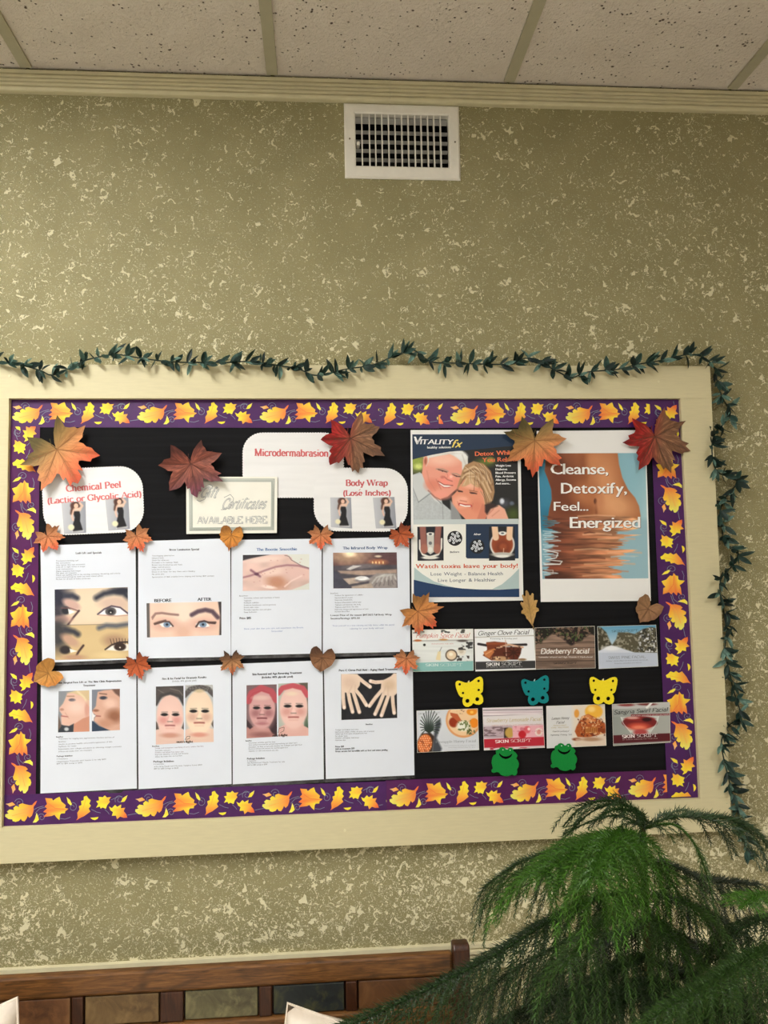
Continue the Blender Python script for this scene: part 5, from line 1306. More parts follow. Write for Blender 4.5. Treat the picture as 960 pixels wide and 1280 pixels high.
I.text('fx', 563.4, 559.4, 575.6, 559, 9, C(236, 216, 110), shear=.5, style='script', wv=1.3, wh=.7); I.text('healthy solutions', 534.2, 560.6, 563.6, 560.2, 2.7, WH, bold=.3)
OR1 = C(232, 118, 76)
I.text('Detox While', 594, 570, 641, 568.2, 5.4, OR1, bold=.5, track=.05); I.text('You Relax!', 603, 577.6, 644.6, 576.4, 5.4, OR1, bold=.5, track=.05)
for t, x1, y in (('Weight Loss', 638.5, 583), ('Diabetes', 634, 587.6), ('Blood Pressure', 644.6, 592), ('Pain, Arthritis', 642, 596.4), ('Allergy, Eczema', 645, 600.8), ('And more...', 638, 605.4)):
    I.text(t, 619.6, y + .3, x1, y, 2.5, WH, bold=.4)
OR2 = C(206, 82, 42)
I.text('Watch toxins leave your body!', 519.8, 710.4, 647, 709.6, 5.2, OR2, bold=.4, track=.06)
I.text('Lose Weight - Balance Health', 538.4, 719.4, 628.6, 719, 4.1, C(70, 84, 104), track=.07); I.text('Live Longer & Healthier', 547.6, 727.4, 619.6, 726.8, 4.1, C(70, 84, 104), track=.07)
I.text('Before', 562.8, 691.2, 574, 690.8, 2.2, C(40, 44, 54), bold=.3); I.text('After', 592.4, 669, 601, 668.8, 2.3, WH, bold=.4)
for cx, cy, r in ((387, 186, 53), (544, 243, 52)):
    for k in range(1):
        I.layer = 6; I.tri([(500 + (cx + r * math.cos(a)) / 5.647, 640 + (cy + r * math.sin(a)) / 5.647) for a in [i * math.pi / 12 for i in range(24)]], C(26, 26, 30))
    I.layer = 7
    R = random.Random(cx)
    for k in range(11):
        a = k * 2.4; rr = r * .24 * math.sqrt(k) ; x, y = cx + rr * math.cos(a), cy + rr * math.sin(a); q_ = r * .19
        p8 = lambda f: [(500 + (x + q_ * f * math.cos(b)) / 5.647, 640 + (y + q_ * f * math.sin(b)) / 5.647) for b in [i * math.pi / 4 for i in range(8)]]
        I.tri(p8(1), C(222, 226, 230)); I.layer = 8; I.tri(p8(.4), C(70, 74, 84)); I.layer = 7
I.build('printed_text', o)
q = Z(*z3, [(122, 104), (307, 102), (308, 342), (124, 344)])
P = Pic(q, z3, .5, (24, 26, 36)); LG = (150, 96, 86)
P.line([(140, 200), (140, 260), (160, 300), (210, 318), (270, 300), (292, 255), (294, 190)], 13, (232, 230, 222), 5); P.poly([(190, 150), (240, 145), (242, 280), (215, 300), (190, 280)], (206, 204, 196), 6)
P.line([(160, 100), (165, 190), (172, 270)], 44, LG, 8); P.line([(272, 100), (264, 190), (262, 270)], 44, LG, 8); P.ell(170, 260, 24, 34, (168, 108, 92), .4); P.ell(262, 260, 24, 34, (168, 108, 92), .4)
P.ell(214, 155, 26, 12, (236, 234, 226), .3); P.ell(214, 156, 12, 8, (80, 84, 92), .4); P.ell(214, 220, 12, 12, (110, 112, 116), .4); P.ell(214, 265, 16, 18, (230, 228, 220), .4); P.ell(212, 322, 60, 12, (226, 224, 216), .5)
P.build('photo', o, dep, lift=.0009)
q = Z(*z3, [(628, 104), (808, 104), (813, 342), (628, 344)])
P = Pic(q, z3, .5, (28, 28, 34))
P.ell(722, 230, 88, 92, (232, 230, 224), .1); P.ell(722, 228, 76, 82, (150, 70, 38), .15); P.ell(725, 250, 46, 46, (122, 52, 28), .8); P.ell(728, 245, 26, 24, (158, 78, 44), .8); P.line([(732, 258), (730, 290)], 5, (230, 190, 160), 5); P.ell(722, 300, 78, 16, (196, 192, 184), .5); P.ell(722, 312, 50, 10, (236, 234, 228), .5)
P.line([(668, 100), (676, 180)], 44, (240, 204, 170), 8); P.line([(776, 100), (772, 180)], 44, (240, 204, 170), 8); P.ell(724, 152, 26, 14, (238, 238, 234), .3); P.ell(724, 150, 11, 6, (90, 100, 110), .5)
P.build('photo', o, dep, lift=.0009)

# ------------------------------------------------------------------ torso poster
z = (660, 520, 4.8)
cn = [(670.9, 538.7), (807, 537.5), (813.6, 751), (676, 752.4)]
dep = wave(32, PY - .0004, 0)
o = sheet('poster', cn, dep, M_POSTER, 'white-bordered poster of a bare torso above rippling water reading Cleanse, Detoxify', 'poster', nx=8, ny=10)
q = Z(*z, [(62, 224), (704, 222), (722, 974), (87, 978)])
P = Pic(q, z, .62, (120, 170, 190))
P.grad(60, 0, 720, 0, (40, 118, 150), (170, 206, 214)); P.ell(90, 400, 60, 200, (62, 140, 172), 1.2, 0, .8); P.ell(640, 330, 80, 160, (140, 190, 206), 1.2, 0, .6); P.ell(100, 640, 60, 70, (34, 112, 142), 1)
wat = np.clip((P.Y - 600) / 30, 0, 1)
P.put(wat * .8, (150, 186, 198)); P.ell(90, 640, 70, 50, (44, 120, 146), .9)
# torso
tor = [(85, 222), (540, 222), (548, 290), (570, 380), (600, 440), (640, 490), (668, 540), (676, 590), (672, 620), (118, 620), (125, 560), (142, 500), (140, 440), (118, 370), (95, 300)]
tor = [(110, 222), (538, 222), (546, 290), (566, 370), (600, 440), (642, 490), (666, 540), (676, 600), (672, 625), (118, 625), (128, 560), (143, 500), (140, 440), (120, 380), (100, 330)]
P.poly(tor, (172, 106, 66), 7)
ins = np.zeros(len(P.X))
sv = P.k.copy()
P.ell(180, 420, 110, 240, (96, 44, 26), 1.4, 0, .75); P.ell(470, 420, 70, 210, (226, 160, 112), 1.3, -6, .8); P.ell(540, 540, 100, 70, (232, 172, 124), 1.2, 20, .8); P.ell(330, 300, 26, 120, (140, 78, 46), 1.3, 0, .6); P.ell(250, 560, 110, 50, (112, 56, 34), 1.3, 0, .7); P.ell(395, 270, 40, 60, (214, 146, 98), 1.2, 0, .6)
P.ell(350, 470, 70, 60, (186, 116, 74), 1.3); P.ell(404, 512, 9, 17, (70, 32, 20), .7); P.line([(408, 530), (410, 590)], 9, (130, 72, 46), 16, .8); P.ell(430, 520, 26, 40, (208, 140, 98), 1, 0, .7)
# put back the water/background outside the torso
Q = Pic(q, z, .62, (0, 0, 0)); Q.poly(tor, (255, 255, 255), 7); mk = Q.k[:, :1] / 255.0
P.k = P.k * mk + sv * (1 - mk)
rip = P.noise(170, 14, 4, 3) - .5; rip2 = P.noise(60, 9, 8, 2) - .5
edgeR = 640 - (P.Y - 600) * .28 + rip * 300 * np.clip((P.Y - 580) / 120, 0, 1); edgeL = 150 - (P.Y - 600) * .12 + rip2 * 130
m = np.clip((edgeR - P.X) / 22, 0, 1) * np.clip((P.X - edgeL) / 16, 0, 1) * np.clip((P.Y - 596) / 10, 0, 1)
t = np.clip((P.X - 150) / 480, 0, 1)[:, None]
skin = np.array((104, 52, 34)) * (1 - t) + np.array((222, 160, 116)) * t
skin = skin * (1 + .55 * rip[:, None] * 2 + .25 * rip2[:, None])
P.k = P.k * (1 - m[:, None]) + np.clip(skin, 0, 255) * m[:, None]
for y, x0, x1, c_ in ((598, 300, 520, (236, 186, 150)), (700, 340, 400, (74, 34, 22)), (708, 330, 500, (240, 194, 156)), (735, 420, 640, (232, 178, 136)), (765, 300, 560, (96, 48, 32)), (800, 280, 480, (238, 188, 148)), (818, 480, 680, (232, 180, 140)), (842, 500, 640, (178, 206, 214)), (852, 300, 460, (92, 46, 30)), (885, 340, 640, (230, 178, 136)), (905, 260, 480, (220, 160, 120)), (930, 380, 600, (198, 134, 96)), (955, 330, 540, (226, 172, 132))):
    P.line([(x0, y + 4), ((x0 + x1) / 2, y - 3), (x1, y + 3)], 7, c_, 9, .8)
for k, y in enumerate((600, 628, 655, 690, 715, 740, 772, 800, 830, 880, 935)):
    P.line([(90, y), (140 + 20 * (k % 3), y + 5), (180 + 16 * (k % 2), y + 9), (100, y + 14)], 4, (216, 232, 236) if y > 680 else (120, 66, 46), 4, .85)
P.line([(92, 800), (180, 822), (170, 850), (110, 862), (205, 872), (190, 890), (95, 888)], 5, (236, 240, 240), 4); P.line([(100, 925), (150, 925), (150, 945), (95, 950)], 4, (206, 196, 186), 4)
P.build('photo', o, dep)
I = Ink(dep); I.layer = 3; WH = C(246, 244, 240); SHD = C(110, 62, 40)
for tx, x0, y0, x1, y1, cap, b in (('Cleanse,', 137, 349, 480, 349, 13.2, .9), ('Detoxify,', 200, 465, 592, 464, 13.2, .9), ('Feel...', 155, 568, 362, 568, 11, .35), ('Energized', 253, 672, 672, 670, 13.6, 1.0)):
    a = Z(*z, [(x0, y0), (x1, y1)])
    I.layer = 2; I.text(tx, a[0][0] + .5, a[0][1] + .6, a[1][0] + .5, a[1][1] + .6, cap, SHD, bold=b + .3, track=.05)
    I.layer = 3; I.text(tx, a[0][0], a[0][1], a[1][0], a[1][1], cap, WH, bold=b, track=.05)
I.build('printed_text', o)

# ------------------------------------------------------------------ facial cards
def card(label, cn, seed):
    dep = wave(seed, PY - .0006, .0009)
    o = sheet('promotional_card', cn, dep, M_CARDEDGE, label, 'card', 'facial treatment cards on the board', nx=8, ny=6)
    return o, dep
def inset(c, e=.35): 
    (a, b, c_, d) = c; return [(a[0] + e, a[1] + e), (b[0] - e, b[1] + e), (c_[0] - e, c_[1] - e), (d[0] + e, d[1] - e)]
def zt(I, z, tx, x0, y0, x1, y1, cap, col, **k):
    a = Z(*z, [(x0, y0), (x1, y1)]); I.text(tx, *a[0], *a[1], cap, col, **k)
z = (505, 770, 5.486)
cn = [(515, 787.3), (591.5, 786), (592, 838.3), (516.3, 839.7)]; o, dep = card('pumpkin spice facial card with teal band and two coffee cups', cn, 41)
P = Pic(inset(cn), z, .55, (226, 230, 228)); P.mottle(300, 14, .04, 3)
P.poly([(50, 85), (480, 80), (480, 172), (50, 180)], (240, 240, 236), 5); P.mask_noise(34, 22, .66, (60, 60, 56), .08, 3, .9, P.inside(60, 85, 480, 120)); P.line([(52, 172), (480, 165)], 9, (176, 176, 172), 6); P.ell(95, 168, 26, 7, (190, 104, 50), .6); P.ell(270, 162, 30, 6, (200, 150, 90), .6); P.ell(400, 170, 36, 8, (90, 84, 80), .6)
P.ell(140, 198, 9, 9, (30, 30, 30), .3); P.ell(325, 268, 42, 40, (96, 80, 66), .1); P.ell(325, 268, 33, 31, (232, 210, 178), .2); P.ell(322, 262, 14, 12, (250, 240, 220), .6); P.ell(393, 242, 32, 30, (232, 226, 214), .15); P.ell(393, 242, 16, 14, (206, 196, 176), .5)
P.mask_noise(24, 26, .52, (44, 44, 46), .08, 6, .9, P.inside(370, 175, 476, 235)); P.mask_noise(26, 20, .55, (54, 46, 44), .08, 9, .9, P.inside(360, 270, 450, 312)); P.poly([(232, 245), (252, 240), (250, 305), (218, 300)], (232, 216, 170), 4); P.line([(245, 242), (258, 215)], 3, (90, 84, 80), 4)
P.poly([(50, 322), (480, 308), (480, 378), (50, 385)], (138, 190, 186), 5)
P.build('photo', o, dep, mat=M_PRINT_GLOSS)
I = Ink(dep); I.layer = 2
zt(I, z, 'Pumpkin Spice Facial', 80, 150, 446, 148, 6.0, C(206, 100, 84), style='script', wv=.8, wh=.45, shear=.35, track=-.2)
zt(I, z, 'INTRODUCING OUR NEW', 190, 195, 340, 194, 1.3, C(200, 130, 120)); zt(I, z, 'SKIN', 148, 345, 236, 344, 3.2, C(216, 230, 226), style='serif', wv=1.2, wh=.5); zt(I, z, 'SCRIPT', 246, 344, 400, 342, 3.2, C(206, 222, 218), style='serif', wv=.6, wh=.3)
I.build('printed_text', o)
cn = [(592.9, 786.4), (667.2, 785.5), (670, 837), (594.3, 839.3)]; o, dep = card('ginger clove facial card with tied cinnamon sticks on white', cn, 42)
P = Pic(inset(cn), z, .55, (240, 242, 244)); BRN_ = (122, 58, 34)
P.line([(488, 146), (892, 134)], 5, (176, 170, 160), 5); P.line([(510, 192), (570, 202), (700, 200), (838, 196)], 16, (36, 30, 34), 5)
P.poly([(565, 180), (620, 175), (690, 182), (700, 300), (600, 305), (540, 270), (570, 230)], BRN_, 5); P.poly([(620, 215), (810, 210), (800, 260), (780, 300), (600, 300)], (92, 42, 28), 5); P.line([(570, 190), (700, 188)], 14, (150, 78, 46), 6); P.line([(640, 218), (720, 196), (815, 215)], 12, (222, 180, 150), 4)
P.poly([(545, 245), (620, 222), (630, 232), (585, 290), (555, 275)], (196, 120, 70), 5); P.line([(560, 262), (600, 240)], 5, (232, 180, 130), 6); P.ell(660, 292, 60, 16, (190, 150, 110), .5); P.ell(640, 288, 20, 10, (224, 190, 150), .6); P.line([(696, 165), (702, 275)], 5, (206, 170, 150), 3)
for k in range(8):
    a = k * math.pi / 4; P.line([(752, 252), (752 + 46 * math.cos(a), 252 + 36 * math.sin(a))], 7, (58, 26, 18), 4); 
P.mask_noise(16, 14, .6, (60, 26, 18), .1, 4, .7, P.inside(600, 205, 800, 300)); P.ell(810, 298, 28, 8, (150, 120, 90), .6)
P.poly([(485, 314), (905, 306), (905, 358), (488, 368)], (58, 58, 60), 4)
P.build('photo', o, dep, mat=M_PRINT_GLOSS)
I = Ink(dep); I.layer = 2
zt(I, z, 'Ginger Clove Facial', 508, 134, 856, 124, 5.4, C(34, 34, 38), style='script', wv=.95, wh=.55, shear=.3, track=-.1); zt(I, z, 'Renewing & Firming peel', 592, 160, 775, 158, 1.6, C(70, 60, 60))
zt(I, z, 'SKIN', 564, 342, 656, 340, 3.8, C(226, 226, 226), style='serif', wv=1.5, wh=.6); zt(I, z, 'SCRIPT', 668, 338, 806, 336, 3.8, C(216, 216, 216), style='serif', wv=.7, wh=.35); zt(I, z, 'BY CLINICAL SKINCARE FOR RESULTS', 566, 354, 812, 350, 1.2, C(190, 190, 190))
I.build('printed_text', o)
z = (660, 730, 4.8)
cn = [(668.3, 784.6), (743.3, 782.5), (744.4, 835.2), (669.4, 836.7)]; o, dep = card('elderberry facial card with dark leaves over brown planks', cn, 43)
P = Pic(inset(cn), z, .55, (132, 108, 92)); P.grad(0, 330, 0, 510, (150, 124, 108), (116, 96, 84)); P.mottle(90, 7, .22, 2)
for y in (352, 385, 425, 462): P.line([(38, y + 4), (410, y - 4)], 3.5, (62, 46, 38), 5, .9)
e_ = np.clip((340 + 30 * np.sin(P.X / 34) + 26 * (P.noise(30, 30, 3) - .5) - P.Y) / 14, 0, 1); P.put(e_, (30, 28, 24)); P.mask_noise(16, 14, .54, (150, 120, 100), .1, 5, .8, e_); P.mask_noise(12, 12, .62, (44, 24, 34), .1, 8, .9, e_); P.mask_noise(13, 15, .66, (86, 106, 60), .1, 9, .8, e_)
P.build('photo', o, dep, mat=M_PRINT_GLOSS)
I = Ink(dep); I.layer = 2
zt(I, z, 'Elderberry Facial', 76, 418, 366, 416, 6.2, C(240, 236, 230), style='script', wv=1.25, wh=.8, shear=.15, track=-.05); zt(I, z, 'Lavender infused and High Vitamin C Hydrafacial', 66, 443, 386, 442, 1.8, C(214, 206, 200), bold=.2); zt(I, z, 'SKINSCRIPT', 152, 482, 292, 478, 2.4, C(40, 34, 32), style='serif', wv=.9, wh=.5)
I.build('printed_text', o)
cn = [(746.6, 783), (820, 781), (822.9, 832.8), (748.5, 836.2)]; o, dep = card('Swiss pine facial card with a snowy forest road', cn, 44)
P = Pic(inset(cn), z, .55, (206, 212, 226)); P.grad(0, 250, 0, 370, (96, 160, 196), (196, 214, 224)); 
P.poly([(440, 262), (470, 290), (490, 340), (505, 368), (425, 402), (412, 330), (412, 255)], (70, 66, 50), 8); P.poly([(500, 372), (530, 330), (540, 290), (600, 290), (640, 300), (690, 270), (740, 258), (775, 265), (790, 415), (640, 412), (560, 385)], (88, 84, 66), 8)
w_ = np.clip((412 - P.Y) / 6, 0, 1) * np.clip(((P.k[:, 2] < 130)).astype(float), 0, 1)
P.mask_noise(9, 9, .56, (236, 240, 246), .1, 5, .9, w_ * np.clip((P.X - 640) / 40, 0, 1)); P.mask_noise(12, 12, .6, (196, 192, 176), .1, 7, .6, w_); P.mask_noise(14, 12, .55, (34, 34, 34), .1, 2, .8, w_ * np.clip((P.X - 660) / 40, 0, 1))
P.poly([(500, 368), (640, 412), (784, 414), (790, 500), (420, 512), (420, 404)], (216, 222, 234), 6); P.poly([(420, 412), (784, 412), (786, 500), (424, 510)], (186, 196, 214), 6, .7); P.ell(500, 385, 50, 14, (240, 242, 246), .8)
P.build('photo', o, dep, mat=M_PRINT_GLOSS)
I = Ink(dep); I.layer = 2
zt(I, z, 'SKINSCRIPT', 502, 290, 660, 284, 2.6, C(70, 96, 110), style='serif', wv=.8, wh=.45); zt(I, z, 'SWISS PINE FACIAL', 482, 450, 706, 444, 3.2, C(104, 112, 124), style='script', wv=.7, wh=.5); zt(I, z, 'Exfoliate + nourish collagen with nature and stem cells from pine', 470, 466, 720, 458, 1.5, C(110, 118, 134))
zt(I, z, 'Promotes antioxidants and minerals', 520, 480, 680, 474, 1.4, C(120, 128, 144))
I.build('printed_text', o)
z = (510, 840, 5.333)
cn = [(520.7, 888.4), (597.2, 885.6), (599, 937.5), (521.6, 940.9)]; o, dep = card('pineapple honey facial card with a pineapple and fruit plate', cn, 45)
P = Pic(inset(cn), z, .5, (216, 220, 226)); P.mottle(160, 120, .03, 2)
P.poly([(185, 330), (215, 310), (220, 350), (190, 440), (225, 510), (215, 540), (160, 540), (170, 440)], (70, 74, 82), 16); P.poly([(90, 410), (150, 405), (175, 430), (160, 535), (62, 540), (58, 470)], (60, 44, 36), 10)
P.ell(112, 480, 48, 66, (222, 118, 60), .15, 10)
for j in range(9):
    for i in range(7):
        x, y = 72 + i * 15 + (j % 2) * 7 - (j - 4) * 2, 428 + j * 14
        if ((x - 112) / 46) ** 2 + ((y - 480) / 62) ** 2 < 1: P.ell(x, y, 4.2, 4, (250, 196, 150), .6)
P.mask_noise(11, 11, .6, (150, 66, 34), .1, 3, .7, P.inside(66, 425, 160, 538) * (P.k[:, 0] > 190))
for k in range(18):
    a = -math.pi / 2 + (k - 8.5) * .13; l = 90 + 60 * math.cos((k - 8.5) * .25); P.line([(140, 405), (140 + l * .5 * math.cos(a), 405 + l * .6 * math.sin(a)), (148 + l * math.cos(a), 400 + l * math.sin(a) + abs(k - 8.5) * 4)], 6, (58, 74, 62) if k % 2 else (34, 42, 40), 4)
P.ell(370, 320, 118, 118, (226, 160, 104), .05); P.ell(370, 318, 106, 106, (240, 204, 160), .06); P.ell(305, 335, 32, 34, (150, 54, 28), .3); P.poly([(280, 270), (330, 280), (360, 330), (330, 330), (285, 290)], (190, 96, 60), 5); P.ell(425, 265, 34, 24, (240, 150, 40), .2); P.ell(440, 340, 30, 32, (238, 140, 36), .2); P.ell(425, 268, 12, 9, (255, 200, 90), .6)
P.ell(370, 360, 46, 34, (236, 236, 220), .5); P.mask_noise(12, 12, .55, (96, 110, 50), .1, 3, .9, P.inside(330, 320, 420, 400)); P.mask_noise(10, 10, .5, (70, 84, 40), .1, 6, .9, P.inside(390, 370, 450, 420)); P.mask_noise(12, 10, .55, (90, 44, 30), .1, 7, .8, P.inside(310, 250, 380, 280))
P.put(((P.X > 463) & True).astype(float) * 0, (0, 0, 0))
P.build('photo', o, dep, mat=M_PRINT_GLOSS)
I = Ink(dep); I.layer = 2
zt(I, z, 'Pineapple Honey Facial', 185, 474, 454, 466, 2.9, C(140, 146, 152), style='serif', wv=.8, wh=.5); zt(I, z, 'Natural anti-inflammatory, antibacterial and brightens', 240, 494, 452, 490, 1.2, C(160, 164, 170)); zt(I, z, 'Smoothing and hydrating for glow', 270, 506, 450, 503, 1.2, C(160, 164, 170)); zt(I, z, 'SKINSCRIPT', 66, 284, 215, 276, 1.8, C(150, 154, 160), style='serif', wv=.6, wh=.4)
I.build('printed_text', o)
cn = [(603.2, 885), (678.4, 882.8), (681, 934.7), (605, 938)]; o, dep = card('strawberry lemonade facial card with a red band on pink planks', cn, 46)
P = Pic(inset(cn), z, .55, (226, 214, 218)); P.mottle(140, 8, .1, 3)
for y, c_ in ((252, (70, 60, 66)), (268, (196, 170, 180)), (290, (110, 96, 104))): P.line([(498, y + 3), (900, y - 3)], 5, c_, 5, .8)
P.poly([(498, 365), (700, 358), (700, 440), (500, 440)], (190, 170, 178), 6); P.mask_noise(26, 8, .5, (110, 88, 92), .1, 4, .8, P.inside(500, 362, 640, 430)); P.poly([(640, 372), (668, 370), (668, 440), (640, 440)], (50, 40, 38), 6); P.ell(676, 405, 30, 34, (196, 160, 80), .4)
P.poly([(695, 360), (905, 352), (905, 440), (700, 440)], (236, 176, 186), 6); P.ell(762, 415, 26, 26, (196, 34, 46), .3); P.ell(795, 385, 22, 24, (226, 100, 110), .5); P.ell(806, 380, 10, 10, (250, 214, 214), .6); P.ell(872, 400, 26, 26, (240, 226, 214), .3); P.ell(872, 400, 14, 16, (226, 150, 140), .6); P.mask_noise(18, 12, .6, (200, 90, 110), .1, 8, .6, P.inside(700, 360, 900, 400))
P.poly([(503, 296), (896, 282), (898, 345), (505, 355)], (226, 220, 220), 4); P.poly([(500, 448), (910, 432), (912, 490), (505, 506)], (186, 44, 60), 5); P.mask_noise(40, 9, .55, (186, 44, 60), .1, 9, 1, P.inside(500, 500, 910, 525))
P.build('photo', o, dep, mat=M_PRINT_GLOSS)
I = Ink(dep); I.layer = 2
zt(I, z, 'Strawberry Lemonade Facial', 522, 336, 886, 324, 4.4, C(196, 178, 120), style='script', wv=.85, wh=.5, shear=.25, track=-.1); zt(I, z, 'Lighten and brighten with antioxidant rich collagen', 560, 360, 890, 350, 1.3, C(200, 150, 120))
zt(I, z, 'SKIN', 582, 474, 672, 470, 3.6, C(244, 226, 226), style='serif', wv=1.4, wh=.6); zt(I, z, 'SCRIPT', 684, 469, 820, 464, 3.6, C(244, 226, 226), style='serif', wv=.7, wh=.35)
I.build('printed_text', o)
z = (670, 840, 5.053)
cn = [(682.9, 882.5), (756, 880.2), (758, 932), (683.5, 935.4)]; o, dep = card('lemon honey facial card with honeycomb and a lemon', cn, 47)
P = Pic(inset(cn), z, .55, (222, 222, 222)); P.poly([(230, 205), (440, 200), (445, 470), (235, 475)], (232, 218, 200), 30); P.ell(365, 250, 56, 46, (244, 184, 66), .2); P.ell(350, 235, 24, 18, (252, 214, 130), .8); P.ell(257, 262, 16, 26, (230, 160, 70), .4)
P.poly([(255, 345), (290, 280), (330, 265), (400, 300), (440, 330), (445, 385), (330, 415), (262, 410), (245, 375)], (176, 88, 40), 6); P.poly([(285, 290), (330, 265), (380, 310), (330, 330)], (216, 132, 76), 8); P.mask_noise(12, 10, .55, (96, 34, 18), .1, 3, .8, P.inside(260, 290, 440, 410)); P.mask_noise(10, 10, .6, (246, 214, 170), .1, 6, .7, P.inside(280, 275, 440, 400))
P.line([(310, 370), (380, 365), (440, 368)], 24, (140, 62, 26), 6)
for k in range(9): P.line([(315 + k * 9, 350), (315 + k * 9, 385)], 3, (230, 170, 90), 3)
P.ell(260, 425, 30, 10, (130, 60, 30), .6); P.poly([(250, 420), (445, 400), (445, 470), (250, 470)], (222, 200, 180), 14, .7); P.ell(350, 425, 60, 12, (180, 140, 110), .8)
P.build('photo', o, dep, mat=M_PRINT_GLOSS)
I = Ink(dep); I.layer = 2
zt(I, z, 'Lemon Honey', 98, 302, 208, 297, 3.2, C(52, 48, 46), style='script', wv=.9, wh=.5, shear=.3, track=-.1); zt(I, z, 'Facial', 128, 326, 178, 324, 3, C(52, 48, 46), style='script', wv=.9, wh=.5, shear=.3, track=-.1)
for t, x0, x1, y in (('Reveal your skin beauty with', 110, 190, 342), ('a honey + lemon refresher', 95, 206, 355), ('Powerful purifying of', 105, 208, 380), ('Hydrating, Firming, Soft', 92, 226, 402)): zt(I, z, t, x0, y, x1, y - 3, 1.8, C(90, 88, 88) if y > 370 else C(196, 180, 130), style='script', wv=.9, wh=.5, shear=.2)
I.build('printed_text', o)
cn = [(765, 880.2), (837.2, 877.6), (838.2, 928), (766.6, 932.4)]; o, dep = card('sangria swirl facial card with a deep red drink and maroon band', cn, 48)
P = Pic(inset(cn), z, .55, (168, 172, 166)); P.grad(480, 0, 850, 0, (150, 156, 150), (178, 180, 174)); P.poly([(480, 200), (850, 192), (850, 225), (480, 235)], (196, 196, 194), 5); P.ell(570, 208, 50, 9, (140, 60, 60), .6); P.ell(700, 204, 60, 8, (120, 52, 50), .6); P.line([(700, 225), (730, 195)], 14, (236, 236, 232), 5)
P.poly([(535, 285), (548, 320), (590, 370), (625, 400), (700, 400), (735, 360), (770, 315), (776, 275)], (206, 212, 206), 5); P.ell(655, 320, 112, 38, (118, 34, 36), .1); P.ell(655, 296, 96, 16, (140, 40, 40), .3); P.ell(610, 290, 40, 8, (214, 160, 150), .7); P.ell(700, 300, 30, 12, (44, 14, 20), .6)
P.ell(650, 345, 70, 24, (206, 80, 60), .7); P.ell(650, 350, 40, 12, (236, 130, 100), .8); P.ell(660, 380, 44, 18, (176, 70, 70), .6); P.line([(536, 285), (552, 325), (600, 385)], 3, (240, 244, 240), 4); P.line([(776, 278), (762, 325), (720, 385)], 3, (240, 244, 240), 4)
P.poly([(482, 238), (848, 224), (848, 272), (600, 280), (482, 285)], (178, 180, 178), 3, .3)
P.poly([(482, 400), (850, 386), (850, 436), (488, 452)], (88, 26, 34), 4); P.poly([(600, 268), (848, 262), (848, 274), (600, 280)], (130, 40, 44), 3)
P.build('photo', o, dep, mat=M_PRINT_GLOSS)
I = Ink(dep); I.layer = 2
zt(I, z, 'Sangria Swirl Facial', 492, 268, 832, 248, 5.0, C(34, 30, 32), style='script', wv=1.05, wh=.6, shear=.3, track=-.1); zt(I, z, 'with potent antioxidants and anti-aging benefits', 604, 279, 844, 272, 1.3, C(236, 216, 216))
zt(I, z, 'SKIN', 545, 419, 624, 414, 4.0, C(236, 226, 226), style='serif', wv=1.5, wh=.6); zt(I, z, 'SCRIPT', 636, 413, 765, 408, 4.0, C(232, 222, 222), style='serif', wv=.75, wh=.35); zt(I, z, 'BY CLINICAL SKINCARE FOR YOUR FACE', 548, 431, 768, 422, 1.2, C(196, 170, 170))
I.build('printed_text', o)
# ------------------------------------------------------------------ leafy garland around the frame
GP = [(-25,452),(0,452),(25,456),(50,463),(65,469),(85,461),(105,451),(125,446),(145,443),(165,446),(185,449),(210,452),(235,453),(260,453),(285,453),(310,452),(335,455),(355,458),(375,462),(392,469),(410,467),(430,462),(450,459),(470,455),(490,446),(505,440),(518,438),(530,447),(542,453),(570,454),(600,455),(640,455),(655,448),(672,450),(685,458),(700,466),(715,472),(735,465),(770,462),(800,455),(830,450),(850,445),(862,443),(880,447),(893,460),(897,480),(903,497),(911,512),(908,526),(895,540),(890,556),(892,580),(900,592),(918,598),(920,606),(908,620),(900,640),(903,662),(906,680),(922,688),(918,704),(902,722),(900,740),(905,765),(908,790),(906,815),(912,840),(916,860),(924,885),(926,898),(912,906),(902,925),(904,945),(910,970),(916,995),(922,1015),(928,1045),(936,1075)]
def gdep(px, py):
    off = (888 + (py - 458) * .046)
    if px > off + 2: return -.012 - .010 * math.sin(py * .13)          # hangs on the wall beside the frame
    return -.040 - .006 * math.sin(px * .05)
def smooth(pts, n=4):
    out = []
    for i in range(len(pts) - 1):
        p0, p1, p2, p3 = pts[max(i - 1, 0)], pts[i], pts[i + 1], pts[min(i + 2, len(pts) - 1)]
        for k in range(n):
            t = k / n
            out.append(tuple(.5 * (2 * p1[q] + (p2[q] - p0[q]) * t + (2 * p0[q] - 5 * p1[q] + 4 * p2[q] - p3[q]) * t * t + (3 * p1[q] - p0[q] - 3 * p2[q] + p3[q]) * t ** 3) for q in range(len(p1))))
    out.append(pts[-1]); return out
g3 = [tuple(at(px, py, gdep(px, py))) for px, py in GP]
g3s = [Vector(p) for p in smooth(g3, 4)]
gar = empty('leaf_garland', g3s[0].lerp(g3s[-1], .5), 'dark green leafy garland running along the top and down the right of the frame', 'garland')
gar.location = Vector((.1, -.03, 1.75))
m_ = MB(); m_.tube(g3s, .0016, 5, C(26, 46, 38)); m_.build('vine', attr_mat('garland_vine', .6), gar)
M_GLEAF = attr_mat('garland_leaf', .55, .35, 300, .2)
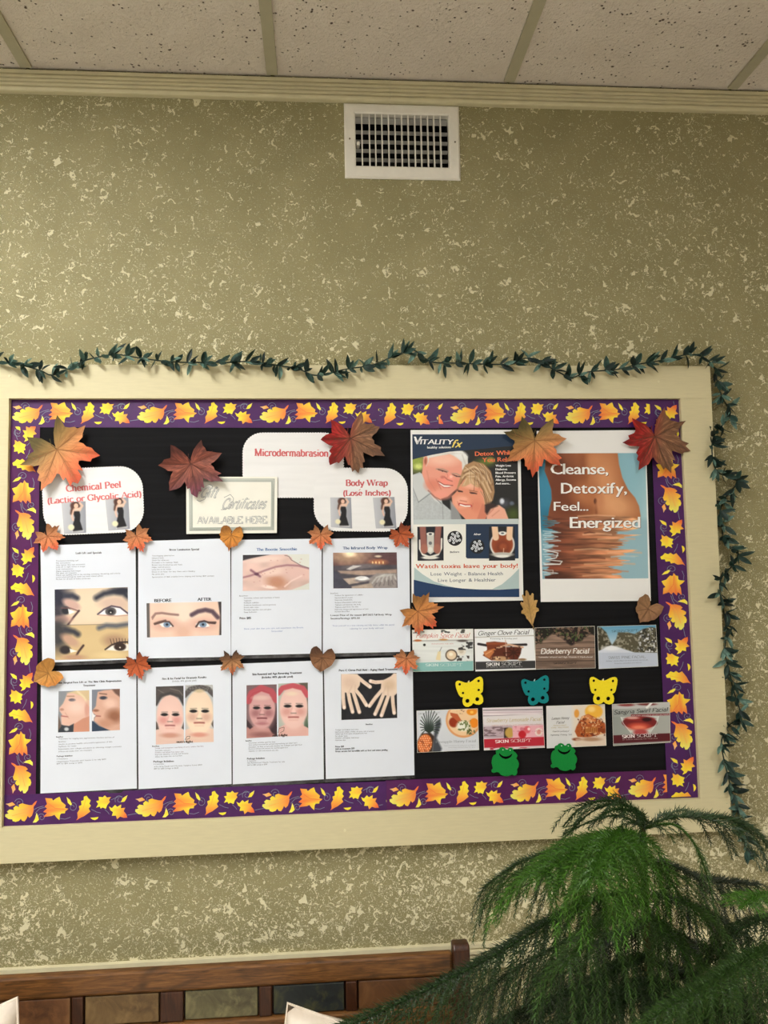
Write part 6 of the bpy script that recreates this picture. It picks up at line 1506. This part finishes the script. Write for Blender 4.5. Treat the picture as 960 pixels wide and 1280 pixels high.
def gleaf_mesh(seed):
    R = random.Random(seed); m = MB(); n = 7; w = R.uniform(.15, .24); bend = R.uniform(-.35, .45); tw = R.uniform(-.8, .8)
    c0 = [(22, 44, 38), (40, 68, 58), (54, 86, 76), (104, 138, 124)][seed % 4]
    vs = []; cs = []
    for i in range(n + 1):
        t = i / n; hw = w * math.sin(math.pi * min(1, t * .96 + .03)) ** .8 * (1 - .25 * t)
        z_ = bend * t * t; a = tw * t
        for s_, dz in ((-1, .05), (0, 0), (1, .05)):
            vs.append((t, s_ * hw * math.cos(a), z_ + dz * abs(s_) * (hw / w) + s_ * hw * math.sin(a)))
            k = R.uniform(.8, 1.2) * (.8 if s_ == 0 else 1); cs.append(C(*[min(255, v * k) for v in c0]))
    fs = []
    for i in range(n):
        for s_ in (0, 1): fs.append((i * 3 + s_, (i + 1) * 3 + s_, (i + 1) * 3 + s_ + 1, i * 3 + s_ + 1))
    m.add(vs, fs, cs)
    me = bpy.data.meshes.new('leaf'); me.from_pydata([tuple(v) for v in m.v], [], m.f)
    a = me.color_attributes.new('Col', 'FLOAT_COLOR', 'POINT'); a.data.foreach_set('color', np.array(m.c, dtype=np.float32).ravel())
    me.materials.append(M_GLEAF); return me
GM = [gleaf_mesh(i) for i in range(8)]
R = random.Random(21)
cum = [0]
for a, b in zip(g3s, g3s[1:]): cum.append(cum[-1] + (b - a).length)
NL = 560; j = 0; fill = MB()
for i in range(NL):
    s_ = (i // 2 + R.uniform(-.8, .8)) / (NL / 2) * cum[-1]
    cl_ = round(s_ / .033) * .033; s_ = cl_ + (s_ - cl_) * .45; s_ = max(0, min(cum[-1] - 1e-4, s_))
    j = 0
    while cum[j + 1] < s_: j += 1
    p = g3s[j].lerp(g3s[j + 1], (s_ - cum[j]) / max(1e-6, cum[j + 1] - cum[j]))
    tan = (g3s[min(j + 2, len(g3s) - 1)] - g3s[max(j - 1, 0)]).normalized()
    nrm = Vector((0, -1, 0)); side = tan.cross(nrm).normalized()
    sg = 1 if i % 2 else -1
    d = (tan * R.uniform(-.3, 1.3) + side * sg * R.uniform(.1, .95) + nrm * R.uniform(-.1, .9)).normalized()
    if p.y > -.03: d.y = -abs(d.y) * .6 - .1; d.normalize()
    else: d.y = min(d.y, .12); d.normalize()
    if p.y > -.03: p = Vector((p.x, min(p.y, -.016), p.z))
    z_ = (nrm * 1.0 + Vector((R.uniform(-.9, .9), 0, R.uniform(-.5, .9)))).normalized()
    y_ = z_.cross(d).normalized(); z_ = d.cross(y_).normalized()
    L_ = R.uniform(.023, .036)
    me_ = GM[R.choice((0, 1, 2, 4, 5, 6, 0, 1, 4, 5, 3, 7))]
    M3 = Matrix((d, y_, z_)).transposed().to_4x4()
    lim = -.0308 if p.y < -.03 else -.0012
    my = max((M3 @ (v.co * L_)).y for v in me_.vertices) + p.y
    if my > lim: p = Vector((p.x, p.y - (my - lim), p.z))
    if i % 2 == (i // 2) % 2 and i < 2 * 290:
        o = bpy.data.objects.new('leaf', me_); COL.objects.link(o); o.parent = gar
        o.matrix_local = Matrix.Translation(p - gar.location) @ M3 @ Matrix.Diagonal((L_, L_, L_, 1))
    else:
        T4 = Matrix.Translation(p) @ M3 @ Matrix.Diagonal((L_, L_, L_, 1))
        at_ = me_.color_attributes['Col'].data
        fill.add([T4 @ v.co for v in me_.vertices], [tuple(q.vertices) for q in me_.polygons], [tuple(a.color) for a in at_])
fl_ = fill.build('small_leaves', M_GLEAF, gar); fl_['kind'] = 'stuff'
# ------------------------------------------------------------------ bench with slate inlays
BYF, BYB = -.078, -.056               # front and back of the back panel
def b_at(px, py, y=BYF): return at(px, py, y)
x_r = b_at(566, 1200).x; x_post1 = b_at(580.5, 1190).x
x_l = x_r - 1.72
z_top = .5 * (b_at(100, 1217.5).z + b_at(565, 1191.7).z); z_tb = .5 * (b_at(100, 1245.6).z + b_at(541, 1223).z)
z_lt = .5 * (b_at(300, 1273).z + b_at(435, 1265.5).z)

bench = empty('bench', ((x_l + x_r) / 2, -.30, 0), 'brown wooden bench with slate tiles set in its back, under the notice board', 'bench')
def bb(name, lo, hi, mat, bev=.003, parent=None):
    m = MB(); m.box(lo, hi); return m.build(name, mat, parent or bench, origin=cen([lo, hi]), bevel=bev)
bb('top_rail', (x_l, BYF, z_tb), (x_r, BYB, z_top), M_WOOD, .006)
bb('lower_rail', (x_l, BYF - .005, z_lt - .05), (x_r, BYB, z_lt), M_WOOD, .004)
bb('back_rail', (x_l, BYF - .002, .40), (x_r, BYB, .47), M_WOOD, .004)
for k in range(11):
    xx = x_l + (k + .5) * (x_r - x_l) / 11; bb('back_slat', (xx - .035, BYF + .008, .47), (xx + .035, BYB - .008, z_lt - .05), M_WOOD, .003)
ST = [(89, 103.5), (200, 229), (324, 340), (432.5, 446.5)]
zs = z_tb + .0; stx = [(b_at(a, 1255).x, b_at(b, 1255).x) for a, b in ST]
stx = [(stx[0][0] - .235, stx[0][0] - .21)] + stx + [(stx[3][1] + .178, stx[3][1] + .205)]
for a, b in stx: bb('stile', (a, BYF + .001, z_lt), (b, BYB, z_tb), M_WOOD_DK, .0025)
SL = [(C(70, 44, 28), C(104, 68, 40), C(132, 92, 56)), (C(78, 58, 34), C(110, 86, 52), C(138, 112, 72)), (C(62, 56, 40), C(96, 90, 62), C(140, 132, 92)), (C(24, 28, 30), C(36, 42, 42), C(84, 84, 48)), (C(64, 40, 24), C(96, 62, 34), C(120, 84, 50))]
edges = [x_l] + [v for s_ in stx for v in s_] + [x_r]
k = 0
SM = [slate_mat('slate_%s' % n, *c) for n, c in zip(('rust', 'olive', 'grey_green', 'charcoal', 'umber'), SL)]
for i in range(0, len(edges) - 1, 2):
    a, b = edges[i], edges[i + 1]
    if b - a < .03: continue
    idx = (i // 2 - 1) % 5
    bb('slate_tile', (a + .0035, BYF + .004, z_lt + .0015), (b - .0035, BYB - .004, z_tb - .0015), SM[idx], .002)
bb('backing_panel', (x_l, BYB - .006, z_lt), (x_r, BYB - .003, z_tb), M_WOOD_DK, 0)
for xx in (x_l - .035, x_r):
    m = MB(); zt_ = at(572, 1179, BYF).z
    pr = [(BYF - .012, 0), (BYB + .004, 0), (BYB + .004, zt_ - .006), (BYB - .002, zt_), (BYF - .004, zt_), (BYF - .012, zt_ - .01)]
    v = [(x, y, z) for x in (xx, xx + .035) for y, z in pr]; n = len(pr)
    m.add(v, [tuple(range(n))[::-1], tuple(range(n, 2 * n))] + [(i, (i + 1) % n, (i + 1) % n + n, i + n) for i in range(n)])
    m.build('back_post', M_WOOD_DK, bench, origin=(xx + .017, BYF, .4), bevel=.004)
    bb('front_leg', (xx, -.57, 0), (xx + .035, -.52, .62), M_WOOD_DK, .004)
    bb('armrest', (xx - .01, -.60, .62), (xx + .045, BYF - .012, .65), M_WOOD, .006)
for k in range(6): bb('seat_slat', (x_l, -.56 + k * .078, .42), (x_r, -.49 + k * .078, .44), M_WOOD, .003)
bb('front_rail', (x_l, -.555, .35), (x_r, -.53, .42), M_WOOD, .003)

# cushions leaning in the bench
def cushion_mat(name):
    m, nt, b = nodemat(name); p = objc(nt)
    v = noise(nt, p, 30, 4); base = ramp(nt, v, [(.3, C(222, 208, 190)), (.7, C(240, 230, 216))])
    L(nt, base, b.inputs['Base Color']); b.inputs['Roughness'].default_value = .9; b.inputs['Specular IOR Level'].default_value = .1
    bump(nt, b, noise(nt, p, 700, 2), .3); return m
M_CUSH = cushion_mat('linen_cushion')
M_CP = attr_mat('cushion_print', .9, .1)
def cushion(corner, which, rot, size, label, items, group='linen cushions on the bench'):
    """corner: world point of the given top corner ('l' or 'r')"""
    n = 26; t = math.radians(rot); vs = []
    dirx = Vector((math.cos(t), 0, math.sin(t))); dirz = Vector((-math.sin(t), 0, math.cos(t)))
    lean = .22
    def S(u, v, side):
        x, z = u * 2 - 1, v * 2 - 1
        pinch = 1 - .07 * (1 - z * z) * x * x; pz = 1 - .07 * (1 - x * x) * z * z
        th = .075 * (max(0, (1 - x ** 4)) * max(0, (1 - z ** 4))) ** .42
        th += .004 * math.sin(9 * x + 5 * z) * (1 - max(abs(x), abs(z)))
        return x * pinch * size / 2, z * pz * size / 2, side * th
    cx, cz, _ = S(0 if which == 'l' else 1, 1, 0)
    def Wp(a):
        dx, dz, dy = a[0] - cx, a[1] - cz, a[2]
        w_ = corner + dirx * dx + dirz * dz
        w_ = w_ + Vector((0, -dy + lean * (w_.z - corner.z), 0)); return w_
    for side in (1, -1):
        for j in range(n + 1):
            for i in range(n + 1): vs.append(Wp(S(i / n, j / n, side)))
    N1 = (n + 1) ** 2; fs = []
    for j in range(n):
        for i in range(n):
            a = j * (n + 1) + i; fs.append((a, a + 1, a + n + 2, a + n + 1)); fs.append((N1 + a, N1 + a + n + 1, N1 + a + n + 2, N1 + a + 1))
    m = MB(); m.add(vs, fs); o = m.build('cushion', M_CUSH, None, origin=Wp((0, 0, 0)), smooth=True)
    bm = bmesh.new(); bm.from_mesh(o.data); bmesh.ops.remove_doubles(bm, verts=bm.verts, dist=.0004); bm.to_mesh(o.data); bm.free()
    tag(o, label, 'cushion', group)
    ps = [Wp(S(u, v, 0)) for u, v in [(i / 10, 0) for i in range(10)] + [(1, i / 10) for i in range(10)] + [(1 - i / 10, 1) for i in range(10)] + [(0, 1 - i / 10) for i in range(11)]]
    mp = MB(); mp.tube(ps, .003, 5); mp.build('piping', M_CUSH, o)
    mq = MB()
    for it in items:
        col, polys = it
        for pl in polys:
            pts = []
            for (u, v) in pl: s3 = S(u, v, 1); pts.append(Wp((s3[0], s3[1], s3[2] + .0022)))
            tt = tessellate_polygon([[Vector((p[0], p[1], 0)) for p in pl]])
            mq.add(pts, [tuple(q) for q in tt], col)
    pp = mq.build('printed_pattern', M_CP, o); pp['kind'] = 'stuff'; return o
def heart(cu, cv, s, n=20):
    return [(cu + s * .062 * 16 * math.sin(t) ** 3 / 16, cv + s * .062 * (13 * math.cos(t) - 5 * math.cos(2 * t) - 2 * math.cos(3 * t) - math.cos(4 * t)) / 16) for t in [2 * math.pi * i / n for i in range(n)]]
def letters(txt, u, v, h):
    out = []; quads, tw = skel_text(txt, 'script', wv=1.1, wh=.6)
    for q in quads: out.append([(u + a * h / 7, v + b * h / 7) for a, b in q])
    return out
BRC = C(150, 98, 66); LTC = C(196, 176, 152)
cc = at(359.5, 1254, -.20)
cushion(cc, 'l', -14, .42, 'cream linen cushion with brown hearts, against the charcoal slate', [(BRC, [heart(.10, .90, 1.1), heart(.21, .885, 1.0), heart(.12, .74, .8), heart(.85, .85, .8)]), (LTC, letters('love', .30, .86, .05) + letters('home', .52, .88, .045) + letters('family', .32, .72, .06) + letters('joy', .70, .80, .05))])
cc = at(21.5, 1247, -.20)
cushion(cc, 'r', 14, .42, 'cream linen cushion at the left edge, its top right corner showing', [(LTC, letters('love', .80, .86, .05) + letters('home', .66, .88, .045) + letters('joy', .80, .74, .06) + letters('family', .5, .72, .05)), (BRC, [heart(.62, .78, .8), heart(.92, .70, .6)])])
# ------------------------------------------------------------------ potted Norfolk pine
TY = -.62
base3 = at(815, 1280, TY); 
trunk_px = [(803, 1016), (804, 1040), (805, 1080), (806, 1130), (809, 1180), (813, 1240), (816, 1280)]
tr = [at(px, py, TY) for px, py in trunk_px]
tree = empty('potted_pine', (tr[-1].x, TY, 0), 'drooping green Norfolk pine in a pot, in front of the board at lower right', 'plant')
M_BARK = attr_mat('pine_bark', .8, .2, 120, .5); M_NEEDLE = attr_mat('pine_needles', .48, .45)
pts = [Vector((tr[-1].x + .02, TY, .26)), Vector((tr[-1].x + .012, TY, .6))] + tr[::-1]
m_ = MB(); m_.tube(pts, [.011, .010, .008, .007, .006, .0055, .005, .004, .003], 8, C(66, 62, 36)); m_.build('trunk', M_BARK, tree)
m_ = MB(); m_.tube([Vector((tr[-1].x, TY, z)) for z in (.0, .02, .24, .25, .28)], [.10, .11, .15, .165, .165], 32); m_.build('pot', M_POT, tree, smooth=False)
m_ = MB(); m_.tube([Vector((tr[-1].x, TY, z)) for z in (.281, .285)], [.15, .15], 32); m_.build('soil', M_SOIL, tree)
R = random.Random(5)
UPV = Vector((0, 0, 1))
def cord(mb, pts, nlen, dens, col, R, taper=True):
    """a twig clothed in short upswept needles"""
    L_ = 0; seg = []
    for a, b in zip(pts, pts[1:]): seg.append((L_, a, b)); L_ += (b - a).length
    n = int(L_ / dens); k = 0
    for i in range(n):
        s_ = i * dens
        while k + 1 < len(seg) and seg[k + 1][0] <= s_: k += 1
        s0, a, b = seg[k]; d = (b - a).normalized(); p = a + d * (s_ - s0)
        x = d.orthogonal().normalized(); y = d.cross(x)
        q = i * 2.4 + R.uniform(-.3, .3)
        out = x * math.cos(q) + y * math.sin(q)
        t_end = 1 - .5 * max(0, (s_ / L_ - .75) * 4) if taper else 1
        l = nlen * R.uniform(.8, 1.15) * t_end
        tip = p + (d * .72 + out * .72).normalized() * l + UPV * l * .08
        w_ = out.cross(d) * nlen * .075
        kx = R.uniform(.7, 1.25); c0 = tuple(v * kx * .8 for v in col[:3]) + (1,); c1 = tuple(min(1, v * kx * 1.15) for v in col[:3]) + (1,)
        mb.add([p - w_, p + w_, tip], [(0, 1, 2)], [c0, c0, c1])
def branch(path, n, llen, droop, col, spread=.6, nlen=.012, dens=.0011, fwd=0., start=.1, both=True, stemr=.0022, endlen=.45, seed=0, out=None):
    """path: (px,py,y) points; n twigs per side"""
    R = random.Random(seed + 77)
    P3 = [Vector(p) for p in smooth([tuple(at(a, b, y)) for a, b, y in path], 8)]
    o_m = MB(); o_m.tube(P3, [stemr * (1 - .6 * i / len(P3)) for i in range(len(P3))], 5, tuple(v * .8 for v in col[:3]) + (1,))
    br = o_m.build('branch', M_BARK, tree, origin=P3[0])
    mb = MB(); cord(mb, P3, nlen * 1.0, dens * 1.0, col, R)
    cum_ = [0]
    for a, b in zip(P3, P3[1:]): cum_.append(cum_[-1] + (b - a).length)
    for i in range(n):
        f = start + (1 - start) * (i + R.uniform(-.3, .3)) / n; f = min(.995, max(.02, f)); s_ = f * cum_[-1]; j = 0
        while cum_[j + 1] < s_: j += 1
        p = P3[j].lerp(P3[j + 1], (s_ - cum_[j]) / max(1e-6, cum_[j + 1] - cum_[j]))
        d = (P3[min(j + 2, len(P3) - 1)] - P3[max(j - 1, 0)]).normalized()
        side = d.cross(UPV)
        if side.length < .2: side = Vector((0, -1, 0))
        side.normalize()
        for sg in ((1, -1) if both else (R.choice((1, -1)),)):
            l = llen * R.uniform(.8, 1.15) * (1 - (1 - endlen) * f) * min(1, .55 + f * 3)
            v = (side * sg * spread * R.uniform(.7, 1.2) + d * .75 + UPV * .12).normalized()
            q = [p]; st = l / 9
            for k in range(9):
                v = (v + Vector((R.uniform(-.05, .05), R.uniform(-.05, .05), -droop * (.35 + .08 * k)))).normalized(); q.append(q[-1] + v * st)
            for w_ in q:
                if w_.y > -.035: w_.y = -.035
            cord(mb, q, nlen, dens * 1.15, col, R)
    nd = mb.build('needles', M_NEEDLE, br); nd['kind'] = 'stuff'
    return br
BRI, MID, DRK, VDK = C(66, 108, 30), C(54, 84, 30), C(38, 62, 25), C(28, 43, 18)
T = lambda px, py: (px, py, TY)
# top whorl
branch([T(804, 1030), (785, 1008, TY - .03), (755, 1001, TY - .05), (726, 1010, TY - .06), (703, 1034, TY - .06)], 3, .09, .25, DRK, spread=.25, seed=1, endlen=.8, nlen=.013)
branch([T(804, 1032), (788, 1010, TY + .01), (762, 1006, TY + .03), (735, 1018, TY + .04), (706, 1047, TY + .04)], 3, .09, .25, DRK, spread=.25, seed=2, endlen=.8, nlen=.013)
branch([T(804, 1034), (775, 1020, TY + .04), (745, 1024, TY + .07), (706, 1042, TY + .09)], 2, .07, .22, DRK, spread=.2, seed=3, nlen=.013)
branch([T(804, 1036), (835, 1022, TY + .02), (872, 1020, TY + .03), (908, 1023, TY + .03), (938, 1040, TY + .03)], 8, .20, .30, DRK, spread=.25, seed=4, nlen=.013)
branch([T(804, 1036), (840, 1030, TY - .03), (866, 1052, TY - .05), (884, 1095, TY - .06), (896, 1150, TY - .06)], 2, .08, .3, MID, spread=.25, seed=5, nlen=.013)
branch([T(804, 1034), (800, 1016, TY - .04), (770, 1012, TY - .10), (750, 1020, TY - .13)], 3, .10, .3, DRK, spread=.3, seed=6)
# second whorl
branch([T(805, 1052), (770, 1046, TY - .06), (735, 1056, TY - .12), (700, 1078, TY - .18), (668, 1098, TY - .22)], 15, .20, .30, BRI, spread=.55, seed=7, nlen=.014)
branch([T(805, 1052), (780, 1040, TY - .08), (760, 1055, TY - .18), (745, 1085, TY - .26), (735, 1110, TY - .30)], 12, .16, .32, BRI, spread=.6, seed=8, nlen=.014)
branch([T(805, 1054), (760, 1056, TY + .05), (700, 1062, TY + .12), (650, 1078, TY + .16), (606, 1108, TY + .18)], 15, .20, .36, DRK, spread=.4, seed=9, nlen=.012)
branch([T(805, 1056), (750, 1060, 0 - .50), (690, 1078, -.48), (640, 1096, -.48), (610, 1130, -.48)], 13, .19, .38, MID, spread=.4, seed=10)
branch([T(806, 1076), (836, 1080, TY + .04), (868, 1094, TY + .08), (905, 1100, TY + .12), (950, 1105, TY + .16)], 15, .20, .40, VDK, spread=.35, seed=11)
branch([T(806, 1078), (830, 1090, TY - .04), (850, 1120, TY - .08), (880, 1150, TY - .12)], 10, .16, .36, MID, spread=.5, seed=12)
branch([(965, 1118, TY - .18), (945, 1122, TY - .22), (925, 1135, TY - .26)], 6, .05, .1, BRI, spread=.9, seed=13, nlen=.013, start=.0)
# third whorl
branch([T(808, 1112), (745, 1124, TY - .10), (690, 1150, TY - .18), (625, 1190, TY - .26), (545, 1232, TY - .33), (432, 1284, TY - .40)], 34, .22, .50, DRK, spread=.30, seed=14, nlen=.012, endlen=.7)
branch([T(808, 1130), (760, 1150, TY + .06), (700, 1180, TY + .10), (640, 1215, TY + .10), (590, 1250, TY + .08)], 17, .20, .5, VDK, spread=.35, seed=15)
branch([T(808, 1120), (770, 1140, TY - .14), (730, 1175, TY - .24), (700, 1215, TY - .30)], 14, .18, .45, MID, spread=.5, seed=16)
branch([T(808, 1120), (850, 1125, TY + .08), (895, 1145, TY + .14), (940, 1175, TY + .18)], 15, .20, .45, VDK, spread=.4, seed=17)
branch([T(809, 1140), (835, 1165, TY - .10), (862, 1205, TY - .16), (870, 1245, TY - .18), (845, 1268, TY - .18)], 11, .13, .4, MID, spread=.4, seed=18)
# lower whorls
branch([(985, 1172, TY - .10), (940, 1195, TY - .18), (895, 1225, TY - .26), (845, 1252, TY - .32), (790, 1290, TY - .36)], 24, .22, .5, MID, spread=.32, seed=19, nlen=.013)
branch([T(812, 1190), (780, 1205, TY - .10), (745, 1232, TY - .18), (720, 1275, TY - .24)], 14, .20, .45, DRK, spread=.4, seed=20)
branch([T(812, 1196), (760, 1215, TY + .06), (700, 1240, TY + .08), (640, 1270, TY + .06), (600, 1300, TY + .04)], 18, .20, .5, VDK, spread=.4, seed=21)
branch([T(812, 1200), (860, 1215, TY + .06), (915, 1235, TY + .10), (965, 1262, TY + .12)], 16, .20, .5, VDK, spread=.4, seed=22)
branch([(990, 1140, TY - .02), (950, 1150, TY - .05), (915, 1170, TY - .08), (893, 1205, TY - .1)], 14, .18, .45, DRK, spread=.4, seed=23)
branch([T(813, 1240), (780, 1250, TY - .12), (740, 1275, TY - .2), (700, 1310, TY - .25)], 12, .18, .5, DRK, spread=.4, seed=24)
branch([T(813, 1240), (850, 1262, TY - .12), (900, 1290, TY - .18)], 10, .18, .5, DRK, spread=.4, seed=25)
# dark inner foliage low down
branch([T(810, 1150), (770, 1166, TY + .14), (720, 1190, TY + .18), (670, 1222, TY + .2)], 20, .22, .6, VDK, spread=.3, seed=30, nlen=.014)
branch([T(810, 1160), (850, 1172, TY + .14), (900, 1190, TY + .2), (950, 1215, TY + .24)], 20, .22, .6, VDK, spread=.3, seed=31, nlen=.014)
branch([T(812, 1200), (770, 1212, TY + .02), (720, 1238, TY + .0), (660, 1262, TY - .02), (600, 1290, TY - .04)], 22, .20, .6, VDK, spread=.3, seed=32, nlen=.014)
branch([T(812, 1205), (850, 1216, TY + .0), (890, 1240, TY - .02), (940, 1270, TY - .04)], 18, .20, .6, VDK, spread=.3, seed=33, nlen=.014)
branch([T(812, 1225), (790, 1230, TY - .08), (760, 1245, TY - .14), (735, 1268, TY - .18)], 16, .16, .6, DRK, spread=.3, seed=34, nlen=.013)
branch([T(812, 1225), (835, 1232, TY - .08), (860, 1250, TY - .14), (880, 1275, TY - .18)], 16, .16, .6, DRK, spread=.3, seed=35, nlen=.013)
# light dense fan
branch([T(805, 1060), (775, 1066, TY - .12), (752, 1090, TY - .22), (748, 1125, TY - .27)], 12, .15, .42, BRI, spread=.5, seed=26, nlen=.014)
